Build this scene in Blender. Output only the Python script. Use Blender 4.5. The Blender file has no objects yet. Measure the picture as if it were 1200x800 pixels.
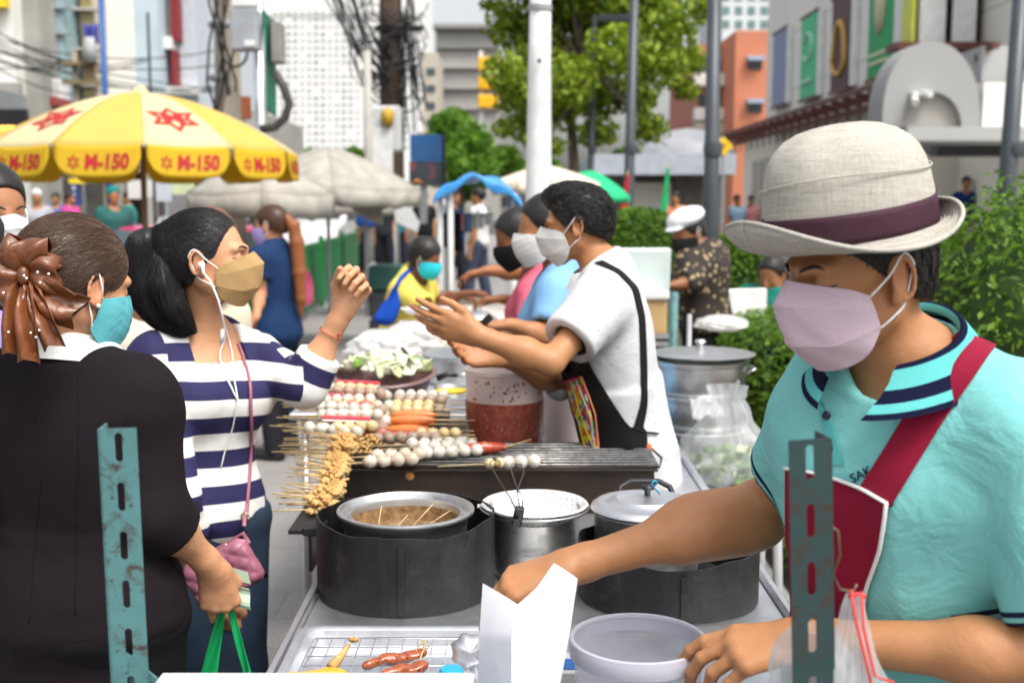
import bpy, math, random
import numpy as np
from mathutils import Vector, Matrix
from mathutils.bvhtree import BVHTree
random.seed(7); RNG = np.random.default_rng(7)
PI = math.pi
scene = bpy.context.scene
COL = scene.collection
H = 1.55; FPX = 1350.0; PITCH = 0.118
cp, sp_ = math.cos(PITCH), math.sin(PITCH)
def ray(u, v):
    x = (u-600)/FPX; yu = (400-v)/FPX
    return np.array([x, cp+yu*sp_, -sp_+yu*cp])
def P(u, v, d):            # a point of the place seen at photo pixel (u, v), d metres down the street
    r = ray(u, v); return np.array([0,0,H]) + r*(d/r[1])
def PZ(u, v, z):           # the same, on the level z
    r = ray(u, v); return np.array([0,0,H]) + r*((z-H)/r[2])
def A(*a): return np.array(a, dtype=float)
def unit(v): v = np.asarray(v, float); return v/(np.linalg.norm(v)+1e-12)

# ------------------------------------------------------------ noise
def _hash(i, j, k):
    n = (i*374761393 + j*668265263 + k*1274126177) & 0xffffffff
    n = ((n ^ (n >> 13))*1103515245) & 0xffffffff
    return ((n ^ (n >> 16)) & 0xffff)/65535.0
def vnoise(p, f=1.0, seed=0):
    q = np.asarray(p)*f + seed*17.3
    i = np.floor(q).astype(np.int64); w = q-i; w = w*w*(3-2*w)
    r = 0
    for a in (0,1):
        for b in (0,1):
            for c in (0,1):
                wt = (w[:,0] if a else 1-w[:,0])*(w[:,1] if b else 1-w[:,1])*(w[:,2] if c else 1-w[:,2])
                r = r + wt*_hash(i[:,0]+a, i[:,1]+b, i[:,2]+c)
    return r*2-1
def fbm(p, f=1.0, o=3, seed=0):
    r = 0; a = 1
    for k in range(o): r = r + a*vnoise(p, f*2**k, seed+k); a *= .5
    return r/1.75

# ------------------------------------------------------------ linking
def link(o, parent=None):
    COL.objects.link(o)
    if parent is not None: o.parent = parent
    return o
def tag(o, label=None, cat=None, group=None, kind=None):
    if label: o['label'] = label
    if cat: o['category'] = cat
    if group: o['group'] = group
    if kind: o['kind'] = kind
    return o
def empty(name, loc=(0,0,0), rz=0):
    o = bpy.data.objects.new(name, None); o.empty_display_size = .1
    o.location = [float(c) for c in loc]; o.rotation_euler = (0,0,rz)
    return link(o)
def mk(name, V, F, mats, parent=None, smooth=True, mi=None, attrs=None, cattrs=None, loc=None):
    """V world coordinates; F quads/tris as list or (n,4)/(n,3) array"""
    V = np.asarray(V, dtype=np.float64).reshape(-1,3)
    base = np.zeros(3)
    if parent is not None:
        r = parent
        while r.parent is not None: r = r.parent
        base = np.array(r.location)
        if r.rotation_euler.z: 
            base = np.zeros(3)
        # parts keep identity local transforms under their root
    elif loc is not None: base = np.asarray(loc, float)
    V = V-base
    me = bpy.data.meshes.new(name)
    if isinstance(F, np.ndarray):
        n, s = F.shape
        me.vertices.add(len(V)); me.vertices.foreach_set('co', V.astype(np.float32).ravel())
        me.loops.add(n*s); me.loops.foreach_set('vertex_index', F.astype(np.int32).ravel())
        me.polygons.add(n); me.polygons.foreach_set('loop_start', np.arange(0, n*s, s, dtype=np.int32))
        me.update(calc_edges=True)
    else:
        me.from_pydata([tuple(v) for v in V], [], [tuple(int(i) for i in f) for f in F])
    if not isinstance(mats, (list, tuple)): mats = [mats]
    for m in mats: me.materials.append(m)
    if mi is not None: me.polygons.foreach_set('material_index', np.asarray(mi, dtype=np.int32))
    me.polygons.foreach_set('use_smooth', np.full(len(me.polygons), bool(smooth)))
    for k, a in (attrs or {}).items():
        at = me.attributes.new(k, 'FLOAT', 'POINT'); at.data.foreach_set('value', np.asarray(a, np.float32))
    for k, a in (cattrs or {}).items():
        at = me.attributes.new(k, 'FLOAT_COLOR', 'POINT')
        a = np.asarray(a, np.float32); a = np.concatenate([a, np.ones((len(a),1), np.float32)], 1)
        at.data.foreach_set('color', a.ravel())
    me.validate(); me.update()
    o = bpy.data.objects.new(name, me)
    if parent is None and loc is not None: o.location = [float(c) for c in loc]
    return link(o, parent)

# ------------------------------------------------------------ simple shape collector
def frame(d, hint=(0,0,1)):
    d = unit(d); h = np.asarray(hint, float)
    if abs(np.dot(d, unit(h))) > .97: h = np.array([1.,0,0]) if abs(d[0]) < .8 else np.array([0,1.,0])
    a = unit(np.cross(d, h)); b = np.cross(a, d)
    return a, b, d
class MB:
    def __init__(s): s.V=[]; s.F=[]; s.M=[]
    def add(s, V, F, m=0):
        n = len(s.V); s.V += [tuple(v) for v in V]; s.F += [tuple(i+n for i in f) for f in F]; s.M += [m]*len(F); return s
    def box(s, lo, hi, m=0, bev=0.0):
        lo = np.minimum(lo, hi)*1.0; hi2 = np.maximum(lo, hi)*1.0
        return s.obox((np.asarray(lo)+hi2)/2, (1,0,0), (0,1,0), (0,0,1), (np.asarray(hi2)-lo)/2, m, bev)
    def obox(s, c, ax, ay, az, h, m=0, bev=0.0):
        c = np.asarray(c, float); ax, ay, az = unit(ax), unit(ay), unit(az)
        if bev <= 0:
            V = [c+ax*h[0]*i+ay*h[1]*j+az*h[2]*k for k in (-1,1) for j in (-1,1) for i in (-1,1)]
            F = [(0,2,3,1),(4,5,7,6),(0,1,5,4),(2,6,7,3),(0,4,6,2),(1,3,7,5)]
            return s.add(V, F, m)
        b = min(bev, min(h)*.9)
        V=[]; idx={}
        for k in (-1,1):
            for j in (-1,1):
                for i in (-1,1):
                    for a in range(3):
                        hh = [h[0]-b, h[1]-b, h[2]-b]; hh[a] = h[a]
                        idx[(i,j,k,a)] = len(V); V.append(c+ax*hh[0]*i+ay*hh[1]*j+az*hh[2]*k)
        F=[]
        for a in range(3):
            o1, o2 = (a+1)%3, (a+2)%3
            for sg in (-1,1):
                q=[]
                for (p, r) in ((-1,-1),(1,-1),(1,1),(-1,1)):
                    t=[0,0,0]; t[a]=sg; t[o1]=p; t[o2]=r; q.append(idx[(*t,a)])
                F.append(tuple(q if sg>0 else q[::-1]))
        for a in range(3):
            o1, o2 = (a+1)%3, (a+2)%3
            for p in (-1,1):
                for r in (-1,1):
                    q=[]
                    for (sg, f) in ((-1,o1),(1,o1),(1,o2),(-1,o2)):
                        t=[0,0,0]; t[a]=sg; t[o1]=p; t[o2]=r; q.append(idx[(*t,f)])
                    F.append(tuple(q if p*r>0 else q[::-1]))
        for k in (-1,1):
            for j in (-1,1):
                for i in (-1,1):
                    q=[idx[(i,j,k,0)], idx[(i,j,k,1)], idx[(i,j,k,2)]]
                    F.append(tuple(q if i*j*k>0 else q[::-1]))
        return s.add(V, F, m)
    def tube(s, pts, rad, seg=10, m=0, caps=True, flat=1.0, hint=(0,0,1)):
        pts = [np.asarray(p, float) for p in pts]
        if not hasattr(rad, '__len__'): rad = [rad]*len(pts)
        V=[]; F=[]; n=len(pts); a0=None
        for i, p in enumerate(pts):
            d = pts[min(i+1,n-1)]-pts[max(i-1,0)]
            a, b, _ = frame(d, hint)
            if a0 is not None:      # keep the frame from twisting
                a = unit(a0-np.dot(a0, unit(d))*unit(d)); b = np.cross(a, unit(d))
            a0 = a
            for j in range(seg):
                t = 2*PI*j/seg; V.append(p+a*rad[i]*math.cos(t)+b*rad[i]*math.sin(t)*flat)
        for i in range(n-1):
            for j in range(seg):
                k=(j+1)%seg; F.append((i*seg+j, (i+1)*seg+j, (i+1)*seg+k, i*seg+k))
        if caps: F.append(tuple(range(seg))); F.append(tuple(range((n-1)*seg+seg-1, (n-1)*seg-1, -1)))
        return s.add(V, F, m)
    def lathe(s, prof, c=(0,0,0), seg=32, m=0, axis=(0,0,1), sx=1, sy=1, fn=None, caps=False):
        a, b, d = frame(axis, (0,1,0)) if abs(np.dot(unit(axis),(0,0,1)))<.99 else (A(1,0,0),A(0,1,0),A(0,0,1))
        c = np.asarray(c, float); V=[]; F=[]; n=len(prof)
        for (r, z) in prof:
            for j in range(seg):
                t=2*PI*j/seg; rr = r*(fn(t, z) if fn else 1)
                V.append(c+a*rr*math.cos(t)*sx+b*rr*math.sin(t)*sy+d*z)
        for i in range(n-1):
            for j in range(seg):
                k=(j+1)%seg; F.append((i*seg+j, i*seg+k, (i+1)*seg+k, (i+1)*seg+j))
        if caps and prof[0][0] > 1e-6: F.append(tuple(range(seg-1,-1,-1)))
        if caps and prof[-1][0] > 1e-6: F.append(tuple(range((n-1)*seg, n*seg)))
        return s.add(V, F, m)
    def ell(s, c, r, m=0, seg=14, rings=8, ax=(1,0,0), ay=(0,1,0), az=(0,0,1)):
        c=np.asarray(c,float); ax,ay,az=unit(ax),unit(ay),unit(az)
        if not hasattr(r,'__len__'): r=(r,r,r)
        V=[c-az*r[2]]; F=[]
        for i in range(1,rings):
            ph=PI*i/rings-PI/2
            for j in range(seg):
                t=2*PI*j/seg; V.append(c+ax*r[0]*math.cos(ph)*math.cos(t)+ay*r[1]*math.cos(ph)*math.sin(t)+az*r[2]*math.sin(ph))
        V.append(c+az*r[2]); L=len(V)-1
        for j in range(seg):
            k=(j+1)%seg; F.append((0,1+k,1+j)); F.append((L,1+(rings-2)*seg+j,1+(rings-2)*seg+k))
            for i in range(rings-2): F.append((1+i*seg+j,1+i*seg+k,1+(i+1)*seg+k,1+(i+1)*seg+j))
        return s.add(V,F,m)
    def grid(s, fn, nu, nv, m=0, closed_u=False, thick=0.0):
        """a sheet fn(u,v)->point, u,v in 0..1; thick gives it two skins"""
        G = np.array([[fn(i/nu, j/nv) for j in range(nv+1)] for i in range(nu+1)], float)
        def quads(off, rev):
            F=[]
            for i in range(nu):
                for j in range(nv):
                    q=(off+i*(nv+1)+j, off+(i+1)*(nv+1)+j, off+(i+1)*(nv+1)+j+1, off+i*(nv+1)+j+1)
                    F.append(q[::-1] if rev else q)
            return F
        if not thick: return s.add(G.reshape(-1,3), quads(0, False), m)
        du = np.gradient(G, axis=0); dv = np.gradient(G, axis=1)
        N = np.cross(du, dv); N /= (np.linalg.norm(N, axis=2, keepdims=True)+1e-9)
        G1=(G+N*thick/2).reshape(-1,3); G2=(G-N*thick/2).reshape(-1,3); n=len(G1)
        F=quads(0,False)+quads(n,True)
        rim=[i*(nv+1) for i in range(nu+1)]+[nu*(nv+1)+j for j in range(1,nv+1)]+[i*(nv+1)+nv for i in range(nu-1,-1,-1)]+[j for j in range(nv-1,0,-1)]
        for a,b in zip(rim, rim[1:]+rim[:1]): F.append((b,a,a+n,b+n))
        return s.add(np.concatenate([G1,G2]), F, m)
    def prism(s, poly, o, ax, ay, depth, m=0):
        """poly of (x,y) in plane o+ax*x+ay*y, given thickness depth along ax x ay"""
        ax,ay=np.asarray(ax,float),np.asarray(ay,float); n=unit(np.cross(ax,ay)); o=np.asarray(o,float)
        k=len(poly); V=[o+ax*x+ay*y for x,y in poly]+[o+ax*x+ay*y+n*depth for x,y in poly]
        F=[tuple(range(k-1,-1,-1)), tuple(range(k,2*k))]+[(i,(i+1)%k,(i+1)%k+k,i+k) for i in range(k)]
        return s.add(V,F,m)
    def build(s, name, mats, parent=None, smooth=False, loc=None):
        return mk(name, s.V, s.F, mats, parent, smooth, s.M, loc=loc)
def auto_smooth(o, ang=35):
    me=o.data
    me.polygons.foreach_set('use_smooth', np.full(len(me.polygons), True))
    try: me.set_sharp_from_angle(angle=math.radians(ang))
    except Exception: pass
    return o

# ------------------------------------------------------------ implicit surfaces: one continuous skin from joints
class Prim:
    def __init__(s, fn, lo, hi, k, op='u'): s.fn=fn; s.lo=np.asarray(lo,float); s.hi=np.asarray(hi,float); s.k=k; s.op=op
def cap(a, b, ra, rb=None, k=.02, op='u'):
    a=np.asarray(a,float); b=np.asarray(b,float); rb = ra if rb is None else rb
    ab=b-a; L2=float(ab@ab)+1e-12
    def fn(x,y,z):
        px,py,pz=x-a[0],y-a[1],z-a[2]
        t=np.clip((px*ab[0]+py*ab[1]+pz*ab[2])/L2,0,1)
        return np.sqrt((px-ab[0]*t)**2+(py-ab[1]*t)**2+(pz-ab[2]*t)**2)-(ra+(rb-ra)*t)
    R=max(ra,rb); return Prim(fn, np.minimum(a,b)-R, np.maximum(a,b)+R, k, op)
def chain(pts, rad, k=.02, op='u'):
    return [cap(pts[i],pts[i+1],rad[i],rad[i+1],k if i==0 else min(k,.015),op) for i in range(len(pts)-1)]
def ell(c, r, X=(1,0,0), Y=(0,1,0), Z=(0,0,1), k=.02, op='u'):
    c=np.asarray(c,float); X,Y,Z=unit(X),unit(Y),unit(Z); m=min(r); R=max(r)
    def fn(x,y,z):
        px,py,pz=x-c[0],y-c[1],z-c[2]
        a=(px*X[0]+py*X[1]+pz*X[2])/r[0]; b=(px*Y[0]+py*Y[1]+pz*Y[2])/r[1]; d=(px*Z[0]+py*Z[1]+pz*Z[2])/r[2]
        k0=np.sqrt(a*a+b*b+d*d); k1=np.sqrt((a/r[0])**2+(b/r[1])**2+(d/r[2])**2)
        return k0*(k0-1)/(k1+1e-6)
    return Prim(fn, c-R, c+R, k, op)
def spl(ts, vs, n=48):
    ts=np.asarray(ts,float); vs=np.asarray(vs,float); m=np.gradient(vs, ts); T=np.linspace(ts[0],ts[-1],n)
    i=np.clip(np.searchsorted(ts,T,side='right')-1,0,len(ts)-2); h=ts[i+1]-ts[i]; u=(T-ts[i])/h
    return T, (2*u**3-3*u**2+1)*vs[i]+(u**3-2*u**2+u)*h*m[i]+(-2*u**3+3*u**2)*vs[i+1]+(u**3-u**2)*h*m[i+1]
def loft(a, b, side, secs, k=.03, e=2.2, op='u', cap_k=.03):
    """sections (t, off_side, off_front, half_side, half_front) from a to b; front = side x axis"""
    a=np.asarray(a,float); b=np.asarray(b,float); L=np.linalg.norm(b-a); U=(b-a)/L
    S=np.asarray(side,float); S=unit(S-U*(S@U)); Fw=np.cross(S,U)
    ts=[s[0] for s in secs]; tb=[spl(ts,[s[i] for s in secs]) for i in (1,2,3,4)]
    def fn(x,y,z):
        px,py,pz=x-a[0],y-a[1],z-a[2]
        h=px*U[0]+py*U[1]+pz*U[2]; t=h/L
        s=px*S[0]+py*S[1]+pz*S[2]; f=px*Fw[0]+py*Fw[1]+pz*Fw[2]
        os_,of,hs,hf=[np.interp(t,T,W) for T,W in tb]
        q=(np.abs((s-os_)/hs)**e+np.abs((f-of)/hf)**e)**(1/e)
        d=(q-1)*np.minimum(hs,hf)
        c=np.maximum(L*ts[0]-h,h-L*ts[-1])
        hh=np.maximum(cap_k-np.abs(d-c),0)/cap_k
        return np.maximum(d,c)+hh*hh*cap_k/4
    R=max(max(abs(s[1])+s[3],abs(s[2])+s[4]) for s in secs)
    c0=a+U*L*ts[0]; c1=a+U*L*ts[-1]; ext=np.abs(S)*max(abs(s[1])+s[3] for s in secs)+np.abs(Fw)*max(abs(s[2])+s[4] for s in secs)
    return Prim(fn, np.minimum(c0,c1)-ext, np.maximum(c0,c1)+ext, k, op)
def plane(p, n, k=.002):     # cuts away the side n points to
    p=np.asarray(p,float); n=unit(n)
    return Prim(lambda x,y,z: -((x-p[0])*n[0]+(y-p[1])*n[1]+(z-p[2])*n[2]), [-99]*3, [99]*3, k, 's')
def _eval(prims, lo, hi, res):
    n=np.maximum(np.ceil((hi-lo)/res).astype(int)+1, 2)
    ax=[(lo[i]+res*np.arange(n[i])).astype(np.float32) for i in range(3)]
    F=np.full(tuple(n), .3, np.float32)
    for p in prims:
        m=p.k+2.5*res
        i0=np.clip(np.floor((p.lo-m-lo)/res).astype(int),0,n); i1=np.clip(np.ceil((p.hi+m-lo)/res).astype(int)+1,0,n)
        if np.any(i1<=i0): continue
        sl=tuple(slice(i0[i],i1[i]) for i in range(3))
        d=p.fn(ax[0][sl[0]][:,None,None], ax[1][sl[1]][None,:,None], ax[2][sl[2]][None,None,:]).astype(np.float32)
        cur=F[sl]
        if p.op=='u':
            h=np.maximum(p.k-np.abs(cur-d),0); F[sl]=np.minimum(cur,d)-h*h/(4*p.k+1e-9)
        elif p.op=='s':
            d=-d; h=np.maximum(p.k-np.abs(cur-d),0); F[sl]=np.maximum(cur,d)+h*h/(4*p.k+1e-9)
    return F
def _nets(F, lo, res):
    S=F<0
    c=[S[a:F.shape[0]-1+a, b:F.shape[1]-1+b, d:F.shape[2]-1+d] for a in (0,1) for b in (0,1) for d in (0,1)]
    al=c[0].copy(); an=c[0].copy()
    for q in c[1:]: al&=q; an|=q
    act=an&~al; I=np.argwhere(act)
    if len(I)==0: return np.zeros((0,3)), np.zeros((0,4),int)
    idx=np.full(act.shape,-1,np.int32); idx[act]=np.arange(len(I))
    co=[(a,b,d) for a in (0,1) for b in (0,1) for d in (0,1)]
    val=np.stack([F[I[:,0]+a,I[:,1]+b,I[:,2]+d] for a,b,d in co],1)
    acc=np.zeros((len(I),3)); cnt=np.zeros(len(I))
    for i in range(8):
        for j in range(i+1,8):
            df=np.array(co[j])-np.array(co[i])
            if np.abs(df).sum()!=1: continue
            m=(val[:,i]<0)!=(val[:,j]<0); t=val[m,i]/(val[m,i]-val[m,j])
            acc[m]+=np.array(co[i])+t[:,None]*df; cnt[m]+=1
    V=lo+res*(I+acc/cnt[:,None])
    Q=[]
    for axn in range(3):
        o1,o2=[(1,2),(2,0),(0,1)][axn]
        s0=[slice(None)]*3; s1=[slice(None)]*3; s0[axn]=slice(0,-1); s1[axn]=slice(1,None)
        a,b=S[tuple(s0)],S[tuple(s1)]; E=np.argwhere(a!=b)
        ok=(E[:,o1]>0)&(E[:,o2]>0)&(E[:,o1]<F.shape[o1]-1)&(E[:,o2]<F.shape[o2]-1); E=E[ok]
        fl=a[E[:,0],E[:,1],E[:,2]]
        def at(d1,d2):
            T=E.copy(); T[:,o1]-=d1; T[:,o2]-=d2; return idx[T[:,0],T[:,1],T[:,2]]
        q=np.stack([at(1,1),at(0,1),at(0,0),at(1,0)],1)
        q[~fl]=q[~fl][:,::-1]; Q.append(q)
    return V, np.concatenate(Q)
def solid(prims, res, fine=(), clip=None):
    """fine: boxes (lo, hi, res) meshed more finely as part of the same skin"""
    fl=[]
    for p in prims: fl += p if isinstance(p, list) else [p]
    us=[p for p in fl if p.op=='u']
    lo=np.min([p.lo for p in us],0)-3*res; hi=np.max([p.hi for p in us],0)+3*res
    if clip is not None: lo=np.maximum(lo,clip[0]); hi=np.minimum(hi,clip[1])
    F=_eval(fl,lo,hi,res); V,Q=_nets(F,lo,res); del F
    for (a,b,r) in fine:
        a=np.asarray(a,float); b=np.asarray(b,float); c=V[Q].mean(1)
        inside=np.all((c>a+res*.6)&(c<b-res*.6),1); Q=Q[~inside]
        F=_eval(fl,a,b,r); V2,Q2=_nets(F,a,r); Q=np.concatenate([Q,Q2+len(V)]); V=np.concatenate([V,V2]); del F
    used=np.zeros(len(V),bool); used[Q.ravel()]=True; re=np.cumsum(used)-1
    return V[used], re[Q]
def vnormals(V,Q):
    n=np.cross(V[Q[:,2]]-V[Q[:,0]], V[Q[:,3]]-V[Q[:,1]]); N=np.zeros_like(V)
    for i in range(4): np.add.at(N,Q[:,i],n)
    return N/(np.linalg.norm(N,axis=1,keepdims=True)+1e-12)
def segdist(V,a,b):
    a=np.asarray(a,float); b=np.asarray(b,float); ab=b-a; t=np.clip((V-a)@ab/(ab@ab),0,1)
    return np.linalg.norm(V-a-t[:,None]*ab,axis=1), t
def folds(V, N, amp=.004, f=9, seed=1, stretch=(1,1,.35)):
    p=V*np.asarray(stretch)
    w=p+.05*np.stack([vnoise(p,5,seed),vnoise(p,5,seed+5),vnoise(p,5,seed+9)],1)
    r=1-np.abs(vnoise(w,f,seed+2))*2; r2=vnoise(w,f*2.1,seed+3)
    return V+N*((r*.7+r2*.3)*amp)[:,None]
def fast_text(s, size=1.0, bold=.0, shear=0.0, align='CENTER'):
    cu=bpy.data.curves.new('t','FONT'); cu.body=s; cu.size=size; cu.offset=bold; cu.shear=shear
    cu.align_x=align; cu.align_y='CENTER'; cu.resolution_u=3; cu.fill_mode='BOTH'
    o=bpy.data.objects.new('t',cu); COL.objects.link(o)
    dg=bpy.context.evaluated_depsgraph_get(); me=bpy.data.meshes.new_from_object(o.evaluated_get(dg))
    V=[tuple(v.co) for v in me.vertices]; F=[tuple(p.vertices) for p in me.polygons]
    bpy.data.objects.remove(o); bpy.data.meshes.remove(me); bpy.data.curves.remove(cu)
    return V,F
def put_text(mb, s, c, right, up, size, m=0, depth=.001, bold=0.0, shear=0.0, wmax=None, align='CENTER'):
    V,F=fast_text(s,1.0,bold,shear,align)
    if not V: return
    right,up=unit(right),unit(up); n=np.cross(right,up)
    w=max(v[0] for v in V)-min(v[0] for v in V); sx=size
    if wmax and w*size>wmax: sx=wmax/w
    mb.add([np.asarray(c)+right*v[0]*sx+up*v[1]*size+n*depth for v in V],F,m)
# ============================================================ materials
def rgb(h):   # '#rrggbb' as seen in daylight -> linear
    h=h.lstrip('#'); v=[int(h[i:i+2],16)/255 for i in (0,2,4)]
    return tuple(((c+.055)/1.055)**2.4 if c>.04045 else c/12.92 for c in v)
class NT:
    def __init__(s, name):
        s.m=bpy.data.materials.new(name); s.m.use_nodes=True; s.t=s.m.node_tree; s.n=s.t.nodes; s.n.clear()
        s.out=s.n.new('ShaderNodeOutputMaterial'); s.b=s.n.new('ShaderNodeBsdfPrincipled'); s.t.links.new(s.b.outputs[0],s.out.inputs[0])
        s._tc=None
    def L(s,a,b): s.t.links.new(a,b)
    def tc(s):
        if s._tc is None: s._tc=s.n.new('ShaderNodeTexCoord')
        return s._tc.outputs['Object']
    def mapping(s, scale=(1,1,1), rot=(0,0,0), src=None):
        q=s.n.new('ShaderNodeMapping'); q.inputs['Scale'].default_value=scale; q.inputs['Rotation'].default_value=rot
        s.L(src or s.tc(), q.inputs[0]); return q.outputs[0]
    def noise(s, scale=5, detail=4, rough=.55, vec=None, dist=0):
        q=s.n.new('ShaderNodeTexNoise'); q.inputs['Scale'].default_value=scale; q.inputs['Detail'].default_value=detail
        q.inputs['Roughness'].default_value=rough; q.inputs['Distortion'].default_value=dist; s.L(vec or s.tc(), q.inputs['Vector']); return q.outputs['Fac']
    def vor(s, scale=5, vec=None, feat='F1', out='Distance', rnd=1):
        q=s.n.new('ShaderNodeTexVoronoi'); q.inputs['Scale'].default_value=scale; q.feature=feat; q.inputs['Randomness'].default_value=rnd; s.L(vec or s.tc(), q.inputs['Vector']); return q.outputs[out]
    def ramp(s, fac, stops, interp='LINEAR'):
        q=s.n.new('ShaderNodeValToRGB'); q.color_ramp.interpolation=interp; e=q.color_ramp.elements
        while len(e)<len(stops): e.new(.5)
        for i,(p,c) in enumerate(stops):
            e[i].position=p; e[i].color=(*(c if hasattr(c,'__len__') else (c,c,c)),1)
        s.L(fac,q.inputs[0]); return q.outputs[0]
    def mix(s, f, a, b, mode='MIX'):
        q=s.n.new('ShaderNodeMix'); q.data_type='RGBA'; q.blend_type=mode
        for inp,v in ((q.inputs[0],f),(q.inputs[6],a),(q.inputs[7],b)):
            if hasattr(v,'is_output') or isinstance(v,bpy.types.NodeSocket): s.L(v,inp)
            elif hasattr(v,'__len__'): inp.default_value=(*v[:3],1)
            else: inp.default_value=v
        return q.outputs[2]
    def math(s, op, a, b=0.0, c=None):
        q=s.n.new('ShaderNodeMath'); q.operation=op
        for i,v in enumerate((a,b) if c is None else (a,b,c)):
            if isinstance(v,bpy.types.NodeSocket): s.L(v,q.inputs[i])
            else: q.inputs[i].default_value=v
        return q.outputs[0]
    def attr(s, name, out='Fac'):
        q=s.n.new('ShaderNodeAttribute'); q.attribute_name=name; return q.outputs[out]
    def sep(s, vec=None):
        q=s.n.new('ShaderNodeSeparateXYZ'); s.L(vec or s.tc(), q.inputs[0]); return q.outputs
    def bump(s, h, strength=.3, dist=.01):
        q=s.n.new('ShaderNodeBump'); q.inputs['Strength'].default_value=strength; q.inputs['Distance'].default_value=dist
        s.L(h,q.inputs['Height'])
        if s.b.inputs['Normal'].is_linked: s.L(s.b.inputs['Normal'].links[0].from_socket, q.inputs['Normal'])
        s.L(q.outputs[0], s.b.inputs['Normal'])
    def set(s, **k):
        M=dict(col='Base Color',rough='Roughness',metal='Metallic',spec='Specular IOR Level',alpha='Alpha',trans='Transmission Weight',ior='IOR',sss='Subsurface Weight',coat='Coat Weight',sheen='Sheen Weight',em='Emission Color',ems='Emission Strength')
        for kk,v in k.items():
            i=s.b.inputs[M[kk]]
            if isinstance(v,bpy.types.NodeSocket): s.L(v,i)
            elif hasattr(v,'__len__'): i.default_value=(*v[:3],1)
            else: i.default_value=v
        return s
_cache={}
def plain(name, col, rough=.6, metal=0, var=.12, vs=6, bump=.15, bs=40, bd=.002, **k):
    if isinstance(col,str): col=rgb(col)
    key=(name,tuple(col),rough)
    if key in _cache: return _cache[key]
    n=NT(name); c2=tuple(max(0,c*(1-var)) for c in col); c3=tuple(min(1,c*(1+var)) for c in col)
    f=n.noise(vs,4); n.set(col=n.ramp(f,[(.3,c2),(.7,c3)]), metal=metal, rough=n.math('MULTIPLY_ADD',f,.2,max(rough-.1,0.02)), **k)
    if bump: n.bump(n.noise(bs,3),bump,bd)
    _cache[key]=n.m; return n.m
def cloth(name, col, rough=.85, weave=900, wr=.35, var=.1, sheen=.0, **k):
    if isinstance(col,str): col=rgb(col)
    n=NT(name); f=n.noise(7,5); c2=tuple(c*(1-var) for c in col); c3=tuple(min(1,c*(1+var)) for c in col)
    g=n.noise(min(weave,380),3,.7); n.set(col=n.mix(.3,n.ramp(f,[(.3,c2),(.7,c3)]),n.ramp(g,[(.3,tuple(c*.7 for c in col)),(.7,tuple(min(1,c*1.2) for c in col))])), rough=rough, sheen=sheen, spec=.15, **k)
    n.bump(n.noise(11,3,dist=1.2),wr,.012); n.bump(n.noise(34,3,dist=.8),wr*.4,.003); n.bump(g,.4,.001)
    return n.m
def skin(name, col, dark=.75, rough=.5):
    if isinstance(col,str): col=rgb(col)
    n=NT(name); f=n.noise(14,5); red=(col[0]*.98,col[1]*.90,col[2]*.86)
    c=n.ramp(f,[(.3,red),(.7,col)])
    a=n.attr('tint','Color')
    c=n.mix(1.0,c,a,'MULTIPLY')
    c=n.mix(n.math('MULTIPLY',n.ramp(n.noise(45,6,.75),[(.42,(0,0,0)),(.7,(1,1,1))]),.28),c,tuple(x*.62 for x in col)); c=n.mix(n.ramp(n.vor(75),[(.03,(.5,.5,.5)),(.06,(0,0,0))]),c,tuple(x*.5 for x in col))
    n.set(col=c, rough=n.math('MULTIPLY_ADD',n.noise(60,3),.3,rough-.14), sss=.05, spec=.42)
    n.b.inputs['Subsurface Radius'].default_value=(.012,.004,.002); n.b.inputs['Subsurface Scale'].default_value=.6
    n.bump(n.noise(22,4,dist=.6),.16,.006)
    n.bump(n.vor(330),.22,.0008); n.bump(n.noise(9,3,dist=1.5),.22,.012)
    return n.m
def hairmat(name, col, hi=None, rough=.38):
    if isinstance(col,str): col=rgb(col)
    n=NT(name); s=n.attr('strand')
    v=n.n.new('ShaderNodeCombineXYZ'); n.L(s,v.inputs[0])
    f=n.noise(.9,4,.65,vec=v.outputs[0]); hi=hi or tuple(c*2.2 for c in col)
    n.set(col=n.ramp(f,[(.3,col),(.75,hi)]), rough=rough, spec=.35)
    n.bump(f,.25,.002)
    return n.m
def metal_worn(name, col=(.62,.62,.6), rough=.3, soot=0.0, vs=6, brushed=None):
    n=NT(name); f=n.noise(vs,6,.65); d=n.noise(2.5*vs,6,.7,dist=.5)
    base=n.ramp(f,[(.3,tuple(c*.75 for c in col)),(.7,col)])
    st=n.ramp(d,[(.5-.35*soot,(0,0,0)),(.75-.3*soot,(1,1,1))])
    n.set(col=n.mix(n.math('MULTIPLY',st,min(1,.25+soot)),base,(.035,.03,.025)), metal=1-.3*soot, rough=n.math('MULTIPLY_ADD',d,.35,rough-.1))
    n.bump(n.noise(30,4) if brushed is None else n.noise(1.0,4,vec=n.mapping(brushed)),.12,.002)
    return n.m
M={}
M['white_paint']=plain('white_paint',(.70,.70,.68),.5)
M['dark_metal']=plain('dark_metal',(.03,.03,.033),.45,.6)
M['stainless']=metal_worn('stainless_steel',(.86,.87,.90),.36,.0,5)
M['alu']=metal_worn('aluminium_pot',(.75,.75,.74),.3,.05,9)
M['alu_sooty']=metal_worn('sooty_aluminium',(.6,.59,.57),.35,.28,9)
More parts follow.
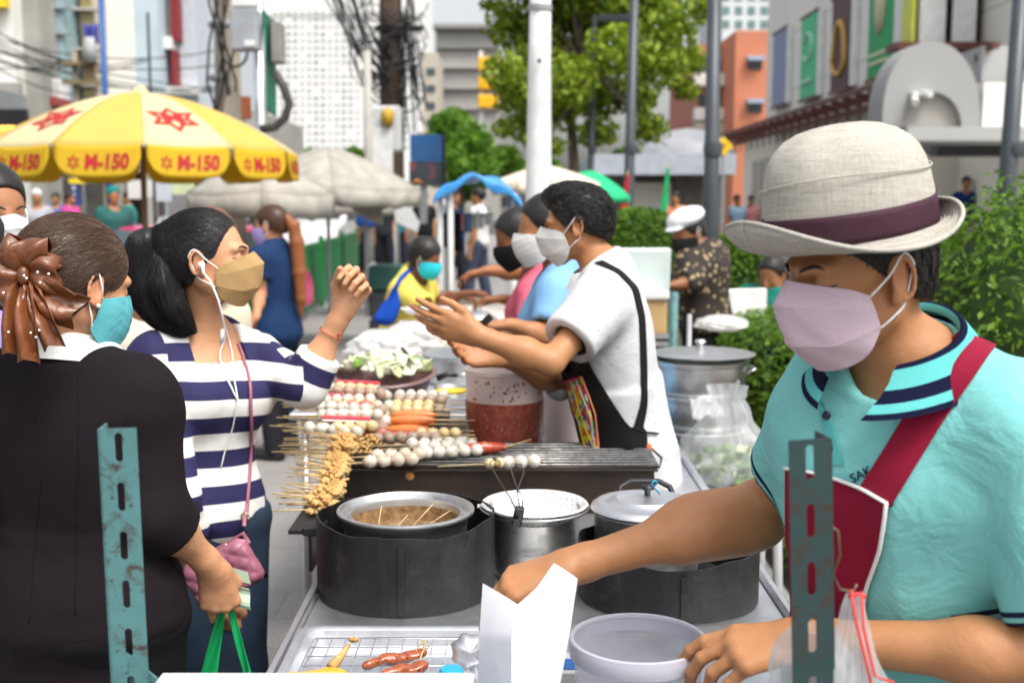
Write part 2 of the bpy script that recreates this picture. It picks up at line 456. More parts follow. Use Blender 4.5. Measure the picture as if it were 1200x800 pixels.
def mk_black_iron():
    n=NT('burnt_steel_sheet'); f=n.noise(5,8,.7); g=n.noise(14,8,.75,dist=.8)
    c=n.ramp(f,[(.3,(.007,.007,.008)),(.52,(.016,.016,.018)),(.75,(.05,.05,.052))]); r=n.ramp(g,[(.55,(0,0,0)),(.75,(1,1,1))])
    s_=n.ramp(n.noise(1.0,6,.8,vec=n.mapping((25,25,3))),[(.5,(0,0,0)),(.7,(1,1,1))]); c=n.mix(n.math('MULTIPLY',s_,.3),c,(.06,.06,.062))
    n.set(col=n.mix(n.math('MULTIPLY',r,.6),c,(.10,.085,.07)), metal=.35, rough=n.math('MULTIPLY_ADD',g,.4,.3)); n.bump(g,.35,.004); n.bump(n.noise(120,3),.25,.001); return n.m
M['burnt']=mk_black_iron()
def mk_grill_iron():
    n=NT('greasy_grill_iron'); f=n.noise(9,8,.7); g=n.noise(25,6,.7)
    n.set(col=n.ramp(f,[(.3,(.012,.01,.009)),(.6,(.035,.022,.014)),(.8,(.09,.045,.02))]), metal=.5, rough=n.math('MULTIPLY_ADD',g,.4,.2)); n.bump(g,.3,.003); return n.m
M['grill_iron']=mk_grill_iron()
def mk_slotted(name, base, rust):
    n=NT(name); f=n.noise(30,8,.75); g=n.noise(22,8,.75,dist=.8)
    r=n.ramp(g,[(.58-rust*.2,(0,0,0)),(.66-rust*.1,(1,1,1))]); c=n.ramp(f,[(.3,tuple(c*.75 for c in base)),(.7,base)])
    sp=n.ramp(n.noise(90,3,.6),[(.62,(0,0,0)),(.68,(1,1,1))])
    c=n.mix(r,c,(.05,.024,.014)); c=n.mix(n.math('MULTIPLY',sp,.7),c,(.03,.02,.018))
    n.set(col=c, rough=.55, metal=.1); n.bump(f,.3,.002); n.bump(r,-.3,.001); return n.m
M['slot_blue']=mk_slotted('chipped_turquoise_paint',(.085,.22,.225),.28)
M['slot_dark']=mk_slotted('dirty_green_paint',(.024,.058,.06),.34)
def mk_pavement():
    n=NT('concrete_paving'); b=n.n.new('ShaderNodeTexBrick'); b.offset=.5
    n.L(n.mapping((1,1,1)),b.inputs['Vector'])
    b.inputs['Scale'].default_value=1; b.inputs['Brick Width'].default_value=.6; b.inputs['Row Height'].default_value=.3; b.inputs['Mortar Size'].default_value=.006; b.inputs['Mortar Smooth'].default_value=.3
    b.inputs['Color1'].default_value=(.24,.225,.22,1); b.inputs['Color2'].default_value=(.30,.285,.275,1); b.inputs['Mortar'].default_value=(.10,.095,.09,1)
    f=n.noise(1.6,8,.65); g=n.noise(60,4)
    c=n.mix(.5,b.outputs['Color'],n.ramp(f,[(.3,(.17,.16,.155)),(.7,(.33,.31,.30))])); c=n.mix(.25,c,n.ramp(g,[(.3,(.1,.1,.1)),(.7,(.5,.48,.46))]))
    n.set(col=c, rough=.8); n.bump(b.outputs['Fac'],-.5,.004); n.bump(g,.25,.002); return n.m
M['paving']=mk_pavement()
M['asphalt']=plain('asphalt',(.06,.06,.06),.85,0,.3,3,.4,90)
M['kerb']=plain('kerb_concrete',(.3,.3,.28),.8,0,.2,8)
M['soil']=plain('soil',(.07,.05,.035),.95,0,.35,8,.6,40,.01)
M['grassbase']=plain('lawn_turf',(.05,.085,.02),.95,0,.3,8,.6,60,.01)
def leafmat(name, c1, c2, c3, rough=.5):
    n=NT(name); n.set(col=n.ramp(n.attr('leafv'),[(.0,c1),(.5,c2),(1,c3)]), rough=rough, spec=.3)
    n.b.inputs['Transmission Weight'].default_value=0
    # thin leaves let some light through
    tr=n.n.new('ShaderNodeBsdfTranslucent'); n.L(n.b.inputs['Base Color'].links[0].from_socket,tr.inputs[0])
    mx=n.n.new('ShaderNodeMixShader'); mx.inputs[0].default_value=.35
    n.L(n.b.outputs[0],mx.inputs[1]); n.L(tr.outputs[0],mx.inputs[2]); n.L(mx.outputs[0],n.out.inputs[0]); return n.m
M['leaf_tree']=leafmat('tree_leaves',(.07,.13,.010),(.20,.31,.016),(.38,.47,.05))
M['leaf_hedge']=leafmat('hedge_leaves',(.045,.10,.010),(.11,.23,.018),(.22,.37,.035))
M['leaf_far']=leafmat('far_leaves',(.055,.14,.012),(.12,.27,.025),(.2,.38,.04))
M['leaf_cover']=leafmat('ground_cover_leaves',(.035,.08,.012),(.09,.19,.03),(.25,.38,.09))
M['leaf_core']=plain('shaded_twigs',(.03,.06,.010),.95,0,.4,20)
M['bark']=plain('bark',(.14,.105,.075),.9,0,.35,12,.7,40,.01)
M['bamboo']=plain('bamboo_stick',(.62,.46,.24),.6,0,.18,60,.2,200)
M['black_plastic']=plain('black_plastic',(.012,.012,.014),.35)
def translucent_plastic(name, col=(.8,.8,.85), a=.55, rough=.25, tr=.25):
    n=NT(name); n.set(col=col, rough=rough, spec=.5)
    t=n.n.new('ShaderNodeBsdfTransparent'); t.inputs[0].default_value=(.95,.95,.97,1)
    q=n.n.new('ShaderNodeBsdfTranslucent'); q.inputs[0].default_value=(*col,1)
    m1=n.n.new('ShaderNodeMixShader'); m1.inputs[0].default_value=tr; n.L(n.b.outputs[0],m1.inputs[1]); n.L(q.outputs[0],m1.inputs[2])
    m2=n.n.new('ShaderNodeMixShader'); m2.inputs[0].default_value=a; n.L(t.outputs[0],m2.inputs[1]); n.L(m1.outputs[0],m2.inputs[2]); n.L(m2.outputs[0],n.out.inputs[0])
    n.bump(n.noise(9,4,dist=1),.2,.004)
    return n.m
M['clear_tub']=translucent_plastic('milky_clear_plastic',(.80,.80,.86),.22,.16,.3)
M['bucket']=translucent_plastic('frosted_bucket_plastic',(.74,.66,.64),.8,.3,.4)
M['bag_clear']=translucent_plastic('thin_white_plastic_film',(.86,.88,.88),.38,.22,.4)
M['bag_white']=translucent_plastic('white_plastic_film',(.86,.85,.83),.86,.3,.4)
def mk_glass():
    n=NT('window_glass'); n.set(col=(.05,.07,.08),rough=.08,spec=.8); return n.m
M['glass']=mk_glass()
# ============================================================ people
class Head:
    def __init__(s, C, fwd, up=(0,0,1), sc=1.0):
        s.C=np.asarray(C,float); s.x=unit(fwd); up=np.asarray(up,float); s.z=unit(up-s.x*(up@s.x)); s.y=np.cross(s.z,s.x); s.s=sc
    def W(s,x,y=0,z=0):
        if hasattr(x,'__len__'): x,y,z=x
        return s.C+s.s*(s.x*x+s.y*y+s.z*z)
    def D(s,x,y,z): return unit(s.x*x+s.y*y+s.z*z)
    def loc(s,V):
        d=(np.asarray(V)-s.C)/s.s; return np.stack([d@s.x,d@s.y,d@s.z],-1)
    def E(s,c,r,k=.02,op='u',rot=None):
        X,Y,Z=s.x,s.y,s.z
        if rot is not None: X,Y,Z=[s.D(*q) for q in rot]
        return ell(s.W(c),[q*s.s for q in r],X,Y,Z,k*s.s,op)
    def Cc(s,a,b,ra,rb,k=.02,op='u'): return cap(s.W(a),s.W(b),ra*s.s,rb*s.s,k*s.s,op)
    def prims(s, detail=True, f=0):
        g=[s.E((-.012,0,.035),(.094,.074,.082),.02), s.E((-.035,0,.012),(.07,.07,.07),.03),
           s.E((.035,0,-.02),(.055,.058,.082),.03)]
        for q in (-1,1):
            g.append(s.Cc((.003,.052*q,-.055),(.072,.018*q,-.093),.016,.016,.035))
        g.append(s.Cc((.066,0,-.098),(.078,0,-.092),.017,.014,.02))
        for q in (-1,1):
            g.append(s.E((.062,.036*q,-.028),(.024,.02,.022),.02))
            if detail:
                g.append(s.Cc((.078,.042*q,.022),(.092,.012*q,.02),.009,.009,.016))
                g.append(s.E((.098,.031*q,.002),(.017,.017,.012),.014,'s'))
                g.append(s.E((.0765,.031*q,.001),(.0135,.0135,.0128),.006))
        g.append(s.Cc((.088,0,.008),(.107,0,-.028),.008,.0105,.014))
        g.append(s.E((.108,0,-.033),(.011,.011,.009),.007))
        for q in (-1,1): g.append(s.E((.099,.0125*q,-.037),(.009,.007,.007),.006))
        g.append(s.E((.088,0,-.055),(.012,.024,.012),.014))
        if detail:
            g.append(s.E((.094,0,-.059),(.008,.022,.0045),.005)); g.append(s.E((.092,0,-.068),(.008,.019,.0052),.005))
        for q in (-1,1):     # ears
            e=[s.E((-.006,.078*q,-.008),(.0165,.007,.031),.008,rot=((.95,.35*q,.1),(-.35*q,.95,0),(0,0,1)))]
            e.append(s.E((-.004,.086*q,-.004),(.0095,.006,.0185),.004,'s'))
            e.append(s.E((.004,.079*q,-.032),(.007,.005,.009),.006))
            if detail:
                rim=[(.006+.0*math.cos(t)+(-.0125)*(1-math.cos(t))+.0, (.0785+.004*abs(math.sin(t)))*q, -.006+.029*math.sin(t)) for t in np.linspace(-1.2,2.2,9)]
                rim=[(-.008+.0155*math.cos(t)*1.0,(.082-.0045*math.cos(t))*q,-.006+.029*math.sin(t)) for t in np.linspace(.25,4.6,11)]
                for a,b in zip(rim[:-1],rim[1:]): e.append(s.Cc(a,b,.0032,.0032,.003))
            g+=e
        return g
def finger(base, d, n, lens, angs, radii, k0=.006):
    pts=[np.asarray(base,float)]; a=0
    for L,g in zip(lens,angs):
        a+=math.radians(g); dd=unit(unit(d)*math.cos(a)+unit(n)*math.sin(a)); pts.append(pts[-1]+dd*L)
    return [cap(pts[i],pts[i+1],radii[i],radii[i+1],k0 if i==0 else .003) for i in range(len(lens))], pts
def hand(W, D, N, T, curl, s=1.0, thumb=((.55,.8,.25),(.15,.95,.3),(0,.9,.5)), spread=(5,1,-3,-8), fat=1.0):
    """W wrist, D towards fingers, N out of the palm, T towards the thumb; curl: 4 triples of joint bends"""
    W=np.asarray(W,float); D=unit(D); N=np.asarray(N,float); N=unit(N-D*(N@D)); T=unit(np.asarray(T,float)-D*(D@T)-N*(N@T))
    if abs(T@N)>.2: T=np.cross(D,N)
    pr=[]; tips=[]
    kn=[(.027,.083,.002),(.009,.089,-.002),(-.0105,.085,-.001),(-.028,.077,.003)]
    lens=[(.042,.025,.021),(.047,.029,.022),(.043,.027,.021),(.034,.02,.019)]
    for i,(t,d,n_) in enumerate(kn):
        K=W+s*(T*t+D*d+N*n_)
        pr.append(cap(W+s*(T*t*.55+D*.008), K, .0135*s*fat, .0118*s*fat, .014*s))
    for i,(t,d,n_) in enumerate(kn):
        K=W+s*(T*t+D*d+N*n_); a=math.radians(spread[i]); dd=D*math.cos(a)+T*math.sin(a)
        r=[.0098,.0088,.0082,.0068]; r=[q*s*fat*(.88 if i==3 else 1) for q in r]
        f,pts=finger(K,dd,N,[q*s for q in lens[i]],curl[i],r); pr+=f; tips.append(pts)
    b=W+s*(T*.018+D*.018+N*.006); p=[b]
    for L,q in zip((.044,.033,.026),thumb):
        p.append(p[-1]+s*L*unit(T*q[0]+D*q[1]+N*q[2]))
    pr.append(cap(p[0],p[1],.0155*s*fat,.0125*s*fat,.012*s)); pr.append(cap(p[1],p[2],.0112*s*fat,.0098*s*fat,.005*s)); pr.append(cap(p[2],p[3],.0098*s*fat,.0078*s*fat,.003*s)); tips.append(p)
    return pr,tips
RELAX=((18,25,15),(24,30,18),(28,33,20),(30,35,20))
FIST=((75,85,45),(80,90,50),(82,90,50),(85,90,50))
def torso_secs(w=1.0, dpt=1.0, female=False):
    if female:
        return [(-.08,0,0,.10*w,.085*dpt),(.04,0,-.005,.168*w,.112*dpt),(.16,0,-.004,.168*w,.11*dpt),(.40,0,0,.122*w,.086*dpt),(.58,0,.006,.135*w,.098*dpt),(.74,0,.012,.150*w,.108*dpt),(.90,0,-.004,.150*w,.078*dpt),(1.0,0,-.006,.085*w,.055*dpt),(1.05,0,-.006,.055*w,.045*dpt)]
    return [(-.08,0,0,.10*w,.085*dpt),(.04,0,-.004,.160*w,.112*dpt),(.18,0,0,.158*w,.112*dpt),(.40,0,.004,.145*w,.104*dpt),(.60,0,.004,.158*w,.110*dpt),(.78,0,.002,.172*w,.112*dpt),(.92,0,-.006,.155*w,.082*dpt),(1.0,0,-.008,.085*w,.058*dpt),(1.05,0,-.008,.058*w,.05*dpt)]
def grow(secs, g, t0=None, t1=None):
    ts=[s[0] for s in secs]; out=[]
    T=sorted(set([t for t in ts if (t0 is None or t>t0) and (t1 is None or t<t1)]+([t0] if t0 is not None else [])+([t1] if t1 is not None else [])))
    for t in T:
        q=[np.interp(t,ts,[s[i] for s in secs]) for i in (1,2,3,4)]
        out.append((t,q[0],q[1],q[2]+g,q[3]+g))
    return out
SK={}
def skinm(c):
    if c not in SK: SK[c]=skin('skin_'+str(len(SK)),c)
    return SK[c]
def put(name, prims, mat, parent, res, fine=(), clip=None, fold=None, tint=None, attrs=None, post=None):
    V,Q=solid(prims,res,fine,clip)
    if len(V)==0: print('EMPTY',name); return None
    if fold or post:
        N=vnormals(V,Q)
        if fold: V=folds(V,N,**fold)
        if post: V=post(V,N)
    ca={'tint':tint(V)} if tint else None
    at=attrs(V) if attrs else None
    return mk(name,V,Q,mat,parent,True,attrs=at,cattrs=ca)
class Person:
    """j: joints in world coordinates: pelvis, neck, shL, shR, elL, elR, wrL, wrR, hipL.. optional; side = towards the person's left"""
    def __init__(s, label, pelvis, neck, side, head, base=None, female=False, w=1.0, dp=1.0, skin='#b98562', group=None):
        s.pel=np.asarray(pelvis,float); s.neck=np.asarray(neck,float); s.side=unit(side); s.head=head; s.female=female; s.w=w; s.dp=dp
        s.U=unit(s.neck-s.pel); s.S=unit(s.side-s.U*(s.side@s.U)); s.F=np.cross(s.S,s.U)
        b=base if base is not None else (s.pel[0],s.pel[1],0)
        s.root=empty('person',b); tag(s.root,label,'person',group); s.skin=skinm(skin)
        s.secs=torso_secs(w,dp,female); s.body=[]; s.fine=[]
        s.L=np.linalg.norm(s.neck-s.pel); s.arms={}; s.legs={}; s.ar=(.80 if female else .90)*w**.4
    def T(s,t,sd=0,f=0): return s.pel+s.U*s.L*t+s.S*sd+s.F*f
    def torso(s): s.body.append(loft(s.pel,s.neck,s.S,s.secs,.03)); s.torp=[s.body[-1]]; s.upp={}; s.lowp={}; return s
    def neckhead(s, r=.054, detail=True):
        h=s.head; rr=r*(.88 if s.female else 1)
        s.body.append(cap(s.T(.95,0,-.01),h.W(-.022,0,-.045),rr*1.02,rr*.95*h.s,.045))
        s.body+= [cap(s.T(.94,.09*s.w*q,-.01), s.T(1.04,.02*q,-.015),.03,.035,.04) for q in (-1,1)]
        s.torp+=s.body[-2:]
        s.hp=h.prims(detail); s.hp[0].k=.03; s.body+=s.hp; return s
    def arm(s, which, sh, el, wr, hd=None, k=.05, fat=1.0):
        sh,el,wr=[np.asarray(q,float) for q in (sh,el,wr)]; a=s.ar*fat
        ax=unit(el-sh); fx=unit(wr-el)
        s.body+=[cap(sh,el,.052*a,.039*a,k), ell(sh,(.056*a,)*3,k=.04), cap(el,el+(wr-el)*.35,.040*a,.0415*a,.02), cap(el+(wr-el)*.35,wr,.0415*a,.0275*a,.03)]
        s.upp[which]=s.body[-4:-2]; s.lowp[which]=s.body[-2:]
        s.arms[which]=(sh,el,wr)
        if hd is not None:
            s.body.append(cap(wr-fx*.02,wr+unit(hd[0])*.02,.026*a,.023*a,.02))
            p,t=hand(wr,*hd[:3],**hd[3]); s.body+=p; return t
    def leg(s, which, hip, kn, an, toe, fat=1.0, foot=True):
        hip,kn,an,toe=[np.asarray(q,float) for q in (hip,kn,an,toe)]; a=fat*(.95 if s.female else 1)
        s.body+=[cap(hip,kn,.083*a,.055*a,.05), cap(kn,kn+(an-kn)*.35,.053*a,.056*a,.02), cap(kn+(an-kn)*.35,an,.056*a,.036*a,.03)]
        if foot: s.body+=[cap(an+A(0,0,-.02),toe,.036,.028,.02)]
        s.legs[which]=(hip,kn,an,toe)
    def stand(s, toe=None, fz=.07, bend=0, spread=.1):
        toe=s.F if toe is None else unit(toe); toe=unit(A(toe[0],toe[1],0))
        for n,q in (('L',1),('R',-1)):
            hip=s.T(.02,spread*.85*q*s.w,0); an=A(hip[0],hip[1],fz)+s.S*.01*q-toe*.02; kn=(hip+an)/2+toe*(.02+bend); kn[2]=(hip[2]+an[2])/2+.01
            s.leg(n,hip,kn,an,an+toe*.16+A(0,0,-.035))
    def done(s, res=.006, tint=None):
        h=s.head
        def tn(V):
            L=h.loc(V); c=np.ones((len(V),3))
            lip=np.exp(-(((L[:,1])/.021)**2+((L[:,2]+.063)/.0085)**2)**2)*(L[:,0]>.07); c*= 1-lip[:,None]*np.array([.15,.42,.38])
            nr=np.linalg.norm(L-np.array([0,.08,-.01]),axis=1); nl=np.linalg.norm(L-np.array([0,-.08,-.01]),axis=1)
            e=np.exp(-(np.minimum(nr,nl)/.03)**2); c*=1-e[:,None]*np.array([.0,.13,.15])
            if tint: c=tint(V,c)
            return c
        return put('body',s.body,s.skin,s.root,res,s.fine,tint=tn)
    # ---- clothes
    def shirt(s, mat, g=.014, t0=-.02, t1=1.03, cuff=.62, name='shirt', res=.006, neck_r=.066, fold=None, arms=('L','R'), sg=.016, extra=(), neckcut=True, attrs=None, cuts=(), hollow=True):
        cuffs=cuff
        def fat(p,g_): return Prim((lambda x,y,z,f=p.fn: f(x,y,z)-g_),p.lo-g_,p.hi+g_,p.k,'u')
        gm=min(g,sg)*.75; pr=[]
        for n in arms:
            cuff=cuffs[n] if isinstance(cuffs,dict) else cuffs
            pr+=[fat(p,gm) for p in s.upp[n]+(s.lowp[n] if cuff>1 else [])]
            sh,el,wr=s.arms[n]; a=s.ar
            if cuff<=1: e=sh+(el-sh)*cuff; pr+=[cap(sh,e,.056*a+sg,.050*a+sg,.05)]; ax=unit(el-sh)
            else:
                pr+=[cap(sh,el,.054*a+sg,.043*a+sg,.05)]; e=el+(wr-el)*(cuff-1); ax=unit(wr-el); pr+=[cap(el,e,.043*a+sg,(.043-(cuff-1)*.014)*a+sg,.03)]
            pr.append(Prim(_cut(e,ax,.13 if cuff<=1 else .24),e-.26,e+.26,.003,'s'))
            if hollow: pr.append(cap(e-ax*.03,e+ax*.05,(.046*a+sg*.55) if cuff<=1 else (.040*a),None,.002,'s'))
        pr+=[fat(p,gm) for p in s.torp]
        pr+=[cap(s.T(.93,.10*s.w*q,-.01), s.T(1.01,.045*q,-.012),.036+g*.8,.034+g*.6,.03) for q in (-1,1)]
        pr.append(loft(s.pel,s.neck,s.S,grow(s.secs,g,t0,t1),.03,cap_k=.02)); pr+=list(extra)
        if neckcut: pr.append(cap(s.T(.985,0,.012),s.T(1.25,0,.03),neck_r,neck_r*1.2,.012,'s'))
        pr+=list(cuts)
        return put(name,pr,mat,s.root,res,fold=fold,attrs=attrs)
    def trousers(s, mat, g=.012, t1=.2, res=.008, to=1.0, name='trousers', legs=('L','R'), fold=None, wide=0.0):
        pr=[loft(s.pel,s.neck,s.S,grow(s.secs,g,-.08,t1),.03,cap_k=.01)]
        for n in legs:
            hip,kn,an,toe=s.legs[n]; pr+=[cap(hip,kn,.086+g,.060+g+wide,.04)]
            e=kn+(an-kn)*max(to-.0,.1); 
            if to>0: pr+=[cap(kn,e,.060+g+wide,.05+g+wide,.02)]
        return put(name,pr,mat,s.root,res,fold=fold)
    def shoes(s, mat, res=.007):
        for n in s.legs:
            hip,kn,an,toe=s.legs[n]; d=unit(A(toe[0]-an[0],toe[1]-an[1],0)); g=A(an[0],an[1],.035)
            put('shoe',[cap(g-d*.03,g+d*.15,.043,.038,.02),cap(A(an[0],an[1],.06),A(an[0],an[1],.09),.045,.044,.03),plane((0,0,.004),(0,0,-1))],mat,s.root,res)
def _cut(e,ax,R):   # the half space beyond e, but only near e
    def fn(x,y,z):
        px,py,pz=x-e[0],y-e[1],z-e[2]
        h=px*ax[0]+py*ax[1]+pz*ax[2]; r=np.sqrt(px*px+py*py+pz*pz)
        return np.maximum(-h, r-R)
    return fn
# ---- hair
def hair_attr(fn, n=900):
    """strand attribute: a value that runs across the strands"""
    return lambda V: {'strand': fn(V)*n}
def hair_cap(h, thick=.012, line=.045, back=-.07, side=.0, res=.004, extra=(), cuts=(), front=.062):
    """skull cover; line = height of the front hairline"""
    g=[h.E((-.014,0,.036),(.094+thick,.074+thick*.8,.082+thick),.02), h.E((-.037,0,.012),(.07+thick,.070+thick*.7,.07+thick),.03),
       h.E((-.05,0,-.03),(.045+thick,.056+thick*.5,.05),.03)]
    g+=list(extra)
    c=[h.E((front+.07,0,line-.105),(.09,.112,.105),.012,'s'),
       h.E((.035,.085,-.05),(.045,.03,.06),.01,'s'), h.E((.035,-.085,-.05),(.045,.03,.06),.01,'s'),
       h.E((-.004,.095,-.012),(.021,.026,.034),.006,'s'), h.E((-.004,-.095,-.012),(.021,.026,.034),.006,'s'),
       h.E((.03,0,back-.07),(.12,.12,.06),.012,'s')]
    return g+c+list(cuts)
def strands(name, obj, starts, flow, n, steps, step, r, mat, parent, lift=.0012, wob=.25, seed=3):
    """thin hairs that follow a hair mass along flow(p)"""
    me=obj.data; off=np.array(parent.location)
    vs=[Vector(v.co)+Vector(off) for v in me.vertices]; bvh=BVHTree.FromPolygons(vs,[tuple(p.vertices) for p in me.polygons])
    rg=np.random.default_rng(seed); V=[];F=[];S=[]
    for i in range(n):
        p=np.asarray(starts(rg),float); loc,nor,_,_=bvh.find_nearest(Vector(p))
        if loc is None: continue
        pts=[]; L=lift*(.3+rg.random()*1.4); jit=rg.normal(size=3)*wob
        for k in range(steps):
            q=np.array(loc)+np.array(nor)*L*math.sin(PI*min(1,(k+.6)/steps)*.9+.1); pts.append(q)
            f=unit(np.asarray(flow(np.array(loc)),float)+jit); N=np.array(nor); f=f-N*(f@N)
            loc,nor,_,_=bvh.find_nearest(Vector(np.array(loc)+unit(f)*step*(.8+.4*rg.random())))
            if loc is None: break
        if len(pts)<3: continue
        pa=np.array(pts)
        for _ in range(4): pa[1:-1]=(pa[:-2]+2*pa[1:-1]+pa[2:])/4
        pts=list(pa); o=len(V); a0,b0,_=frame(pts[1]-pts[0])
        for k,q in enumerate(pts):
            rr=r*(1-.6*k/len(pts))
            for j in range(3): V.append(q+(a0*math.cos(2.094*j)+b0*math.sin(2.094*j))*rr); S.append(i*7.3)
        for k in range(len(pts)-1):
            for j in range(3):
                F.append((o+3*k+j,o+3*k+3+j,o+3*k+3+(j+1)%3,o+3*k+(j+1)%3))
    if not V: return None
    return np.array(V),np.array(F),np.array(S)
def hair(name, pr, mat, parent, res, sfn, flow=None, starts=None, n=0, steps=12, step=.012, r=.0007, amp=.0012, fr=None, seed=3, wob=.2, lift=.0014):
    V,Q=solid(pr,res); N=vnormals(V,Q); s=sfn(V)
    w=vnoise(np.stack([s*130,s*0,s*0],1),1.0,3)*.6+vnoise(np.stack([s*55,s*0,s*0],1),1.0,8)*.7+.15*vnoise(V,30,2)
    V=V+N*(w*amp)[:,None]
    o=mk(name,V,Q,mat,parent,True,attrs={'strand':s*900})
    if n and flow is not None:
        if starts is None:
            idx=np.arange(len(V)); st=lambda rg: V[rg.integers(len(V))]
        else: st=starts
        r_=strands('h',o,st,flow,n,steps,step,r,mat,parent,lift=lift,wob=wob,seed=seed)
        if r_ is not None:
            V2,F2,S2=r_; bpy.data.objects.remove(o)
            o=mk(name,np.concatenate([V,V2]),np.concatenate([Q,F2+len(V)]),mat,parent,True,attrs={'strand':np.concatenate([s*900,S2])})
    return o
def mask(h, parent, mat, style='boat', edge_mat=None, sc=1.0, strap=(.86,.86,.84), sides=(-1,1)):
    """face mask over nose and mouth; boat = three-panel fold, flat = soft surgical, cup = close cloth"""
    mb=MB(); s=sc
    if style=='boat':
        T=[(.038,.069,-.020),(.060,.058,-.008),(.082,.042,-.001),(.102,.021,.006),(.111,0,.012)]
        U=[(.032,.0715,-.038),(.062,.062,-.034),(.094,.044,-.028),(.122,.020,-.021),(.136,0,-.016)]
        Lw=[(.028,.070,-.064),(.058,.061,-.073),(.088,.044,-.080),(.112,.022,-.076),(.122,0,-.077)]
        B=[(.026,.066,-.069),(.036,.060,-.094),(.052,.045,-.111),(.07,.026,-.119),(.079,0,-.121)]
        rows=[T,U,Lw,B]
    elif style=='flat':
        T=[(.012,.073,-.022),(.05,.062,-.012),(.08,.042,-.006),(.1,.02,-.002),(.111,0,.0)]
        U=[(.008,.074,-.04),(.052,.065,-.038),(.087,.046,-.034),(.113,.02,-.031),(.123,0,-.03)]
        Lw=[(.006,.072,-.062),(.05,.063,-.072),(.084,.046,-.074),(.108,.023,-.075),(.116,0,-.075)]
        B=[(.002,.068,-.08),(.03,.062,-.106),(.058,.046,-.117),(.08,.024,-.121),(.09,0,-.122)]
        rows=[T,U,Lw,B]
    full=[]
    for R in rows:
        L=[A(*p) for p in R]; full.append(L+[A(p[0],-p[1],p[2]) for p in R[-2::-1]])
    G=np.array(full)   # rows x 9
    sub=4 if style=='boat' else 5
    def samp(u,v):
        x=u*(G.shape[1]-1); i=min(int(x),G.shape[1]-2); fx=x-i
        y=v*(G.shape[0]-1); j=min(int(y),G.shape[0]-2); fy=y-j
        def cat(a,b,c,d,t): return .5*((2*b)+(-a+c)*t+(2*a-5*b+4*c-d)*t*t+(-a+3*b-3*c+d)*t**3)
        def row(jj):
            g=G[jj]; n=len(g); return cat(g[max(i-1,0)],g[i],g[i+1],g[min(i+2,n-1)],fx)
        if style=='boat': q=row(j)*(1-fy)+row(j+1)*fy
        else: q=cat(row(max(j-1,0)),row(j),row(j+1),row(min(j+2,len(G)-1)),fy)
        w=.0007*math.sin(40*q[2]*8+9*q[0]*10) if style!='boat' else .0012*math.sin(q[1]*160+q[2]*90)
        q=q.copy(); q[0]+=w+.003; q[1]*=1.04
        return h.W(*(q*[1,1,1]))
    mb.grid(samp,56,24,0,thick=.0022*h.s)
    # seams: raised edge along the folds and border
    for v in ((0,1/3,2/3,1) if style=='boat' else (0,1)):
        mb.tube([samp(i/24,v) for i in range(25)],.0011*h.s,6,1)
    for u in (0,1): mb.tube([samp(u,j/8) for j in range(9)],.0013*h.s,6,1)
    o=mb.build('face_mask',[mat,edge_mat or mat],parent,True); auto_smooth(o,15 if style=='boat' else 28)
    st=plain('ear_loop_white',strap,.7)
    for q in sides:
        lp=MB(); a=samp(0 if q>0 else 1,.05); b=samp(0 if q>0 else 1,.93)
        top=h.W(-.012,.084*q,.026); mid=h.W(-.024,.082*q,-.0); bot=h.W(-.01,.078*q,-.040)
        c=[a,h.W(.004,.0845*q,.004),top,mid,bot,b]
        c=[a,(a+top)/2+h.y*.006*q*h.s,top,h.W(-.026,.084*q,.012),mid,bot,(b+bot)/2+h.y*.004*q*h.s,b]
        P_=[]; 
        for i in range(len(c)-1):
            p0,p1,p2,p3=c[max(i-1,0)],c[i],c[i+1],c[min(i+2,len(c)-1)]
            for t in np.linspace(0,1,6)[:-1]: P_.append(.5*((2*p1)+(-p0+p2)*t+(2*p0-5*p1+4*p2-p3)*t*t+(-p0+3*p1-3*p2+p3)*t**3))
        P_.append(c[-1]); lp.tube(P_,.0016*h.s,6); lp.build('ear_loop',st,o,True)
    return o
def face_pt(h, y, z, off=.0006):
    x=np.linspace(.15,.03,240); p=h.C[None,:]+h.s*(x[:,None]*h.x+y*h.y+z*h.z); f=np.full(240,.3)
    for q in h._pr:
        d=q.fn(p[:,0],p[:,1],p[:,2])
        if q.op=='u': k=np.maximum(q.k-np.abs(f-d),0); f=np.minimum(f,d)-k*k/(4*q.k)
        else: d=-d; k=np.maximum(q.k-np.abs(f-d),0); f=np.maximum(f,d)+k*k/(4*q.k)
    i=int(np.argmax(f<0)); return p[i]+h.x*off*h.s
def brows(h, parent, mat, y=.031, q=(-1,1), th=.0026):
    h._pr=h.prims(True)
    for s in q:
        m=MB(); pts=[face_pt(h,yy*s,zz) for yy,zz in ((.013,.0215),(.019,.0245),(.026,.0268),(.033,.0275),(.040,.0265),(.047,.0225))]
        m.tube(pts,[th*.6*h.s,th*h.s,th*1.05*h.s,th*.95*h.s,th*.7*h.s,th*.25*h.s],8,flat=1); m.build('eyebrow',mat,parent,True)
def lids(h, parent, mat, q=(-1,1), low=-.003):
    h._pr=h.prims(True)
    for s in q:
        m=MB(); ys=(.019,.024,.029,.034,.039,.044,.049); zz=(.000,-.0018,-.0026,-.0026,-.0015,.0004,.0026)
        m.tube([face_pt(h,a*s,low+b,.0004) for a,b in zip(ys,zz)],[.0005,.0011,.0014,.0015,.0015,.0013,.0006],6); m.build('eyelashes',mat,parent,True)
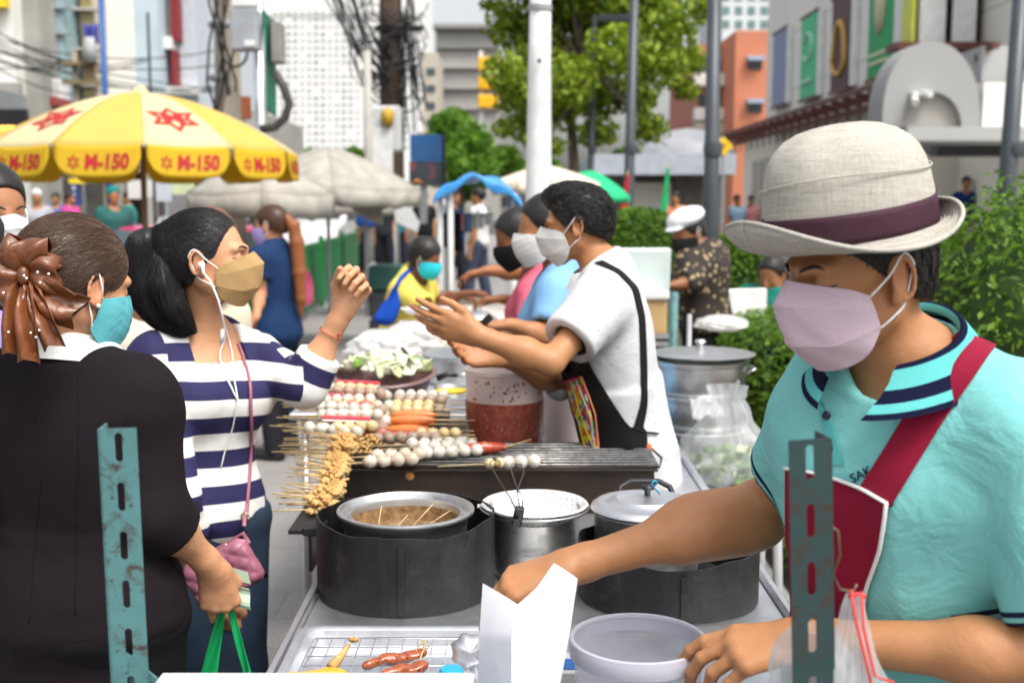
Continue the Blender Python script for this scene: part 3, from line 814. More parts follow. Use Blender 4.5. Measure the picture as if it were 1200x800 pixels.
# ============================================================ the setting
def st(name, mb, mats, smooth=False): o=mb.build(name,mats,None,smooth); o['kind']='structure'; return o
g=MB(); g.grid(lambda u,v: A(-700+1400*u,-30+930*v,-.14),1,1); st('ground',g,M['asphalt'])
g=MB(); g.box((-3.25,-3,-.135),(1.02,60,0)); st('pavement',g,M['paving'])
g=MB(); g.box((-3.4,-3,-.136),(-3.252,60,.004),0,.01); st('kerb',g,M['kerb'])
g=MB(); g.box((1.022,-3,-.135),(1.1,60,.03),0,.01); st('verge_kerb',g,M['kerb'])
g=MB(); g.grid(lambda u,v: A(1.102+5.2*u,-3+30*v,-.01+.04*math.sin(9*u+v*30)*u),10,40); st('lawn',g,M['soil'])
g=MB(); g.grid(lambda u,v: A(6.3+60*u,-3+70*v,.35*min(1,u*8)),8,4); st('forecourt',g,M['kerb'])
# dashed lane marks on the road beyond the railings
lm=MB()
for i in range(12): lm.box((-7.1,4+i*5,-.137),(-6.98,6.4+i*5,-.134))
st('road_marking',lm,M['white_paint'])

def leaves(n, sampler, size, seed=1, flat=.5, up=.3, clump=1.2, droop=.0):
    rg=np.random.default_rng(seed); C,N=sampler(rg,n)
    r=rg.normal(size=(n,3)); D=np.cross(N,r); D/=np.linalg.norm(D,axis=1,keepdims=True)+1e-9
    N2=N*(1-flat)+rg.normal(size=(n,3))*flat+A(0,0,up); N2/=np.linalg.norm(N2,axis=1,keepdims=True)
    D=D-N2*(D*N2).sum(1,keepdims=True); D/=np.linalg.norm(D,axis=1,keepdims=True)+1e-9; D=D-A(0,0,droop)
    S=np.cross(N2,D); s=(size*(.6+.8*rg.random(n)))[:,None]
    V=np.stack([C-D*s*.5, C-S*s*.27+N2*s*.05, C+D*s*.55, C+S*s*.27+N2*s*.05],1).reshape(-1,3)
    i=np.arange(n)*4; F=np.concatenate([np.stack([i,i+1,i+2],1),np.stack([i,i+2,i+3],1)])
    v=np.clip(.5+.35*fbm(C,clump,2,seed)+.28*rg.normal(size=n),0,1)
    return V,F,np.repeat(v,4)
def shell(ells, depth=.25, jag=.12):
    """points in the outer shell of a set of ellipsoids (c, r)"""
    def f(rg,n):
        vol=np.array([r[0]*r[1]+r[1]*r[2]+r[0]*r[2] for c,r in ells],float); pick=rg.choice(len(ells),n,p=vol/vol.sum())
        c=np.array([e[0] for e in ells],float)[pick]; r=np.array([e[1] for e in ells],float)[pick]
        d=rg.normal(size=(n,3)); d/=np.linalg.norm(d,axis=1,keepdims=True)
        k=1-depth*rg.random(n)**1.5+jag*fbm(c*3+d*2.2,1.6,2,3)+.03*rg.normal(size=n)
        C=c+d*r*k[:,None]; N=d/r; N/=np.linalg.norm(N,axis=1,keepdims=True); return C,N
    return f
def boxshell(lo,hi,jag=.05,depth=.08,e=5):
    lo=np.asarray(lo,float); hi=np.asarray(hi,float); c=(lo+hi)/2; r=(hi-lo)/2
    def f(rg,n):
        d=rg.uniform(-1,1,size=(n,3)); fc=rg.integers(0,3,n); a=np.array([r[1]*r[2],r[0]*r[2],r[0]*r[1]]); fc=rg.choice(3,n,p=a/a.sum()); d[np.arange(n),fc]=np.sign(d[np.arange(n),fc]+1e-9)
        m=(np.abs(d)**e).sum(1)**(1/e); q=d/m[:,None]
        N=np.sign(d)*np.abs(q)**(e-1)/r; N/=np.linalg.norm(N,axis=1,keepdims=True)
        C=c+q*r+N*(jag*fbm(c+q*r,2.5,2,5)-depth*rg.random(n)**2)[:,None]; C[:,2]=np.maximum(C[:,2],.01); return C,N
    return f
def bush(name,label,cat,sampler,core,n,size,mat='leaf_hedge',seed=1,group=None,base=(0,0,0),stem=True,**k):
    r=empty(name,base); tag(r,label,cat,group)
    V,F,v=leaves(n,sampler,size,seed,**k); mk('foliage',V,F,M[mat],r,False,attrs={'leafv':v})
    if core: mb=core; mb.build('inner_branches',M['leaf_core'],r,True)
    return r
# near hedge, ball bushes, verge planting
bl=MB(); lo,hi=A(1.12,5.6,0),A(3.4,7.4,.95)
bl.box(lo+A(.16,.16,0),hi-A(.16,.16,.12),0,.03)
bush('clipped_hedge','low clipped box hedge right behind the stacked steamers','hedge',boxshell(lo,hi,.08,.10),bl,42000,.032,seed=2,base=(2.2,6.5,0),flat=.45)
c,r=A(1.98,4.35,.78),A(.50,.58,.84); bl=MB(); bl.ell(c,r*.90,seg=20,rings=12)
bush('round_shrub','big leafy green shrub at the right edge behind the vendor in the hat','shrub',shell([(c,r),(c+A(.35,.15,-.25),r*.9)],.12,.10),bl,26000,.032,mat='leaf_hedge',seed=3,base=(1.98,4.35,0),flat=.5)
def topiary(u,v,d,rx,rz,label,seed,n=7000):
    c=P(u,v,d); c[2]=max(c[2],rz*.9); e=[(c,A(rx,rx,rz))]; lo=c-A(rx,rx,rz); hi=c+A(rx,rx,rz); lo[2]=max(lo[2],0)
    bl=MB(); bl.ell(c,A(rx,rx,rz)*.93,seg=18,rings=10)
    bush('clipped_ball_shrub',label,'shrub',boxshell(lo,hi,.03,.05,2.8),bl,n,.04,seed=seed,base=(c[0],c[1],0))
topiary(749,292,9.6,.31,.34,'clipped round green shrub behind the propped white lid',4,9000)
topiary(868,330,8.8,.24,.40,'round shrub right of the person in the white cap',5)
topiary(1085,330,8.4,.3,.35,'rounded shrub showing between the hat brim and the right edge',6)
# ground cover on the verge
def gc(rg,n):
    C=np.stack([rg.uniform(1.13,2.6,n),rg.uniform(3.2,5.6,n),.05+.12*rg.random(n)],1); C[:,2]+=.05*fbm(C,4,2,6); return C,np.tile(A(0,0,1),(n,1))
V,F,v=leaves(15000,gc,.042,11,flat=.45); o=mk('ground_cover',V,F,M['leaf_cover'],None,False,attrs={'leafv':v}); tag(o,'leafy ground cover on the verge','ground cover',kind='stuff')
def gr(rg,n):
    C=np.stack([rg.uniform(1.12,6.2,n),rg.uniform(7.4,16,n),.03+.03*rg.random(n)],1); return C,np.tile(A(.5,0,.6),(n,1))
V,F,v=leaves(9000,gr,.06,12,flat=.6); o=mk('grass',V,F,M['leaf_hedge'],None,False,attrs={'leafv':v}); tag(o,'rough grass on the verge','grass',kind='stuff')

# ---- trees
def tree(label,trunk,ells,n,size,rad,mat='leaf_tree',seed=1,limbs=6,group=None,name='street_tree',depth=.55,jag=.3):
    b=trunk[0]; r=empty(name,(b[0],b[1],0)); tag(r,label,'tree',group)
    t=MB(); t.tube(trunk,[rad*(1-.5*i/(len(trunk)-1)) for i in range(len(trunk))],12)
    top=np.asarray(trunk[-1],float); rg=np.random.default_rng(seed)
    for (c,rr) in ells[:limbs*3]:
        c=np.asarray(c,float); s=np.asarray(trunk[len(trunk)//2],float)*(.4)+top*.6; m=(s+c)/2+rg.normal(size=3)*.12*np.mean(rr)
        t.tube([s,m,c,c+(c-m)*.6],[rad*.45,rad*.3,rad*.15,rad*.05],7)
    t.build('trunk',M['bark'],r,True)
    V,F,v=leaves(n,shell(ells,depth,jag),size,seed,flat=.7,clump=.8,droop=.25); mk('crown',V,F,M[mat],r,False,attrs={'leafv':v})
    return r
rg=np.random.default_rng(5); d=15.5; E=[]
for (u,v,w,h) in [(600,30,34,34),(640,10,45,40),(690,-15,50,42),(745,5,46,40),(790,30,32,30),(812,70,22,18),(805,105,20,14),(775,75,36,30),(730,60,45,38),(680,60,42,42),(635,70,42,42),(610,110,36,34),(650,125,38,30),(700,115,38,30),(745,110,34,28),(760,150,26,20),(700,155,30,18),(620,150,28,20),(590,150,16,14),(640,170,26,14),(655,-60,70,60),(740,-60,60,60),(575,5,14,10),(822,10,16,20),(575,75,9,6),(565,-20,18,14),(600,-25,35,25),(640,40,36,34),(700,20,40,34),(590,85,26,24),(770,5,36,30),(665,95,36,30)]:
    k=d/FPX*.9; c=P(u,v,d+rg.uniform(-.9,.9)); E.append((c,A(w*k,max(w,h)*k,h*k)))
tree('large leafy street tree with pale trunk behind the white pole',[P(674,262,d)*A(1,1,0),P(673,200,d),P(668,120,d),P(690,40,d)],E,36000,.085,.085,seed=8,limbs=8,depth=.9,jag=.3)
d=24; E=[(P(u,v,d+rg.uniform(-1,1)),A(w,w,h)*d/FPX) for (u,v,w,h) in [(530,150,26,22),(548,172,30,24),(520,195,26,24),(560,200,24,18),(540,215,26,20),(505,170,12,14)]]
tree('small bright green tree beside the dark billboard',[P(540,262,d)*A(1,1,0),P(540,200,d),P(540,170,d)],E,9000,.14,.1,mat='leaf_far',seed=9)
d=30; E=[(P(u,v,d),A(w,w,h)*d/FPX) for (u,v,w,h) in [(590,190,20,18),(612,205,20,15),(735,190,22,16),(640,200,20,14)]]
tree('dense dark green tree far behind the white pole',[P(612,262,d)*A(1,1,0),P(612,205,d)],E,6000,.16,.12,mat='leaf_hedge',seed=10)
for i,(u,v,w,h,lab) in enumerate([(362,186,26,14,'far green tree at the foot of the white tower, leftmost'),(398,190,24,12,'far green tree between the tower and the concrete pole'),(415,182,12,12,'far narrow tree beside the concrete pole')]):
    d=60+4*i; E=[(P(u+a,v+b,d),A(w*.55,w*.5,h*.8)*d/FPX) for a,b in ((-w*.5,2),(0,0),(w*.5,3),(w*.2,6),(-w*.2,6),(0,14))]
    tree(lab,[P(u,250,d)*A(1,1,0),P(u,v+8,d)],E,2600,.32,.2,mat='leaf_far',seed=20+i,group='far trees before the tower')

# ---- buildings
def wallmat(name,c,var=.08,rough=.75): return plain(name,c,rough,0,var,.6,.1,30)
def block(name,label,u0,u1,vt,d,dep,mat,z0=0,cat='building',group=None):
    a=P(u0,240,d); b=P(u1,240,d); zt=P((u0+u1)/2,vt,d)[2]
    r=empty(name,((a[0]+b[0])/2,d+dep/2,z0)); tag(r,label,cat,group)
    m=MB(); m.box((a[0],d,z0),(b[0],d+dep,zt)); m.build('wall',mat,r)
    return r
def rectp(name,parent,u0,v0,u1,v1,d,mat,proud=.05,th=.2,bev=0.0):
    a=P(u0,v1,d); b=P(u1,v0,d); m=MB(); m.box((a[0],d-proud,a[2]),(b[0],d-proud+th,b[2]),0,bev); return m.build(name,mat,parent)
tw=block('apartment_tower','tall white apartment tower with a grid of small windows',305,502,-20,380,30,wallmat('white_render',(.86,.85,.82),.03))
wm=plain('tower_window',(.16,.16,.155),.4); rest=MB(); k=0
cols=[u for u in np.arange(314,498,8.1)]; rows=[v for v in np.arange(14,172,8.3)]
for j,v in enumerate(rows):
    for i,u in enumerate(cols):
        w=(3.6,2.3,3.0,4.0)[i%4]; h=1.7+.6*((i*7+j*3)%5==0)
        if (i*5+j*11)%13==0: continue
        a=P(u-w/2,v+h,380); b=P(u+w/2,v-.2,380)
        m=MB() if k<96 else rest; m.box((a[0],379.7,a[2]),(b[0],379.95,b[2])); k+=1
        if k<=96: m.build('window',wm,tw)
rr=rest.build('window_grid',wm,tw); rr['kind']='stuff'
lg=MB()
for v in rows[::60]: 
    a=P(307,v+3.9,380); b=P(500,v+3.4,380); lg.box((a[0],379.6,a[2]),(b[0],379.9,b[2]))
lg.build('floor_ledges',plain('ledge_grey',(.74,.73,.69),.7),tw)
gb=block('office_building','plain grey building with ledges beside the large tree',512,585,32,110,15,wallmat('grey_render',(.36,.35,.33),.05))
rectp('parapet',gb,508,30,588,35,110,plain('grey_trim',(.27,.26,.25),.7),1,2)
for v in (56,80,104,128): rectp('ledge',gb,512,v,585,v+1.2,110,plain('grey_trim',(.27,.26,.25),.7),.5,1)
nb=block('narrow_building','narrow beige building between the tower and the grey one',496,514,62,100,8,wallmat('beige_render',(.5,.45,.37)))
for v in (80,100,120,140): rectp('window',nb,500,v,510,v+8,100,M['glass'],.1,.3)
ys=empty('hanging_sign',P(570,150,78)*A(1,1,0)); tag(ys,'stack of yellow sign boxes beside the large tree','sign')
rectp('post',ys,562,60,566,240,78,M['white_paint'])
for v in (68,90,112): rectp('sign_box',ys,560,v,584,v+16,78,plain('sign_yellow',(.85,.45,.01),.4),.6,.5,.1)
# left row of shophouses, d 26..34
sh_conc=wallmat('stained_concrete',(.34,.33,.30),.25); sh_white=wallmat('white_facade',(.80,.79,.74),.06); sh_blue=wallmat('pale_blue_facade',(.50,.60,.66),.1); sh_cream=wallmat('cream_facade',(.55,.50,.40),.12)
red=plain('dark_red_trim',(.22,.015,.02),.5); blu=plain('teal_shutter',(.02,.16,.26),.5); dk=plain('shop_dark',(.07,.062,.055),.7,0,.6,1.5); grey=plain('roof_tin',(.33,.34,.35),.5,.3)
b1=block('shophouse','white shophouse with a yellow sign at the far left edge',-120,26,-60,27,6,sh_white)
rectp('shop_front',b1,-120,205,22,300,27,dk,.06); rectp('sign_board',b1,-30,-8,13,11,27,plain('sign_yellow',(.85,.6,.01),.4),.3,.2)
rectp('awning',b1,-120,112,30,140,27,grey,1.6,1.6); rectp('gutter',b1,-120,98,26,111,27,sh_conc,.25,.3)
for u in (-90,-50,-12): rectp('column',b1,u,140,u+8,300,27,sh_conc,1.55,.4)
b2=block('shophouse','grey concrete shophouse with deep balconies left of the umbrella',26,57,-60,28,6,sh_conc)
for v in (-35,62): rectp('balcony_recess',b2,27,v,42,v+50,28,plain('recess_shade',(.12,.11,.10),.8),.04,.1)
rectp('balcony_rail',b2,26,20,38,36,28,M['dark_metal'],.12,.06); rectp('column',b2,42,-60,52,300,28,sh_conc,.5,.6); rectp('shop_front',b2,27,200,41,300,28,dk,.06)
b3=block('shophouse','narrow glass-fronted shophouse behind the blue flag',57,84,-60,29,6,plain('pale_glass',(.33,.46,.5),.15))
rectp('window_frame',b3,51,-60,57,120,29,M['dark_metal'],.1,.2)
for v in (-20,10,40,70,100): rectp('mullion',b3,57,v,84,v+1.2,29,grey,.1,.15)
rectp('shop_front',b3,58,195,83,300,29,dk,.06); rectp('air_conditioner',b3,70,96,83,122,29,M['white_paint'],.6,.5,.03); rectp('awning',b3,54,118,84,128,29,plain('red_awning',(.3,.05,.04),.6),1.1,1.1)
b4=block('shophouse','cream shophouse with a gold lattice behind the wires',84,119,-60,30,6,sh_cream)
rectp('lattice',b4,103,-60,107,120,30,plain('gold_lattice',(.30,.24,.10),.5),.25,.1)
for v in (-10,35,80): rectp('window',b4,88,v,100,v+22,30,M['glass'],.05); 
for v in (12,58,100): rectp('ledge',b4,84,v,119,v+3,30,plain('ledge_grey2',(.5,.48,.42),.7),.4,.4)
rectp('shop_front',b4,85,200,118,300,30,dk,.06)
b5=block('shophouse','tall pale blue blank-walled building above the yellow umbrella',120,192,-60,31,7,sh_blue)
rectp('panel_joint',b5,152,-60,153.5,200,31,sh_white,.06); rectp('white_panel',b5,121,-60,150,120,31,sh_white,.05)
rectp('shop_front',b5,121,203,191,300,31,dk,.06)
for u in (120,150,182): rectp('column',b5,u,200,u+8,300,31,sh_conc,.9,.4)
rectp('balcony_slab',b5,121,196,192,203,31,sh_conc,.9,.9)
b6=block('shophouse','pale shophouse with teal shutters and dark red trim',192,236,-60,32,7,plain('pale_grey_facade',(.52,.57,.62),.7))
for v in (-45,10,62): 
    rectp('window',b6,192,v,206,v+32,32,sh_cream if v==10 else M['glass'],.06)
    rectp('shutter',b6,192,v+0,198,v+42,32,blu,.12) if v==62 else None
rectp('pilaster',b6,206,-60,211,50,32,red,.4,.4); rectp('pilaster',b6,206,62,211,104,32,red,.4,.4); rectp('shop_front',b6,193,200,235,300,32,dk,.06)
for (u0,v0,u1,v1) in ((193,104,236,112),(193,46,207,60)): rectp('ledge',b6,u0,v0,u1,v1,32,sh_white,.5,.5)
b7=block('shophouse','grey shophouse front half hidden by the concrete utility pole',236,306,130,33,7,sh_conc)
for v in (150,175): rectp('window',b7,262,v,300,v+14,33,M['glass'],.06)
rectp('shop_front',b7,240,203,304,300,33,dk,.06); rectp('column',b7,262,203,270,300,33,sh_conc,.6,.3)
# blue banner post with flag, and wires
def pole(name,label,u,vt,d,r0,r1,mat,cat='pole',vb=None,group=None,seg=14,lean=0):
    t=P(u,vt,d); r=empty(name,(t[0],d,0)); tag(r,label,cat,group); m=MB(); m.tube([A(t[0]-lean,d,0),A(t[0],d,t[2])],[r0,r1],seg); m.build('shaft',mat,r,True); return r,t
conc=plain('pole_concrete',(.27,.23,.18),.85,0,.25,3,.4,40)
bp,t=pole('banner_post','blue post with a small blue banner in front of the shophouses',117,-40,25,.06,.06,plain('post_blue',(.015,.09,.33),.5))
m=MB(); a=P(97,27,25); b=P(115,50,25); m.grid(lambda u,v: A(a[0]+(b[0]-a[0])*u,25+.06*math.sin(u*7),a[2]+(b[2]-a[2])*v-.06*math.sin(u*3)),8,6,thick=.01); m.build('banner',plain('banner_blue',(.05,.06,.30),.7),bp,True)
r_,t=pole('steel_post','thin dark steel post in front of the pale blue building',173,15,26,.035,.03,M['dark_metal'])
r_,t=pole('utility_pole','slim wooden electric pole with crossarm above the umbrella left panel',87,60,24,.07,.06,conc)
m=MB()
for v in (76,98): a=P(76,v,24); b=P(118,v,24); m.box((a[0],23.8,a[2]-.03),(b[0],23.95,a[2]+.04))
m.box((P(101,52,24)[0]-.06,23.9,P(101,98,24)[2]),(P(107,52,24)[0]+.05,24.05,P(101,52,24)[2])); m.build('crossarm',plain('crossarm_rust',(.24,.18,.09),.8),r_)
m=MB(); m.lathe([(.0,0),(.12,.02),(.14,.25),(.1,.5),(0,.52)],P(106,74,23.7),12); m.build('transformer',plain('transformer_grey',(.35,.36,.36),.5),r_,True)
# main concrete utility pole with boxes, green sign
up,t=pole('utility_pole','thick concrete utility pole with meter boxes right of the umbrella top',262,-90,13.2,.17,.125,conc)
m=MB(); rg=np.random.default_rng(2)
for i in range(6):
    x=P(262+rg.uniform(-17,17),0,13.0)[0]; pts=[A(x+.08*math.sin(k*1.7+i),12.96-.03*(i%3),5.0-k*.42) for k in range(7+i%3)]; m.tube(pts,.014,5)
lp=[P(275,60,12.95)+A(.14*math.cos(t_),0,.17*math.sin(t_)) for t_ in np.linspace(-3.6,.6,16)]; m.tube(lp,.016,6)
m.build('cables',M['black_plastic'],up,True)
for v in (92,30,150): 
    c=P(262,v,13.2); bands=MB(); bands.lathe([(.162,-.03),(.168,-.02),(.168,.02),(.162,.03)],(c[0],c[1],c[2]),20); bands.build('steel_band',grey,up)
sp,t=pole('sign_post','silver steel post holding meter boxes and a green road sign',300,-80,12.2,.065,.06,M['stainless'])
m=MB(); a=P(273,60,12.0); b=P(303,11,12.0); m.box((a[0],11.9,a[2]),(b[0],12.1,b[2]),0,.012); mb_=m.build('meter_box',plain('meter_grey',(.32,.34,.37),.45),sp)
m=MB(); a=P(286,54,11.88); b=P(299,47,11.88); m.box((a[0],11.885,a[2]),(b[0],11.895,b[2])); m.build('plate',M['white_paint'],mb_)
m=MB(); a=P(274,10,12.0); b=P(301,-30,12.0); m.box((a[0],11.9,a[2]),(b[0],12.1,b[2]),0,.01); m.build('upper_box',M['white_paint'],sp)
m=MB(); a=P(321,75,12.5); b=P(332,28,12.5); m.box((a[0],12.35,a[2]),(b[0],12.6,b[2]),0,.01); m.build('side_box',plain('box_brown_grey',(.27,.25,.24),.6),sp)
gsn=NT('green_road_sign'); f=gsn.vor(3,feat='F1',out='Distance'); gsn.set(col=gsn.ramp(f,[(.2,(.012,.13,.085)),(.8,(.02,.20,.13))]),rough=.45)
m=MB(); tl,tr=P(308,12,12.15),P(323,28,12.75); bl_,br=P(303,122,12.15),P(323,137,12.75)
m.grid(lambda u,v:(tl*(1-u)+tr*u)*(1-v)+(bl_*(1-u)+br*u)*v,4,8,thick=.02)
gs=m.build('road_sign',gsn.m,sp)
m=MB()
for k in range(5):
    for q in (.32,.62):
        p_=(tl*(1-q)+tr*q)*(1-(.16+.17*k))+(bl_*(1-q)+br*q)*(.16+.17*k)-A(.01,.02,0); m.obox(p_,tr-tl,(0,0,1),np.cross(tr-tl,(0,0,1)),(.035,.10,.004))
m.build('faded_lettering',plain('sign_faded',(.12,.28,.22),.6),gs)
m=MB(); pts=[P(322,85,12.1),P(333,103,12.1),P(339,122,12.1),P(334,138,12.1),P(322,149,12.1),P(305,152,12.1)]; m.tube(pts,.045,8); m.build('conduit',plain('conduit_black',(.05,.045,.04),.6),sp,True)
m=MB(); a=P(285,140,12.1); b=P(294,114,12.1); m.box((a[0],12.02,a[2]),(b[0],12.1,b[2])); m.build('rusty_bracket',plain('rust',(.25,.07,.02),.8),sp)
m=MB(); a=P(264,147,12.6); b=P(288,112,12.6); m.prism([(0,0),(.24,0),(.24,.2),(.16,.34),(.05,.28)],(a[0],12.5,a[2]),(1,0,0),(0,0,1),.06); m.build('board',plain('board_beige',(.5,.45,.36),.7),sp)
# wire-tangled utility pole, d 22
w,t=pole('utility_pole','dark utility pole wrapped in tangled cables against the white tower',456,-120,22,.24,.2,plain('pole_brown',(.10,.065,.04),.9),vb=None)
m=MB(); rg=np.random.default_rng(4)
def sagline(a,b,s,n=9): return [a*(1-t)+b*t-A(0,0,s*4*t*(1-t)) for t in np.linspace(0,1,n)]
for i in range(20):
    a=P(388+rg.uniform(-14,22),rg.uniform(-60,5),21.5+rg.random()); b=P(446+rg.uniform(-6,14),rg.uniform(60,128),21.7); m.tube(sagline(a,b,rg.uniform(-.1,.5)),rg.uniform(.008,.02),4)
for i in range(18):
    a=P(474+rg.uniform(-6,8),rg.uniform(-60,20),21.5+rg.random()); b=P(466+rg.uniform(-10,34),rg.uniform(90,170),21.7); m.tube(sagline(a,b,rg.uniform(-.3,.4)),rg.uniform(.008,.018),4)
for i in range(22):
    c=P(455+rg.uniform(-26,26),rg.uniform(-5,110),21.5); R=rg.uniform(.15,.42)
    m.tube([c+A(R*math.cos(q),.1*math.sin(2*q),R*1.2*math.sin(q)) for q in np.linspace(0,6.0,14)],rg.uniform(.008,.018),4)
m.build('cables',M['black_plastic'],w,True)
m=MB(); a=P(440,34,21.8); b=P(496,34,21.8); m.box((a[0],21.7,a[2]-.05),(b[0],21.85,a[2]+.05)); m.build('crossarm',M['dark_metal'],w)
wb=empty('cabinet',P(452,260,20)*A(1,1,0)); tag(wb,'pale grey switch cabinet with white boards at the foot of the cabled pole','cabinet')
rectp('cabinet_body',wb,434,125,470,178,20,plain('cab_grey',(.55,.57,.57),.5),.2,.4,.03); rectp('white_board',wb,435,150,462,214,20,M['white_paint'],.3,.05); rectp('leg',wb,450,214,455,262,20,conc,.1,.1)
m=MB(); m.lathe([(0,0),(.09,.0),(.12,.22),(.04,.3),(0,.3)],P(454,148,19.7),10); m.build('lamp',plain('ochre',(.5,.3,.02),.5),wb,True)
r_,t=pole('concrete_pole','slim pale concrete pole left of the switch cabinet',430,60,18,.07,.06,plain('pole_pale',(.42,.40,.36),.8))
m=MB(); c=P(430,205,18); m.lathe([(.095,-.1),(.095,.05)],c,12); c=P(430,250,18); m.lathe([(.15,-.2),(.19,-.15),(.13,0),(.17,.2),(.17,.3)],c,12); m.build('blue_wrap',plain('wrap_blue',(.01,.09,.38),.6),r_,True)
# street wires
wr=empty('overhead_wires',(-6,24,0)); tag(wr,'dark overhead electric wires strung past the left shophouses','wires')
for i in range(13):
    a=P(-40,rg.uniform(12,75),24+rg.random()*2); b=P(rg.choice([175,120,260]),rg.uniform(55,112),27); m=MB(); m.tube(sagline(a,b,rg.uniform(.1,.6)),.014,4); m.build('wire',M['black_plastic'],wr,True)
# billboard & signs centre
bb=empty('billboard',P(500,255,17)*A(1,1,0)); tag(bb,'dark billboard with a blue upper panel on a steel pole','billboard')
bm=NT('billboard_print'); f=bm.noise(2.2,5); zz=bm.sep()[2]; bm.set(col=bm.ramp(f,[(.35,(.01,.015,.025)),(.55,(.05,.06,.07)),(.62,(.3,.05,.05)),(.7,(.25,.25,.25))]),rough=.4)
rectp('screen',bb,480,190,519,218,17,bm.m,.05,.12); rectp('upper_panel',bb,481,158,519,190,17,plain('panel_blue',(.02,.11,.30),.4),.06,.1); rectp('pole',bb,492,218,500,262,17,grey,0,.1); rectp('frame',bb,519,158,522,220,17,M['dark_metal'],.08,.15)
m=MB(); m.tube([P(484,214,16.9),P(489,211,16.9),P(494,215,16.9)],.02,6); m.build('sign_squiggle',plain('orange_sign',(.8,.3,.03),.4),bb,True)
# lamp posts and white pole
wp=empty('white_pole',P(631,300,7.8)*A(1,1,0)); tag(wp,'thick white painted pole rising behind the vendor in the black apron','pole')
m=MB(); a=P(631,220,7.8); b=P(634,-60,7.8); m.tube([A(a[0],7.8,0),a,(a+b)/2,b],[.105,.088,.076,.066],24); m.build('shaft',plain('pole_white',(.72,.72,.74),.35),wp,True)
m=MB(); c=P(632,72,7.72); m.lathe([(0,0),(.014,0),(.014,.01)],c+A(0,-.02,0),12,axis=(0,-1,0)); m.build('bolt_hole',M['dark_metal'],wp)
m=MB(); c=P(632.5,10,7.8); m.lathe([(.081,-.02),(.083,0),(.081,.02)],c,24); m.build('collar',grey,wp,True)
lampb=plain('lamp_post_grey',(.065,.075,.085),.45,.3)
def lamppost(label,u,d,ub,r,vt=-60,arm=None,vbase=262):
    t=P(u,vt,d); q=P(ub,250,d); e=empty('lamp_post',(q[0],d,0)); tag(e,label,'lamp post'); m=MB(); m.tube([A(q[0],d,0),q,t],[r*1.15,r,r*.8],14); m.build('shaft',lampb,e,True)
    m=MB(); m.lathe([(r*1.9,0),(r*1.9,.08),(r*1.4,.14),(r*1.3,.7),(r*1.1,.75)],(q[0],d,0),16); m.build('base',lampb,e,True)
    c=P((u+ub)/2,175,d); m=MB(); m.lathe([(r*1.15,-.05),(r*1.25,0),(r*1.15,.05)],c,14); m.build('collar',lampb,e,True)
    return e
e=lamppost('dark grey lamp post with a bracket arm in front of the large tree',745,13,736,.06)
m=MB(); a=P(742,22,13); b=P(700,22,13.4); m.obox((a+b)/2,b-a,(0,1,0),(0,0,1),(np.linalg.norm(b-a)/2,.06,.035),0,.01); m.build('lamp_arm',lampb,e)
lamppost('thin lamp post left of the bracket lamp, in the tree shade',697,15,691,.045,vt=18)
lamppost('thick dark lamp post rising behind the white cap',838,8.2,833,.055)
lamppost('leaning dark post at the right edge above the shrub',1200,9,1178,.07)
# coloured flags by the pavilion
for (u,v0,v1,dd,lab,colr) in ((733,205,248,12.8,'narrow red flag tied to the bracket lamp post',(.45,.01,.02)),(780,196,250,13,'narrow green flag in front of the pavilion',(.01,.35,.12))):
    a=P(u+3,v0,dd); b=P(u-3,v1,dd); e=empty('flag',(b[0],dd,0)); tag(e,lab,'flag'); m=MB(); m.grid(lambda p,q: a*(1-q)+b*q+A((p-.5)*.075*(.35+.65*min(1,q*1.6)),.02*math.sin(9*q+3*p),0),5,12,thick=.004); m.build('cloth',plain('flag_'+lab[7:10],colr,.8),e,True)
    m=MB(); m.tube([A(b[0],dd+.03,0),a+A(0,.03,.05)],.008,6); m.build('stick',M['bamboo'],e)

# ---- right: mall, entrance, orange building, pavilion
mall=empty('mall_building',(12,28,0)); tag(mall,'grey mall building with banners hung along its wall','building')
panel=NT('grey_cladding'); b=panel.n.new('ShaderNodeTexBrick'); b.offset=0; sx=panel.n.new('ShaderNodeCombineXYZ'); o3=panel.sep(); panel.L(o3[1],sx.inputs[0]); panel.L(o3[2],sx.inputs[1]); panel.L(sx.outputs[0],b.inputs['Vector'])
b.inputs['Scale'].default_value=1; b.inputs['Brick Width'].default_value=3.2; b.inputs['Row Height'].default_value=1.6; b.inputs['Mortar Size'].default_value=.02
b.inputs['Color1'].default_value=(.78,.75,.70,1); b.inputs['Color2'].default_value=(.74,.71,.66,1); b.inputs['Mortar'].default_value=(.48,.47,.44,1); panel.set(col=b.outputs['Color'],rough=.7)
m=MB(); m.box((8,18.2,3.8),(16,36.9,14)); m.build('upper_wall',panel.m,mall)
m=MB(); m.box((8.35,18.6,0),(15.9,41.9,3.798)); m.build('ground_wall',wallmat('cream_wall',(.80,.75,.66),.05),mall)
br=plain('brown_rafters',(.12,.035,.025),.6); m=MB(); m.box((7.35,18,3.92),(7.45,42,4.02)); m.box((7.9,18,3.64),(8.0,42,3.76)); m.build('canopy_rail',br,mall)
for k in range(26):
    y=18.5+k*.92; m=MB(); m.box((7.3,y,3.78),(8.3,y+.09,3.9)); m.box((7.93,y,3.38),(7.97,y+.05,3.64)); m.build('rafter',br,mall)
wf=plain('window_frame_cream',(.7,.67,.6),.5)
for k,y in enumerate((22,27.5,33,38)):
    m=MB(); m.box((8.2,y-.12,.5),(8.34,y+1.72,3.1)); fr=m.build('window_frame',wf,mall); m=MB(); m.box((8.17,y,.6),(8.198,y+1.6,3.0)); m.build('pane',M['glass'],fr)
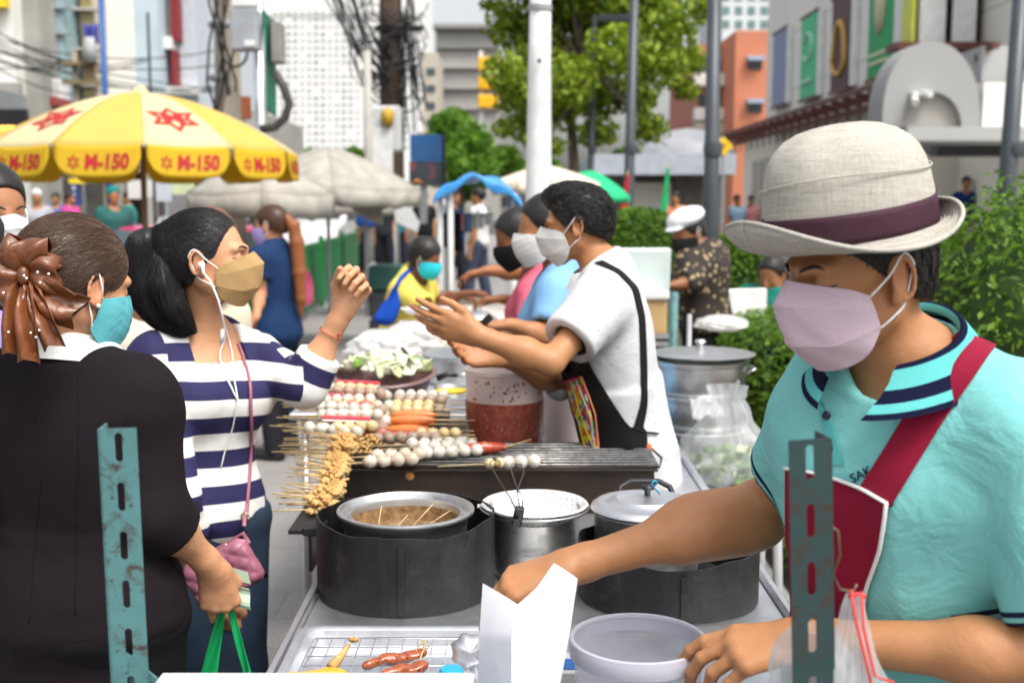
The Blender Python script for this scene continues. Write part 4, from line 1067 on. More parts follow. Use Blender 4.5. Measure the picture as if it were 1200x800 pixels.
def banner(u0,u1,vt,vb,label,colr,kind):
    X=7.9; d0=X*FPX/(u0-600)*1.0; d1=X*FPX/(u1-600); zt=P(u0,vt,d0)[2]; zb=P(u0,vb,d0)[2]
    e=empty('hanging_banner',(X,(d0+d1)/2,zb)); tag(e,label,'banner',None); m=MB(); m.box((X-.05,d1,zb),(X+.02,d0,zt),0,.01); m.build('cloth',colr,e)
    m=MB(); m.box((X-.02,d1-.35,zb-.02),(X+.09,d1-.001,zt)); m.build('white_side',M['white_paint'],e)
    m=MB(); m.box((X-.07,d1-.1,zt),(X-.02,d0+.1,zt+.06)); m.build('rod',br,e); m=MB(); m.box((X-.07,d1-.1,zb-.08),(X-.02,d0+.1,zb)); m.build('rod',br,e)
    yc=(d0+d1)/2; w=(d0-d1); h=zt-zb; gd=MB()
    if kind=='arch':
        pts=[A(X-.07,yc+w*.34*math.cos(t),zb+h*.30+(h*.42*math.sin(t) if math.sin(t)>0 else h*.14*math.sin(t))*(1 if abs(math.cos(t))>.0 else 1)) for t in np.linspace(0,2*PI,40)]; gd.tube(pts,.07,6)
        gd.build('emblem',plain('banner_gold',(.55,.32,.06),.5),e,True)
    elif kind=='medal':
        gd.lathe([(0,0),(.5,0),(.5,.02),(0,.02)],(X-.055,yc,zb+h*.70),24,axis=(-1,0,0),sx=1.3,sy=.75); gd.build('emblem',plain('banner_gold_pale',(.55,.5,.3),.5),e,True)
        tx=MB(); 
        for i,zz in enumerate((.22,.14)): tx.box((X-.075,yc-w*.4,zb+h*(zz-.02)),(X-.056,yc+w*.4,zb+h*(zz+.012)))
        tx.build('text_band',plain('banner_text',(.6,.62,.4),.5),e)
    elif kind=='ring':
        pts=[A(X-.07,yc+w*.3*math.cos(t),zb+h*.62+h*.16*math.sin(t)) for t in np.linspace(.4,5.6,24)]; gd.tube(pts,.04,6); gd.tube([A(X-.07,yc-w*.3,zb+h*.2),A(X-.07,yc+w*.3,zb+h*.2)],.05,6); gd.build('emblem',plain('banner_mint',(.5,.75,.6),.5),e,True)
banner(901,915,42,126,'faded blue banner, leftmost on the mall wall',plain('banner_fblue',(.22,.27,.42),.7),None)
banner(933,950,24,118,'light green banner with a pale ring on the mall wall',plain('banner_lgreen',(.08,.5,.25),.7),'ring')
banner(968,988,2,108,'dark purple-brown banner with a gold arch emblem',plain('banner_brown',(.10,.05,.05),.7),'arch')
banner(1010,1037,-25,94,'bright green banner with a pale medallion, rightmost on the wall',plain('banner_green',(.02,.33,.11),.7),'medal')
ent=empty('mall_entrance',(6.6,17.5,0)); tag(ent,'grey arched entrance canopy with beam and cream wall behind the hat','entrance')
d=16.8; gcl=wallmat('entrance_grey',(.34,.34,.34),.05)
def archpoly(uc,vb,wu,vt,n=22,e=.72): return [(uc+wu*math.cos(t),vb-(vb-vt)*abs(math.sin(t))**e) for t in np.linspace(PI,0,n)]
out=archpoly(1092,150,58,48,28,.8); inn=archpoly(1092,150,35,108,28,.9)
m=MB(); Vv=[]; 
for (u,v),(u2,v2) in zip(out,inn): Vv.append((P(u,v,d),P(u2,v2,d)))
n=len(Vv); VV=[]; FF=[]
for o_,i_ in Vv: VV+= [o_,i_,o_+A(0,.7,0),i_+A(0,.7,0)]
for i in range(n-1): a=4*i; b_=a+4; FF+=[(a,a+1,b_+1,b_),(a+2,b_+2,b_+3,a+3),(a,b_,b_+2,a+2),(a+1,a+3,b_+3,b_+1)]
m.add(VV,FF); m.build('arch',gcl,ent)
m=MB(); inner=[P(u,v,d+.12) for u,v in inn]; m.add(inner,[tuple(range(len(inner)))]); m.build('tympanum',wallmat('entrance_taupe',(.36,.34,.31),.05),ent)
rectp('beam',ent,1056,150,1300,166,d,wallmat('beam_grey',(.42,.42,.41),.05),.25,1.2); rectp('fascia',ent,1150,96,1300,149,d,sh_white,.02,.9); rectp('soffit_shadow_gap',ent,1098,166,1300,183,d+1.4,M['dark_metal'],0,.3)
rectp('wall',ent,1060,182,1320,275,d+5,wallmat('cream_wall2',(.72,.68,.6),.04),0,.4)
rectp('wing_wall',ent,1150,54,1300,95,d+1.5,wallmat('wing_grey',(.42,.42,.42),.04),0,1)
c=P(1082,110,d-.15); m=MB(); m.tube([c,c+A(.05,-.15,-.02)],.05,8); m.tube([c+A(-.12,0,-.08),c+A(-.16,-.15,-.14)],.055,8); m.box(c+A(-.15,0,-.03),c+A(.14,.16,.03)); m.build('security_cameras',M['white_paint'],ent)
for k,u in enumerate((1070,1128)): pass
sg=empty('sign_tower',P(1108,60,24)*A(1,1,0)); tag(sg,'tall white and yellow sign panels above the arched entrance','sign')
rectp('yellow_edge',sg,1067,-60,1076,54,20,plain('edge_lime',(.55,.6,.05),.5),.0,.5); rectp('white_panel',sg,1077,-60,1112,54,20,M['white_paint'],0,.5); rectp('column',sg,1113,-60,1114.5,54,20,gcl,.1,.3); rectp('white_panel',sg,1115,-60,1148,52,20,M['white_paint'],0,.5); rectp('tan_edge',sg,1148.2,-60,1152,52,20,plain('edge_tan',(.5,.35,.2),.5),0,.5)
rectp('canopy_bracket',sg,1044,52,1160,60,20,br,.3,.6); rectp('leg',sg,1049,60,1051,100,20,br,.1,.1)
gtw=block('glass_tower','distant blue-glass tower at the top right corner',1156,1330,-60,140,25,plain('tower_glass',(.06,.19,.24),.1))
for v in (10,22,34,46): rectp('floor_band',gtw,1156,v,1330,v+3,140,plain('band_pale',(.35,.42,.45),.5),.2)
rectp('corner_mullion',gtw,1174,-60,1178,56,140,plain('band_pale',(.35,.42,.45),.5),.4)
ob=block('orange_building','terracotta orange building with two hooded windows',858,905,36,47,8,wallmat('terracotta',(.58,.21,.115),.08))
for v in (68,118): 
    rectp('window',ob,876,v+4,893,v+14,47,M['glass'],.05); rectp('window_hood',ob,874,v-1,894,v+4,47,plain('hood_blue',(.35,.42,.55),.5),.4,.4)
rb=block('brick_building','red-brown building with white balconies left of the orange one',812,858,52,50,8,wallmat('brick_red',(.45,.16,.11),.15))
for v in (88,128): rectp('balcony',rb,812,v,851,v+14,50,sh_white,.7,.7); rectp('window',rb,818,v-18,846,v-3,50,M['glass'],.05)
rectp('cream_base',rb,812,145,858,170,50,sh_cream,.8,.8)
ft=block('apartment_tower','distant white and green glass apartment block above the orange building',842,905,-40,160,20,wallmat('white_render2',(.7,.72,.72),.04))
for v in (-8,8,24): 
    for u in (846,861,876,891): rectp('window',ft,u,v,u+9,v+9,160,plain('green_glass',(.16,.26,.25),.2),.1)
pv=empty('pavilion',P(770,250,22)*A(1,1,0)); tag(pv,'low pavilion with a curved grey metal roof behind the clipped shrub','pavilion')
rectp('roof',pv,690,183,852,206,22,plain('roof_bluegrey',(.42,.46,.52),.4),.9,6); rectp('wall',pv,698,206,850,262,22.5,wallmat('pav_wall',(.33,.31,.29),.06),0,.3)
for u in range(705,850,14): rectp('panel_rib',pv,u,206,u+3,262,22.4,plain('rib_grey',(.22,.21,.2),.6),.02,.05)
rectp('white_wall',pv,742,214,786,246,22.3,sh_white,.1,.1)
m=MB(); c=P(806,186,25); m.lathe([(1.05,0),(1.0,.3),(.8,.55),(.45,.72),(0,.8)],(c[0],25,c[2]-.15),24,sx=1.0); m.build('dome',plain('dome_grey',(.42,.43,.45),.4),pv,True)
ys=empty('traffic_sign',P(848,255,20)*A(1,1,0)); tag(ys,'yellow diamond traffic sign behind the hat','sign'); c=P(848,172,20); m=MB(); m.obox(c,(1,0,1),(0,1,0),(-1,0,1),(.12,.01,.12),0,.008); m.build('plate',plain('traffic_yellow',(.85,.55,.01),.4),ys); m=MB(); m.tube([A(c[0],20.04,0),c+A(0,.04,0)],.025,8); m.build('post',grey,ys)
m=MB(); m.tube([c+A(-.03,-.02,-.05),c+A(.0,-.02,.02),c+A(.04,-.02,.05)],.012,5); m.build('arrow',M['black_plastic'],ys)
# ============================================================ the food cart in front
TZ=.80
def thing(name,label,cat,loc,group=None,rz=0): e=empty(name,loc,rz); tag(e,label,cat,group); return e
cart=thing('food_cart','steel-topped food cart carrying the pots, grill and trays','cart',(.06,2.4,0))
m=MB(); m.box((-.375,1.10,TZ-.03),(.50,3.62,TZ),0,.004); m.build('top',M['stainless'],cart)
for x0,x1,y0,y1 in ((-.392,-.377,1.1,3.62),(.502,.517,1.1,3.62)): m=MB(); m.box((x0,y0,TZ-.05),(x1,y1,TZ+.014),0,.003); m.build('side_rim',M['stainless'],cart)
m=MB(); m.box((-.375,3.622,TZ-.05),(.50,3.637,TZ+.012),0,.003); m.build('back_rim',M['stainless'],cart)
m=MB(); m.box((-.36,1.2,.2),(.48,3.6,TZ-.06)); m.build('cabinet',metal_worn('cart_sheet',(.45,.45,.44),.4,.2,4),cart)
for x in (-.34,.46):
    for y in (1.3,3.45): m=MB(); m.lathe([(.0,-.02),(.07,-.02),(.08,0),(.07,.02),(0,.02)],(x,y,.08),18,axis=(1,0,0)); m.tube([A(x,y,.08),A(x,y,.22)],.02,8); m.build('wheel',M['black_plastic'],cart,True)
# slotted angle posts
def slotted(label,top,bot,w,mat,right=(1,0,0),nslot=9,s0=.045):
    top=np.asarray(top,float); bot=np.asarray(bot,float); ax=unit(bot-top); Lr=unit(np.asarray(right,float)-ax*(np.dot(right,ax))); n=np.cross(Lr,ax); L=np.linalg.norm(bot-top)
    e=thing('slotted_post',label,'post',bot); V=[];F=[]; m=MB(); pitch=.0565*w/.04; t=.0022
    def pt(x,y,z): return top+Lr*x+ax*y+n*z
    sw,sl=.0042*w/.04,.0165*w/.04; k=20
    ncell=int(L/pitch); 
    for c in range(ncell+1):
        y0=c*pitch-.012; y1=y0+pitch; y0=max(y0,0); yc=(c*pitch-.012)+pitch*.5+.004
        if yc+sl>L: y1=L
        o=[];i=[]
        for j in range(k):
            a=2*PI*(j+.5)/k; cx,sy=math.cos(a),math.sin(a)
            i.append((sw*cx*1.0, yc+(sl-sw)*(1 if sy>0 else -1)+sw*sy))
            s_=max(abs(cx),abs(sy)); px,py=cx/s_,sy/s_
            o.append((px*w/2, (y1 if py>0 else y0) if abs(py)>.999 else (y0+y1)/2+py*(y1-y0)/2))
        VV=[pt(*q,0) for q in o]+[pt(*q,0) for q in i]+[pt(*q,t) for q in o]+[pt(*q,t) for q in i]; FF=[]
        for j in range(k):
            l=(j+1)%k; FF+=[(j,l,k+l,k+j),(2*k+j,3*k+j,3*k+l,2*k+l),(k+j,k+l,3*k+l,3*k+j)]
            if (abs(o[j][0])>w/2-1e-6 and abs(o[l][0])>w/2-1e-6): FF.append((j,2*k+j,2*k+l,l))
        m.add(VV,FF)
    m.obox(pt(0,-.0005,t/2),Lr,ax,n,(w/2,.0006,t/2))
    m.build('slotted_face',mat,e)
    q=-1 if top[0]<0 else 1
    m=MB(); m.obox(pt(q*w/2+q*.0014,L/2,w/2+t),Lr,ax,n,(.0012,L/2,w/2)); m.build('side_flange',mat,e)
    return e
lp=slotted('turquoise slotted steel post in front of the woman in the black jacket',P(138,503,1.28),A(P(146,800,1.28)[0]+.012,1.28,.55),.0405,M['slot_blue'],right=(1,.12,0))
rp=slotted('dark grimy slotted steel post in front of the vendor in the hat',P(949,516,1.10),A(P(962,800,1.10)[0]+.016,1.10,.55),.0415,M['slot_dark'],right=(1,.1,0))
a=P(168,776,1.29); m=MB(); m.obox(a+A(.01,0,-.03),(1,0,-.9),(0,1,0),(.9,0,1),(.05,.002,.012)); m.build('rusty_brace',M['slot_blue'],lp)
# white foam box on the front edge
m=MB(); a=P(186,789,1.27); b=P(562,789,1.27); m.box((a[0],1.06,a[2]-.22),(b[0],1.27,a[2]),0,.016)
fb=thing('foam_box','white foam box along the front edge of the cart between the two posts','box',((a[0]+b[0])/2,1.16,TZ)); o=m.build('body',plain('foam',(.68,.68,.68),.6),fb); auto_smooth(o)
m=MB(); m.box((a[0]+.006,1.066,a[2]+.0005),(b[0]-.006,1.264,a[2]+.004),0,.003); m.build('lid',plain('foam',(.68,.68,.68),.6),fb)

# burnt sheet-steel rings (wind guards) with pots
def ring(label,c,r,zt,seed,gap=0,handles=(),cut=None):
    e=thing('stove_ring',label,'stove',(c[0],c[1],TZ+.001)); m=MB(); n=72
    def z(t): return zt+.004*math.sin(2*t+seed)+.0025*math.sin(5.3*t+seed*2)+.0012*math.sin(13*t+seed)
    V=[];F=[]
    for i in range(n):
        t=2*PI*i/n; rr=r*(1+.012*math.sin(2*t+seed)+.006*math.sin(5*t)); q=(math.cos(t),math.sin(t)); zz=z(t)
        V+= [A(c[0]+rr*q[0],c[1]+rr*q[1],TZ+.002),A(c[0]+rr*1.004*q[0],c[1]+rr*1.004*q[1],TZ+.07),A(c[0]+rr*q[0],c[1]+rr*q[1],zz),A(c[0]+(rr-.003)*q[0],c[1]+(rr-.003)*q[1],zz),A(c[0]+(rr-.003)*q[0],c[1]+(rr-.003)*q[1],TZ+.002)]
    for i in range(n):
        k=(i+1)%n
        for j in range(4): F.append((5*i+j,5*k+j,5*k+j+1,5*i+j+1))
    m.add(V,F); o=m.build('burnt_sheet',M['burnt'],e,True); auto_smooth(o,30)
    m=MB(); t=4.75; m.obox(A(c[0]+r*math.cos(t)*1.007,c[1]+r*math.sin(t)*1.007,(TZ+zt)/2-.004),(-math.sin(t),math.cos(t),0),(math.cos(t),math.sin(t),0),(0,0,1),(.006,.0012,(zt-TZ)/2-.01)); m.build('riveted_seam',M['burnt'],e)
    m=MB(); m.lathe([(r*.75,0),(r*.8,.02),(r*.55,.05),(r*.5,.02)],(c[0],c[1],TZ+.002),24); m.build('burner',M['dark_metal'],e,True)
    return e
def tz(v,y): r=ray(600,v); return H+r[2]/r[1]*y
c1=(-.208,2.20); r1=ring('round burnt black steel stove ring around the broth pan at left',c1,.172,.950,1.0)
m=MB(); a=A(c1[0]-.172,2.22,.925); m.box(a+A(-.03,-.03,-.018),a+A(.012,.03,.0),0,.003); m.build('side_bracket',M['burnt'],r1)
c2=(.302,2.165); r2=ring('wide burnt black steel stove ring around the lidded pot at right',c2,.172,.905,2.4)
def pot(name,label,c,r,z0,zt,mat,rimr=.006,rim=None,inner=True,seg=48,taper=1.0,lidz=None,cat='pot',bulge=0,**k):
    e=thing(name,label,cat,(c[0],c[1],z0)); m=MB(); h=zt-z0
    pr=[(0,0),(r*taper*.92,0),(r*taper*.985,.008),(r*(taper+1)/2*(1+bulge),h*.5),(r,h-.006),(r+rimr*.3,h-.004),(r+rimr,h-.002),(r+rimr,h+.002),(r,h+.003),(r-.003,h),(r*(taper+1)/2-.003,h*.5),(r*taper-.004,.012),(0,.011)]
    m.lathe(pr,(c[0],c[1],z0),seg); o=m.build('pot_body',mat,e,True); auto_smooth(o,40); return e
# broth pan: wide flange, dark gap, inner rim, broth with skewers
pan=thing('broth_pan','open aluminium pan of brown broth with skewers in it','pan',(c1[0],c1[1]-.0,TZ+.1)); zc=.958
m=MB(); m.lathe([(.1335,-.004),(.1345,0),(.1335,.003),(.127,.004),(.124,.000),(.121,-.012),(.115,-.014),(.1115,-.010),(.110,-.006),(.1075,-.006),(.1065,-.012),(.105,-.05),(.10,-.088),(0,-.09),(0,-.094),(.108,-.094),(.118,-.05),(.122,-.016),(.128,-.006)],(c1[0],c1[1],zc),64); o=m.build('pan_body',M['alu'],pan,True); auto_smooth(o,40)
bn=NT('broth'); f=bn.noise(38,6,.7); bn.set(col=bn.ramp(f,[(.32,(.13,.065,.025)),(.55,(.30,.19,.10)),(.75,(.46,.36,.24))]),rough=.12,spec=.6,coat=.3); bn.bump(bn.vor(70),.5,.004)
m=MB(); m.lathe([(0,-.047),(.05,-.046),(.1045,-.049)],(c1[0],c1[1],zc),48); m.build('broth',bn.m,pan,True)
sc=NT('scum_ring'); sc.set(col=sc.ramp(sc.noise(60,6,.7),[(.35,(.12,.06,.02)),(.6,(.33,.2,.09))]),rough=.6); sc.bump(sc.noise(120,4),.6,.003)
m=MB(); m.lathe([(.1028,-.052),(.1046,-.040),(.1057,-.020)],(c1[0],c1[1],zc),48); m.build('boiled_scum',sc.m,pan,True)
STK={}
def stick(m,a,b,r=.0016): m.tube([a,b],[r,r*.8],6)
def tip(u,v,z): return PZ(u,v,z)
for i,(u0,v0,u1,v1) in enumerate([(415,617,417,590),(443,620,447,592),(478,622,508,590),(497,618,532,595),(462,621,478,603),(520,612,505,624),(540,606,548,588)]):
    a=PZ(u0,v0,zc-.05); b=P(u1,v1,a[1]+.02); d=unit(b-a); L=min(np.linalg.norm(b-a),.15)
    e=thing('broth_skewer','bamboo skewer standing in the brown broth','skewer',a,'skewers standing in the broth pan'); m=MB(); stick(m,a-d*.02,a+d*L,.0013); m.build('bamboo_stick',M['bamboo'],e,True)
# middle pot with white perforated strainer on top
mc=(.046,2.30); mp=pot('strainer_pot','open sooty steel pot under the white strainer in the middle',mc,.092,TZ+.002,.937,M['alu_sooty'],.004,bulge=.02,taper=.96)
pn=NT('perforated_enamel'); o3=pn.sep(); 
def cell(x): return pn.math('ABSOLUTE',pn.math('SUBTRACT',pn.math('FRACT',pn.math('MULTIPLY',x,95.)),.5))
d2=pn.math('ADD',pn.math('POWER',cell(o3[0]),2.),pn.math('POWER',cell(o3[1]),2.)); h=pn.math('LESS_THAN',d2,.035)
pn.set(col=pn.mix(h,(.74,.74,.73),(.42,.42,.42)),rough=.3,metal=.15); pn.bump(h,-.4,.002)
sc_=thing('strainer','white perforated metal strainer resting on the middle pot','strainer',(mc[0],mc[1]-.015,.937)); m=MB(); cc=A(mc[0],mc[1]-.01,.944)
m.lathe([(.106,0),(.109,.003),(.106,.006),(.100,.004),(.094,-.004),(.085,-.020),(.05,-.032),(0,-.035),(0,-.038),(.05,-.035),(.083,-.024),(.089,-.014),(.098,-.002)],cc,56); o=m.build('strainer_bowl',pn.m,sc_,True); auto_smooth(o,50)
m=MB(); m.tube([cc+A(.11*math.cos(t),.11*math.sin(t),-.004) for t in np.linspace(0,2*PI,40)],.003,6); m.build('sooty_rim',M['alu_sooty'],sc_,True)
m=MB(); m.obox(P(578,590,2.3)+A(-.012,.0,.004),(1,.35,.3),(0,1,0),(0,0,1),(.022,.012,.0015)); m.build('handle_tab',pn.m,sc_)
# wire tongs clipped on the strainer rim
tg=thing('wire_tongs','wire-handled ladle with black clip leaning out of the white strainer','ladle',PZ(606,612,.95)); m=MB()
q0=PZ(608,604,.955); q1=P(584,541,2.42); q2=P(606,541,2.42); top=P(571,536,2.44)
m.tube([q0,P(598,583,2.32),P(583,560,2.38),P(574,543,2.42),P(579,537,2.43),P(586,541,2.42),P(585,547,2.41)],.0016,6)
m.tube([q0+A(.004,0,0),P(606,575,2.33),P(614,553,2.4),P(611,544,2.42),P(600,543,2.42),P(599,551,2.41),P(606,572,2.36),P(613,583,2.33),q0+A(.006,0,.01)],.0016,6); m.build('wire_handle',plain('wire_steel',(.12,.11,.10),.35,.9),tg,True)
m=MB(); m.obox(PZ(607,605,.957),(1,0,-.2),(0,1,.3),(.2,-.3,1),(.009,.006,.021),0,.002); m.build('black_clip',M['black_plastic'],tg)
m=MB(); m.tube([PZ(606,610,.953),PZ(592,606,.945),PZ(578,602,.944)],[.004,.007,.009],8,flat=.5); m.build('black_handle',M['black_plastic'],tg,True)
# lidded pot in the right ring
pc=(.270,2.245); lpz=.953; lpot=pot('lidded_pot','stained steel pot with a shiny lid and blue string on the knob',pc,.106,TZ+.003,lpz-.008,M['alu_sooty'],.004,taper=.97)
m=MB(); m.lathe([(0,.022),(.012,.0215),(.05,.016),(.062,.018),(.066,.014),(.088,.007),(.096,.010),(.104,.008),(.1115,.002),(.113,-.002),(.110,-.004),(.10,-.001),(.05,.010),(0,.016)],(pc[0],pc[1],lpz),60); lid=m.build('lid',M['stainless'],lpot,True); auto_smooth(lid,40)
m=MB(); m.lathe([(.006,.02),(.006,.032),(.014,.036),(.015,.041),(.0,.044)],(pc[0],pc[1],lpz),16); m.build('knob',M['black_plastic'],lid,True)
m=MB(); k0=A(pc[0]+.012,pc[1],lpz+.04); m.tube([k0,k0+A(.008,0,.008),k0+A(.002,-.005,.014),k0+A(-.006,-.004,.006),k0+A(.004,-.008,-.004),k0+A(.012,-.012,-.013)],.0028,6,flat=.5); m.build('blue_string',plain('string_blue',(.02,.35,.6),.6),lid,True)
m=MB(); hb=A(pc[0]+.01,pc[1]+.105,lpz); m.tube([hb+A(-.06,0,-.012),hb+A(-.052,.022,.008),hb+A(-.03,.03,.018),hb+A(.03,.03,.018),hb+A(.052,.022,.008),hb+A(.06,0,-.012)],.006,8); m.build('bail_handle',M['dark_metal'],lpot,True)
# charcoal grill
GX0,GX1,GY0,GY1,GZ=P(400,548,2.75)[0],P(767,545,2.75)[0],2.75,3.02,.917
gl=thing('charcoal_grill','long greasy charcoal grill with blackened bars in front of the red sauce bucket','grill',((GX0+GX1)/2,2.88,TZ+.002))
m=MB(); t=.004
m.box((GX0,GY0,TZ+.002),(GX1,GY0+t,GZ-.012)); m.box((GX0,GY1-t,TZ+.002),(GX1,GY1,GZ-.012)); m.box((GX0,GY0+t+.0005,TZ+.002),(GX0+t,GY1-t-.0005,GZ-.012)); m.box((GX1-t,GY0+t+.0005,TZ+.002),(GX1,GY1-t-.0005,GZ-.012)); m.box((GX0+t+.001,GY0+t+.001,TZ+.012),(GX1-t-.001,GY1-t-.001,TZ+.016)); m.build('trough',M['grill_iron'],gl)
m=MB(); m.box((GX0-.008,GY0-.008,GZ-.011),(GX1+.008,GY0+.010,GZ-.005),0,.001); m.box((GX0-.008,GY1-.010,GZ-.011),(GX1+.008,GY1+.008,GZ-.005),0,.001); m.build('edge_lip',M['grill_iron'],gl)
fr=MB(); fr.tube([A(GX0-.012,GY0-.004,GZ),A(GX1+.012,GY0-.004,GZ),A(GX1+.03,GY0+.1,GZ),A(GX1+.012,GY1+.004,GZ),A(GX0-.012,GY1+.004,GZ),A(GX0-.012,GY0-.004,GZ)],.0035,8); gr_=fr.build('grate_frame',M['grill_iron'],gl,True)
bar=metal_worn('grate_bar',(.42,.41,.40),.3,.35,12)
for i in range(9):
    y=GY0+.016+i*.0295; m=MB(); m.tube([A(GX0-.01,y,GZ+.002+.001*math.sin(i*4)),A((GX0+GX1)/2,y,GZ+.001+.0015*math.sin(i)),A(GX1+.012,y,GZ+.002)],.0032,8); m.build('grate_bar',bar,gl,True)
m=MB(); gx=P(395,0,2.75)[0]; 
m.tube([A(GX0+.02,GY0+.03,GZ+.004),A(GX0-.045,GY0+.02,GZ+.010),A(GX0-.05,GY0+.015,GZ-.018),A(GX0+.01,GY0-.004,GZ-.022)],.0035,6); m.build('grate_handle',plain('bright_wire',(.5,.5,.48),.3,1),gl,True)
ash=plain('ash_coals',(.05,.045,.042),.95,0,.6,40,.8,60,.02); m=MB(); rg=np.random.default_rng(3)
for i in range(110): m.ell(A(rg.uniform(GX0+.02,GX1-.02),rg.uniform(GY0+.02,GY1-.02),TZ+.035+.015*rg.random()),rg.uniform(.008,.018,3),0,7,5)
o=m.build('charcoal',ash,gl,True); o['kind']='stuff'
m=MB(); a=P(480,557,2.748); m.ell(a,(.012,.002,.012),0,10,6); m.build('burnt_drip',plain('drip_orange',(.35,.14,.03),.4),gl,True)
# shelf that carries the skewers, left of the grill and behind it
sh=thing('display_shelf','sloping dark shelf under the rows of raw skewers','shelf',(-.36,3.0,TZ)); m=MB()
m.box((-.455,2.28,.885),(-.410,2.90,.893)); m.obox(A(-.34,3.155,.912),(1,0,0),unit(A(0,.36,.068)),unit(A(0,-.068,.36)),(.16,.18,.004)); m.build('shelf_plate',M['dark_metal'],sh)
m=MB(); m.box((-.36,3.10,TZ+.001),(-.24,3.26,.893)); m.build('support',M['dark_metal'],sh)
m=MB(); m.box((-.418,2.3,.80),(-.411,2.9,.8845)); m.build('bracket',M['dark_metal'],sh)

# ---- skewers
def foodmat(name,c1,c2,rough=.4,scale=40,bump=.3,spots=None,coat=.15):
    n=NT(name); f=n.noise(scale,5,.6); c=n.ramp(f,[(.3,c1),(.7,c2)])
    if spots: s=n.ramp(n.noise(scale*2.6,3,.5),[(.6,(0,0,0)),(.68,(1,1,1))]); c=n.mix(s,c,spots)
    n.set(col=c,rough=rough,coat=coat,sss=.1); n.b.inputs['Subsurface Radius'].default_value=(.006,.003,.002); n.bump(f,bump,.003); return n.m
F_fish=foodmat('fishball',(.52,.48,.40),(.70,.67,.59),.42,26,.5,(.40,.32,.22))
F_meat=foodmat('meatball',(.30,.20,.14),(.48,.37,.28),.45,45,.4,(.2,.12,.07))
F_pink=foodmat('pink_sausage',(.45,.10,.09),(.60,.20,.16),.3,20,.15)
F_orange=foodmat('orange_sausage',(.62,.17,.04),(.75,.28,.08),.28,15,.1)
F_red=foodmat('red_sausage',(.36,.04,.02),(.50,.09,.04),.25,15,.12,(.6,.2,.1))
F_crabr=foodmat('crabstick_red',(.55,.01,.03),(.7,.04,.08),.4,30,.2); F_crabw=foodmat('crabstick_white',(.7,.66,.6),(.8,.77,.72),.4,60,.3)
F_tofu=foodmat('fried_tofu',(.50,.27,.08),(.66,.44,.17),.75,50,.5,(.36,.16,.04),0); F_yball=foodmat('yellow_ball',(.60,.45,.20),(.72,.60,.35),.45,30,.3,(.45,.25,.08))
F_roll=foodmat('pork_roll',(.45,.35,.26),(.66,.58,.48),.4,25,.5,(.25,.13,.07))
def skewer_proto(kind,label,L=.25,foodlen=None):
    e=thing('food_skewer',label,'skewer',(0,0,0)); rg=np.random.default_rng(abs(hash(kind))%1000 if False else len(kind)*7)
    s=MB(); x0=.13; L=.125 if kind=='fried' else L
    s.tube([A(.004,0,0),A(-x0*.5,0,0),A(-L,.0,-.002)],[.0012,.0016,.0016],6); s.build('bamboo_stick',M['bamboo'],e,True)
    def ball(x,r,mat,nm='ball',sq=(1,1,1)):
        m=MB(); m.ell(A(x,0,0),(r*sq[0],r*sq[1],r*sq[2]),0,16,10); o=m.build(nm,mat,e,True)
        me=o.data; co=np.array([v.co[:] for v in me.vertices]); nz=fbm(co+rg.random()*9,90,2)*r*.10; d=co-A(x,0,0); d/=np.linalg.norm(d,axis=1,keepdims=True)+1e-9
        me.vertices.foreach_set('co',(co+d*nz[:,None]).astype(np.float32).ravel()); me.update(); return o
    if kind=='fish':
        for i in range(5): ball(-.016-i*.0318,.0165+.0012*rg.normal()*.5,F_fish)
    elif kind=='meat':
        for i in range(5): ball(-.016-i*.031,.016,F_meat)
    elif kind=='yball':
        for i in range(4): ball(-.015-i*.030,.0158,F_yball)
    elif kind=='pink':
        for i in range(3): ball(-.022-i*.041,.0125,F_pink,'sausage_piece',(1.75,1,1))
    elif kind=='fried':
        for i in range(3):
            m=MB(); c=A(-.008-i*.019,rg.normal()*.005,rg.normal()*.004)
            for q in range(4): a=rg.normal(size=3)*.5; m.ell(c+rg.normal(size=3)*.006,(.0055+.006*rg.random(),.004+.005*rg.random(),.003+.005*rg.random()),0,7,5,A(1,a[0],a[1]),A(-a[0],1,a[2]),A(0,-a[2],1))
            m.build('fried_piece',F_tofu,e,True)
    elif kind=='sausage': ball(-.068,.0145,F_orange,'sausage',(4.6,1,1))
    elif kind=='red': ball(-.07,.016,F_red,'sausage',(4.1,1,1))
    elif kind=='roll':
        for i in range(4): ball(-.020-i*.034,.0165,F_roll,'rolled_piece',(1.1,1,1))
    elif kind=='crab':
        m=MB(); m.box((-.13,-.0095,-.008),(0,.0095,.0),0,.003); m.build('crab_white',F_crabw,e); m=MB(); m.box((-.131,-.01,.0004),(.001,.01,.008),0,.003); m.build('crab_red',F_crabr,e)
    elif kind=='tofu':
        for i in range(4):
            m=MB(); a=rg.normal(size=3)*.4; V=[]; m.obox(A(-.014-i*.028,0,0),A(1,a[0],a[1]),A(-a[0],1,a[2]),A(0,-a[2],1),(.013,.013,.010),0,.004); m.ell(A(-.02-i*.028,.006,.006),(.010,.008,.008),0,8,6); m.build('fried_piece',F_tofu,e,True)
    elif kind=='mix':
        for i in range(2): ball(-.100-i*.026,.0125,F_yball)
        for i in range(3): ball(-.018-i*.031,.0165,F_fish)
    return e
def copy_tree(o,parent=None):
    c=o.copy(); COL.objects.link(c); c.parent=parent
    for ch in list(o.children): copy_tree(ch,c)
    return c
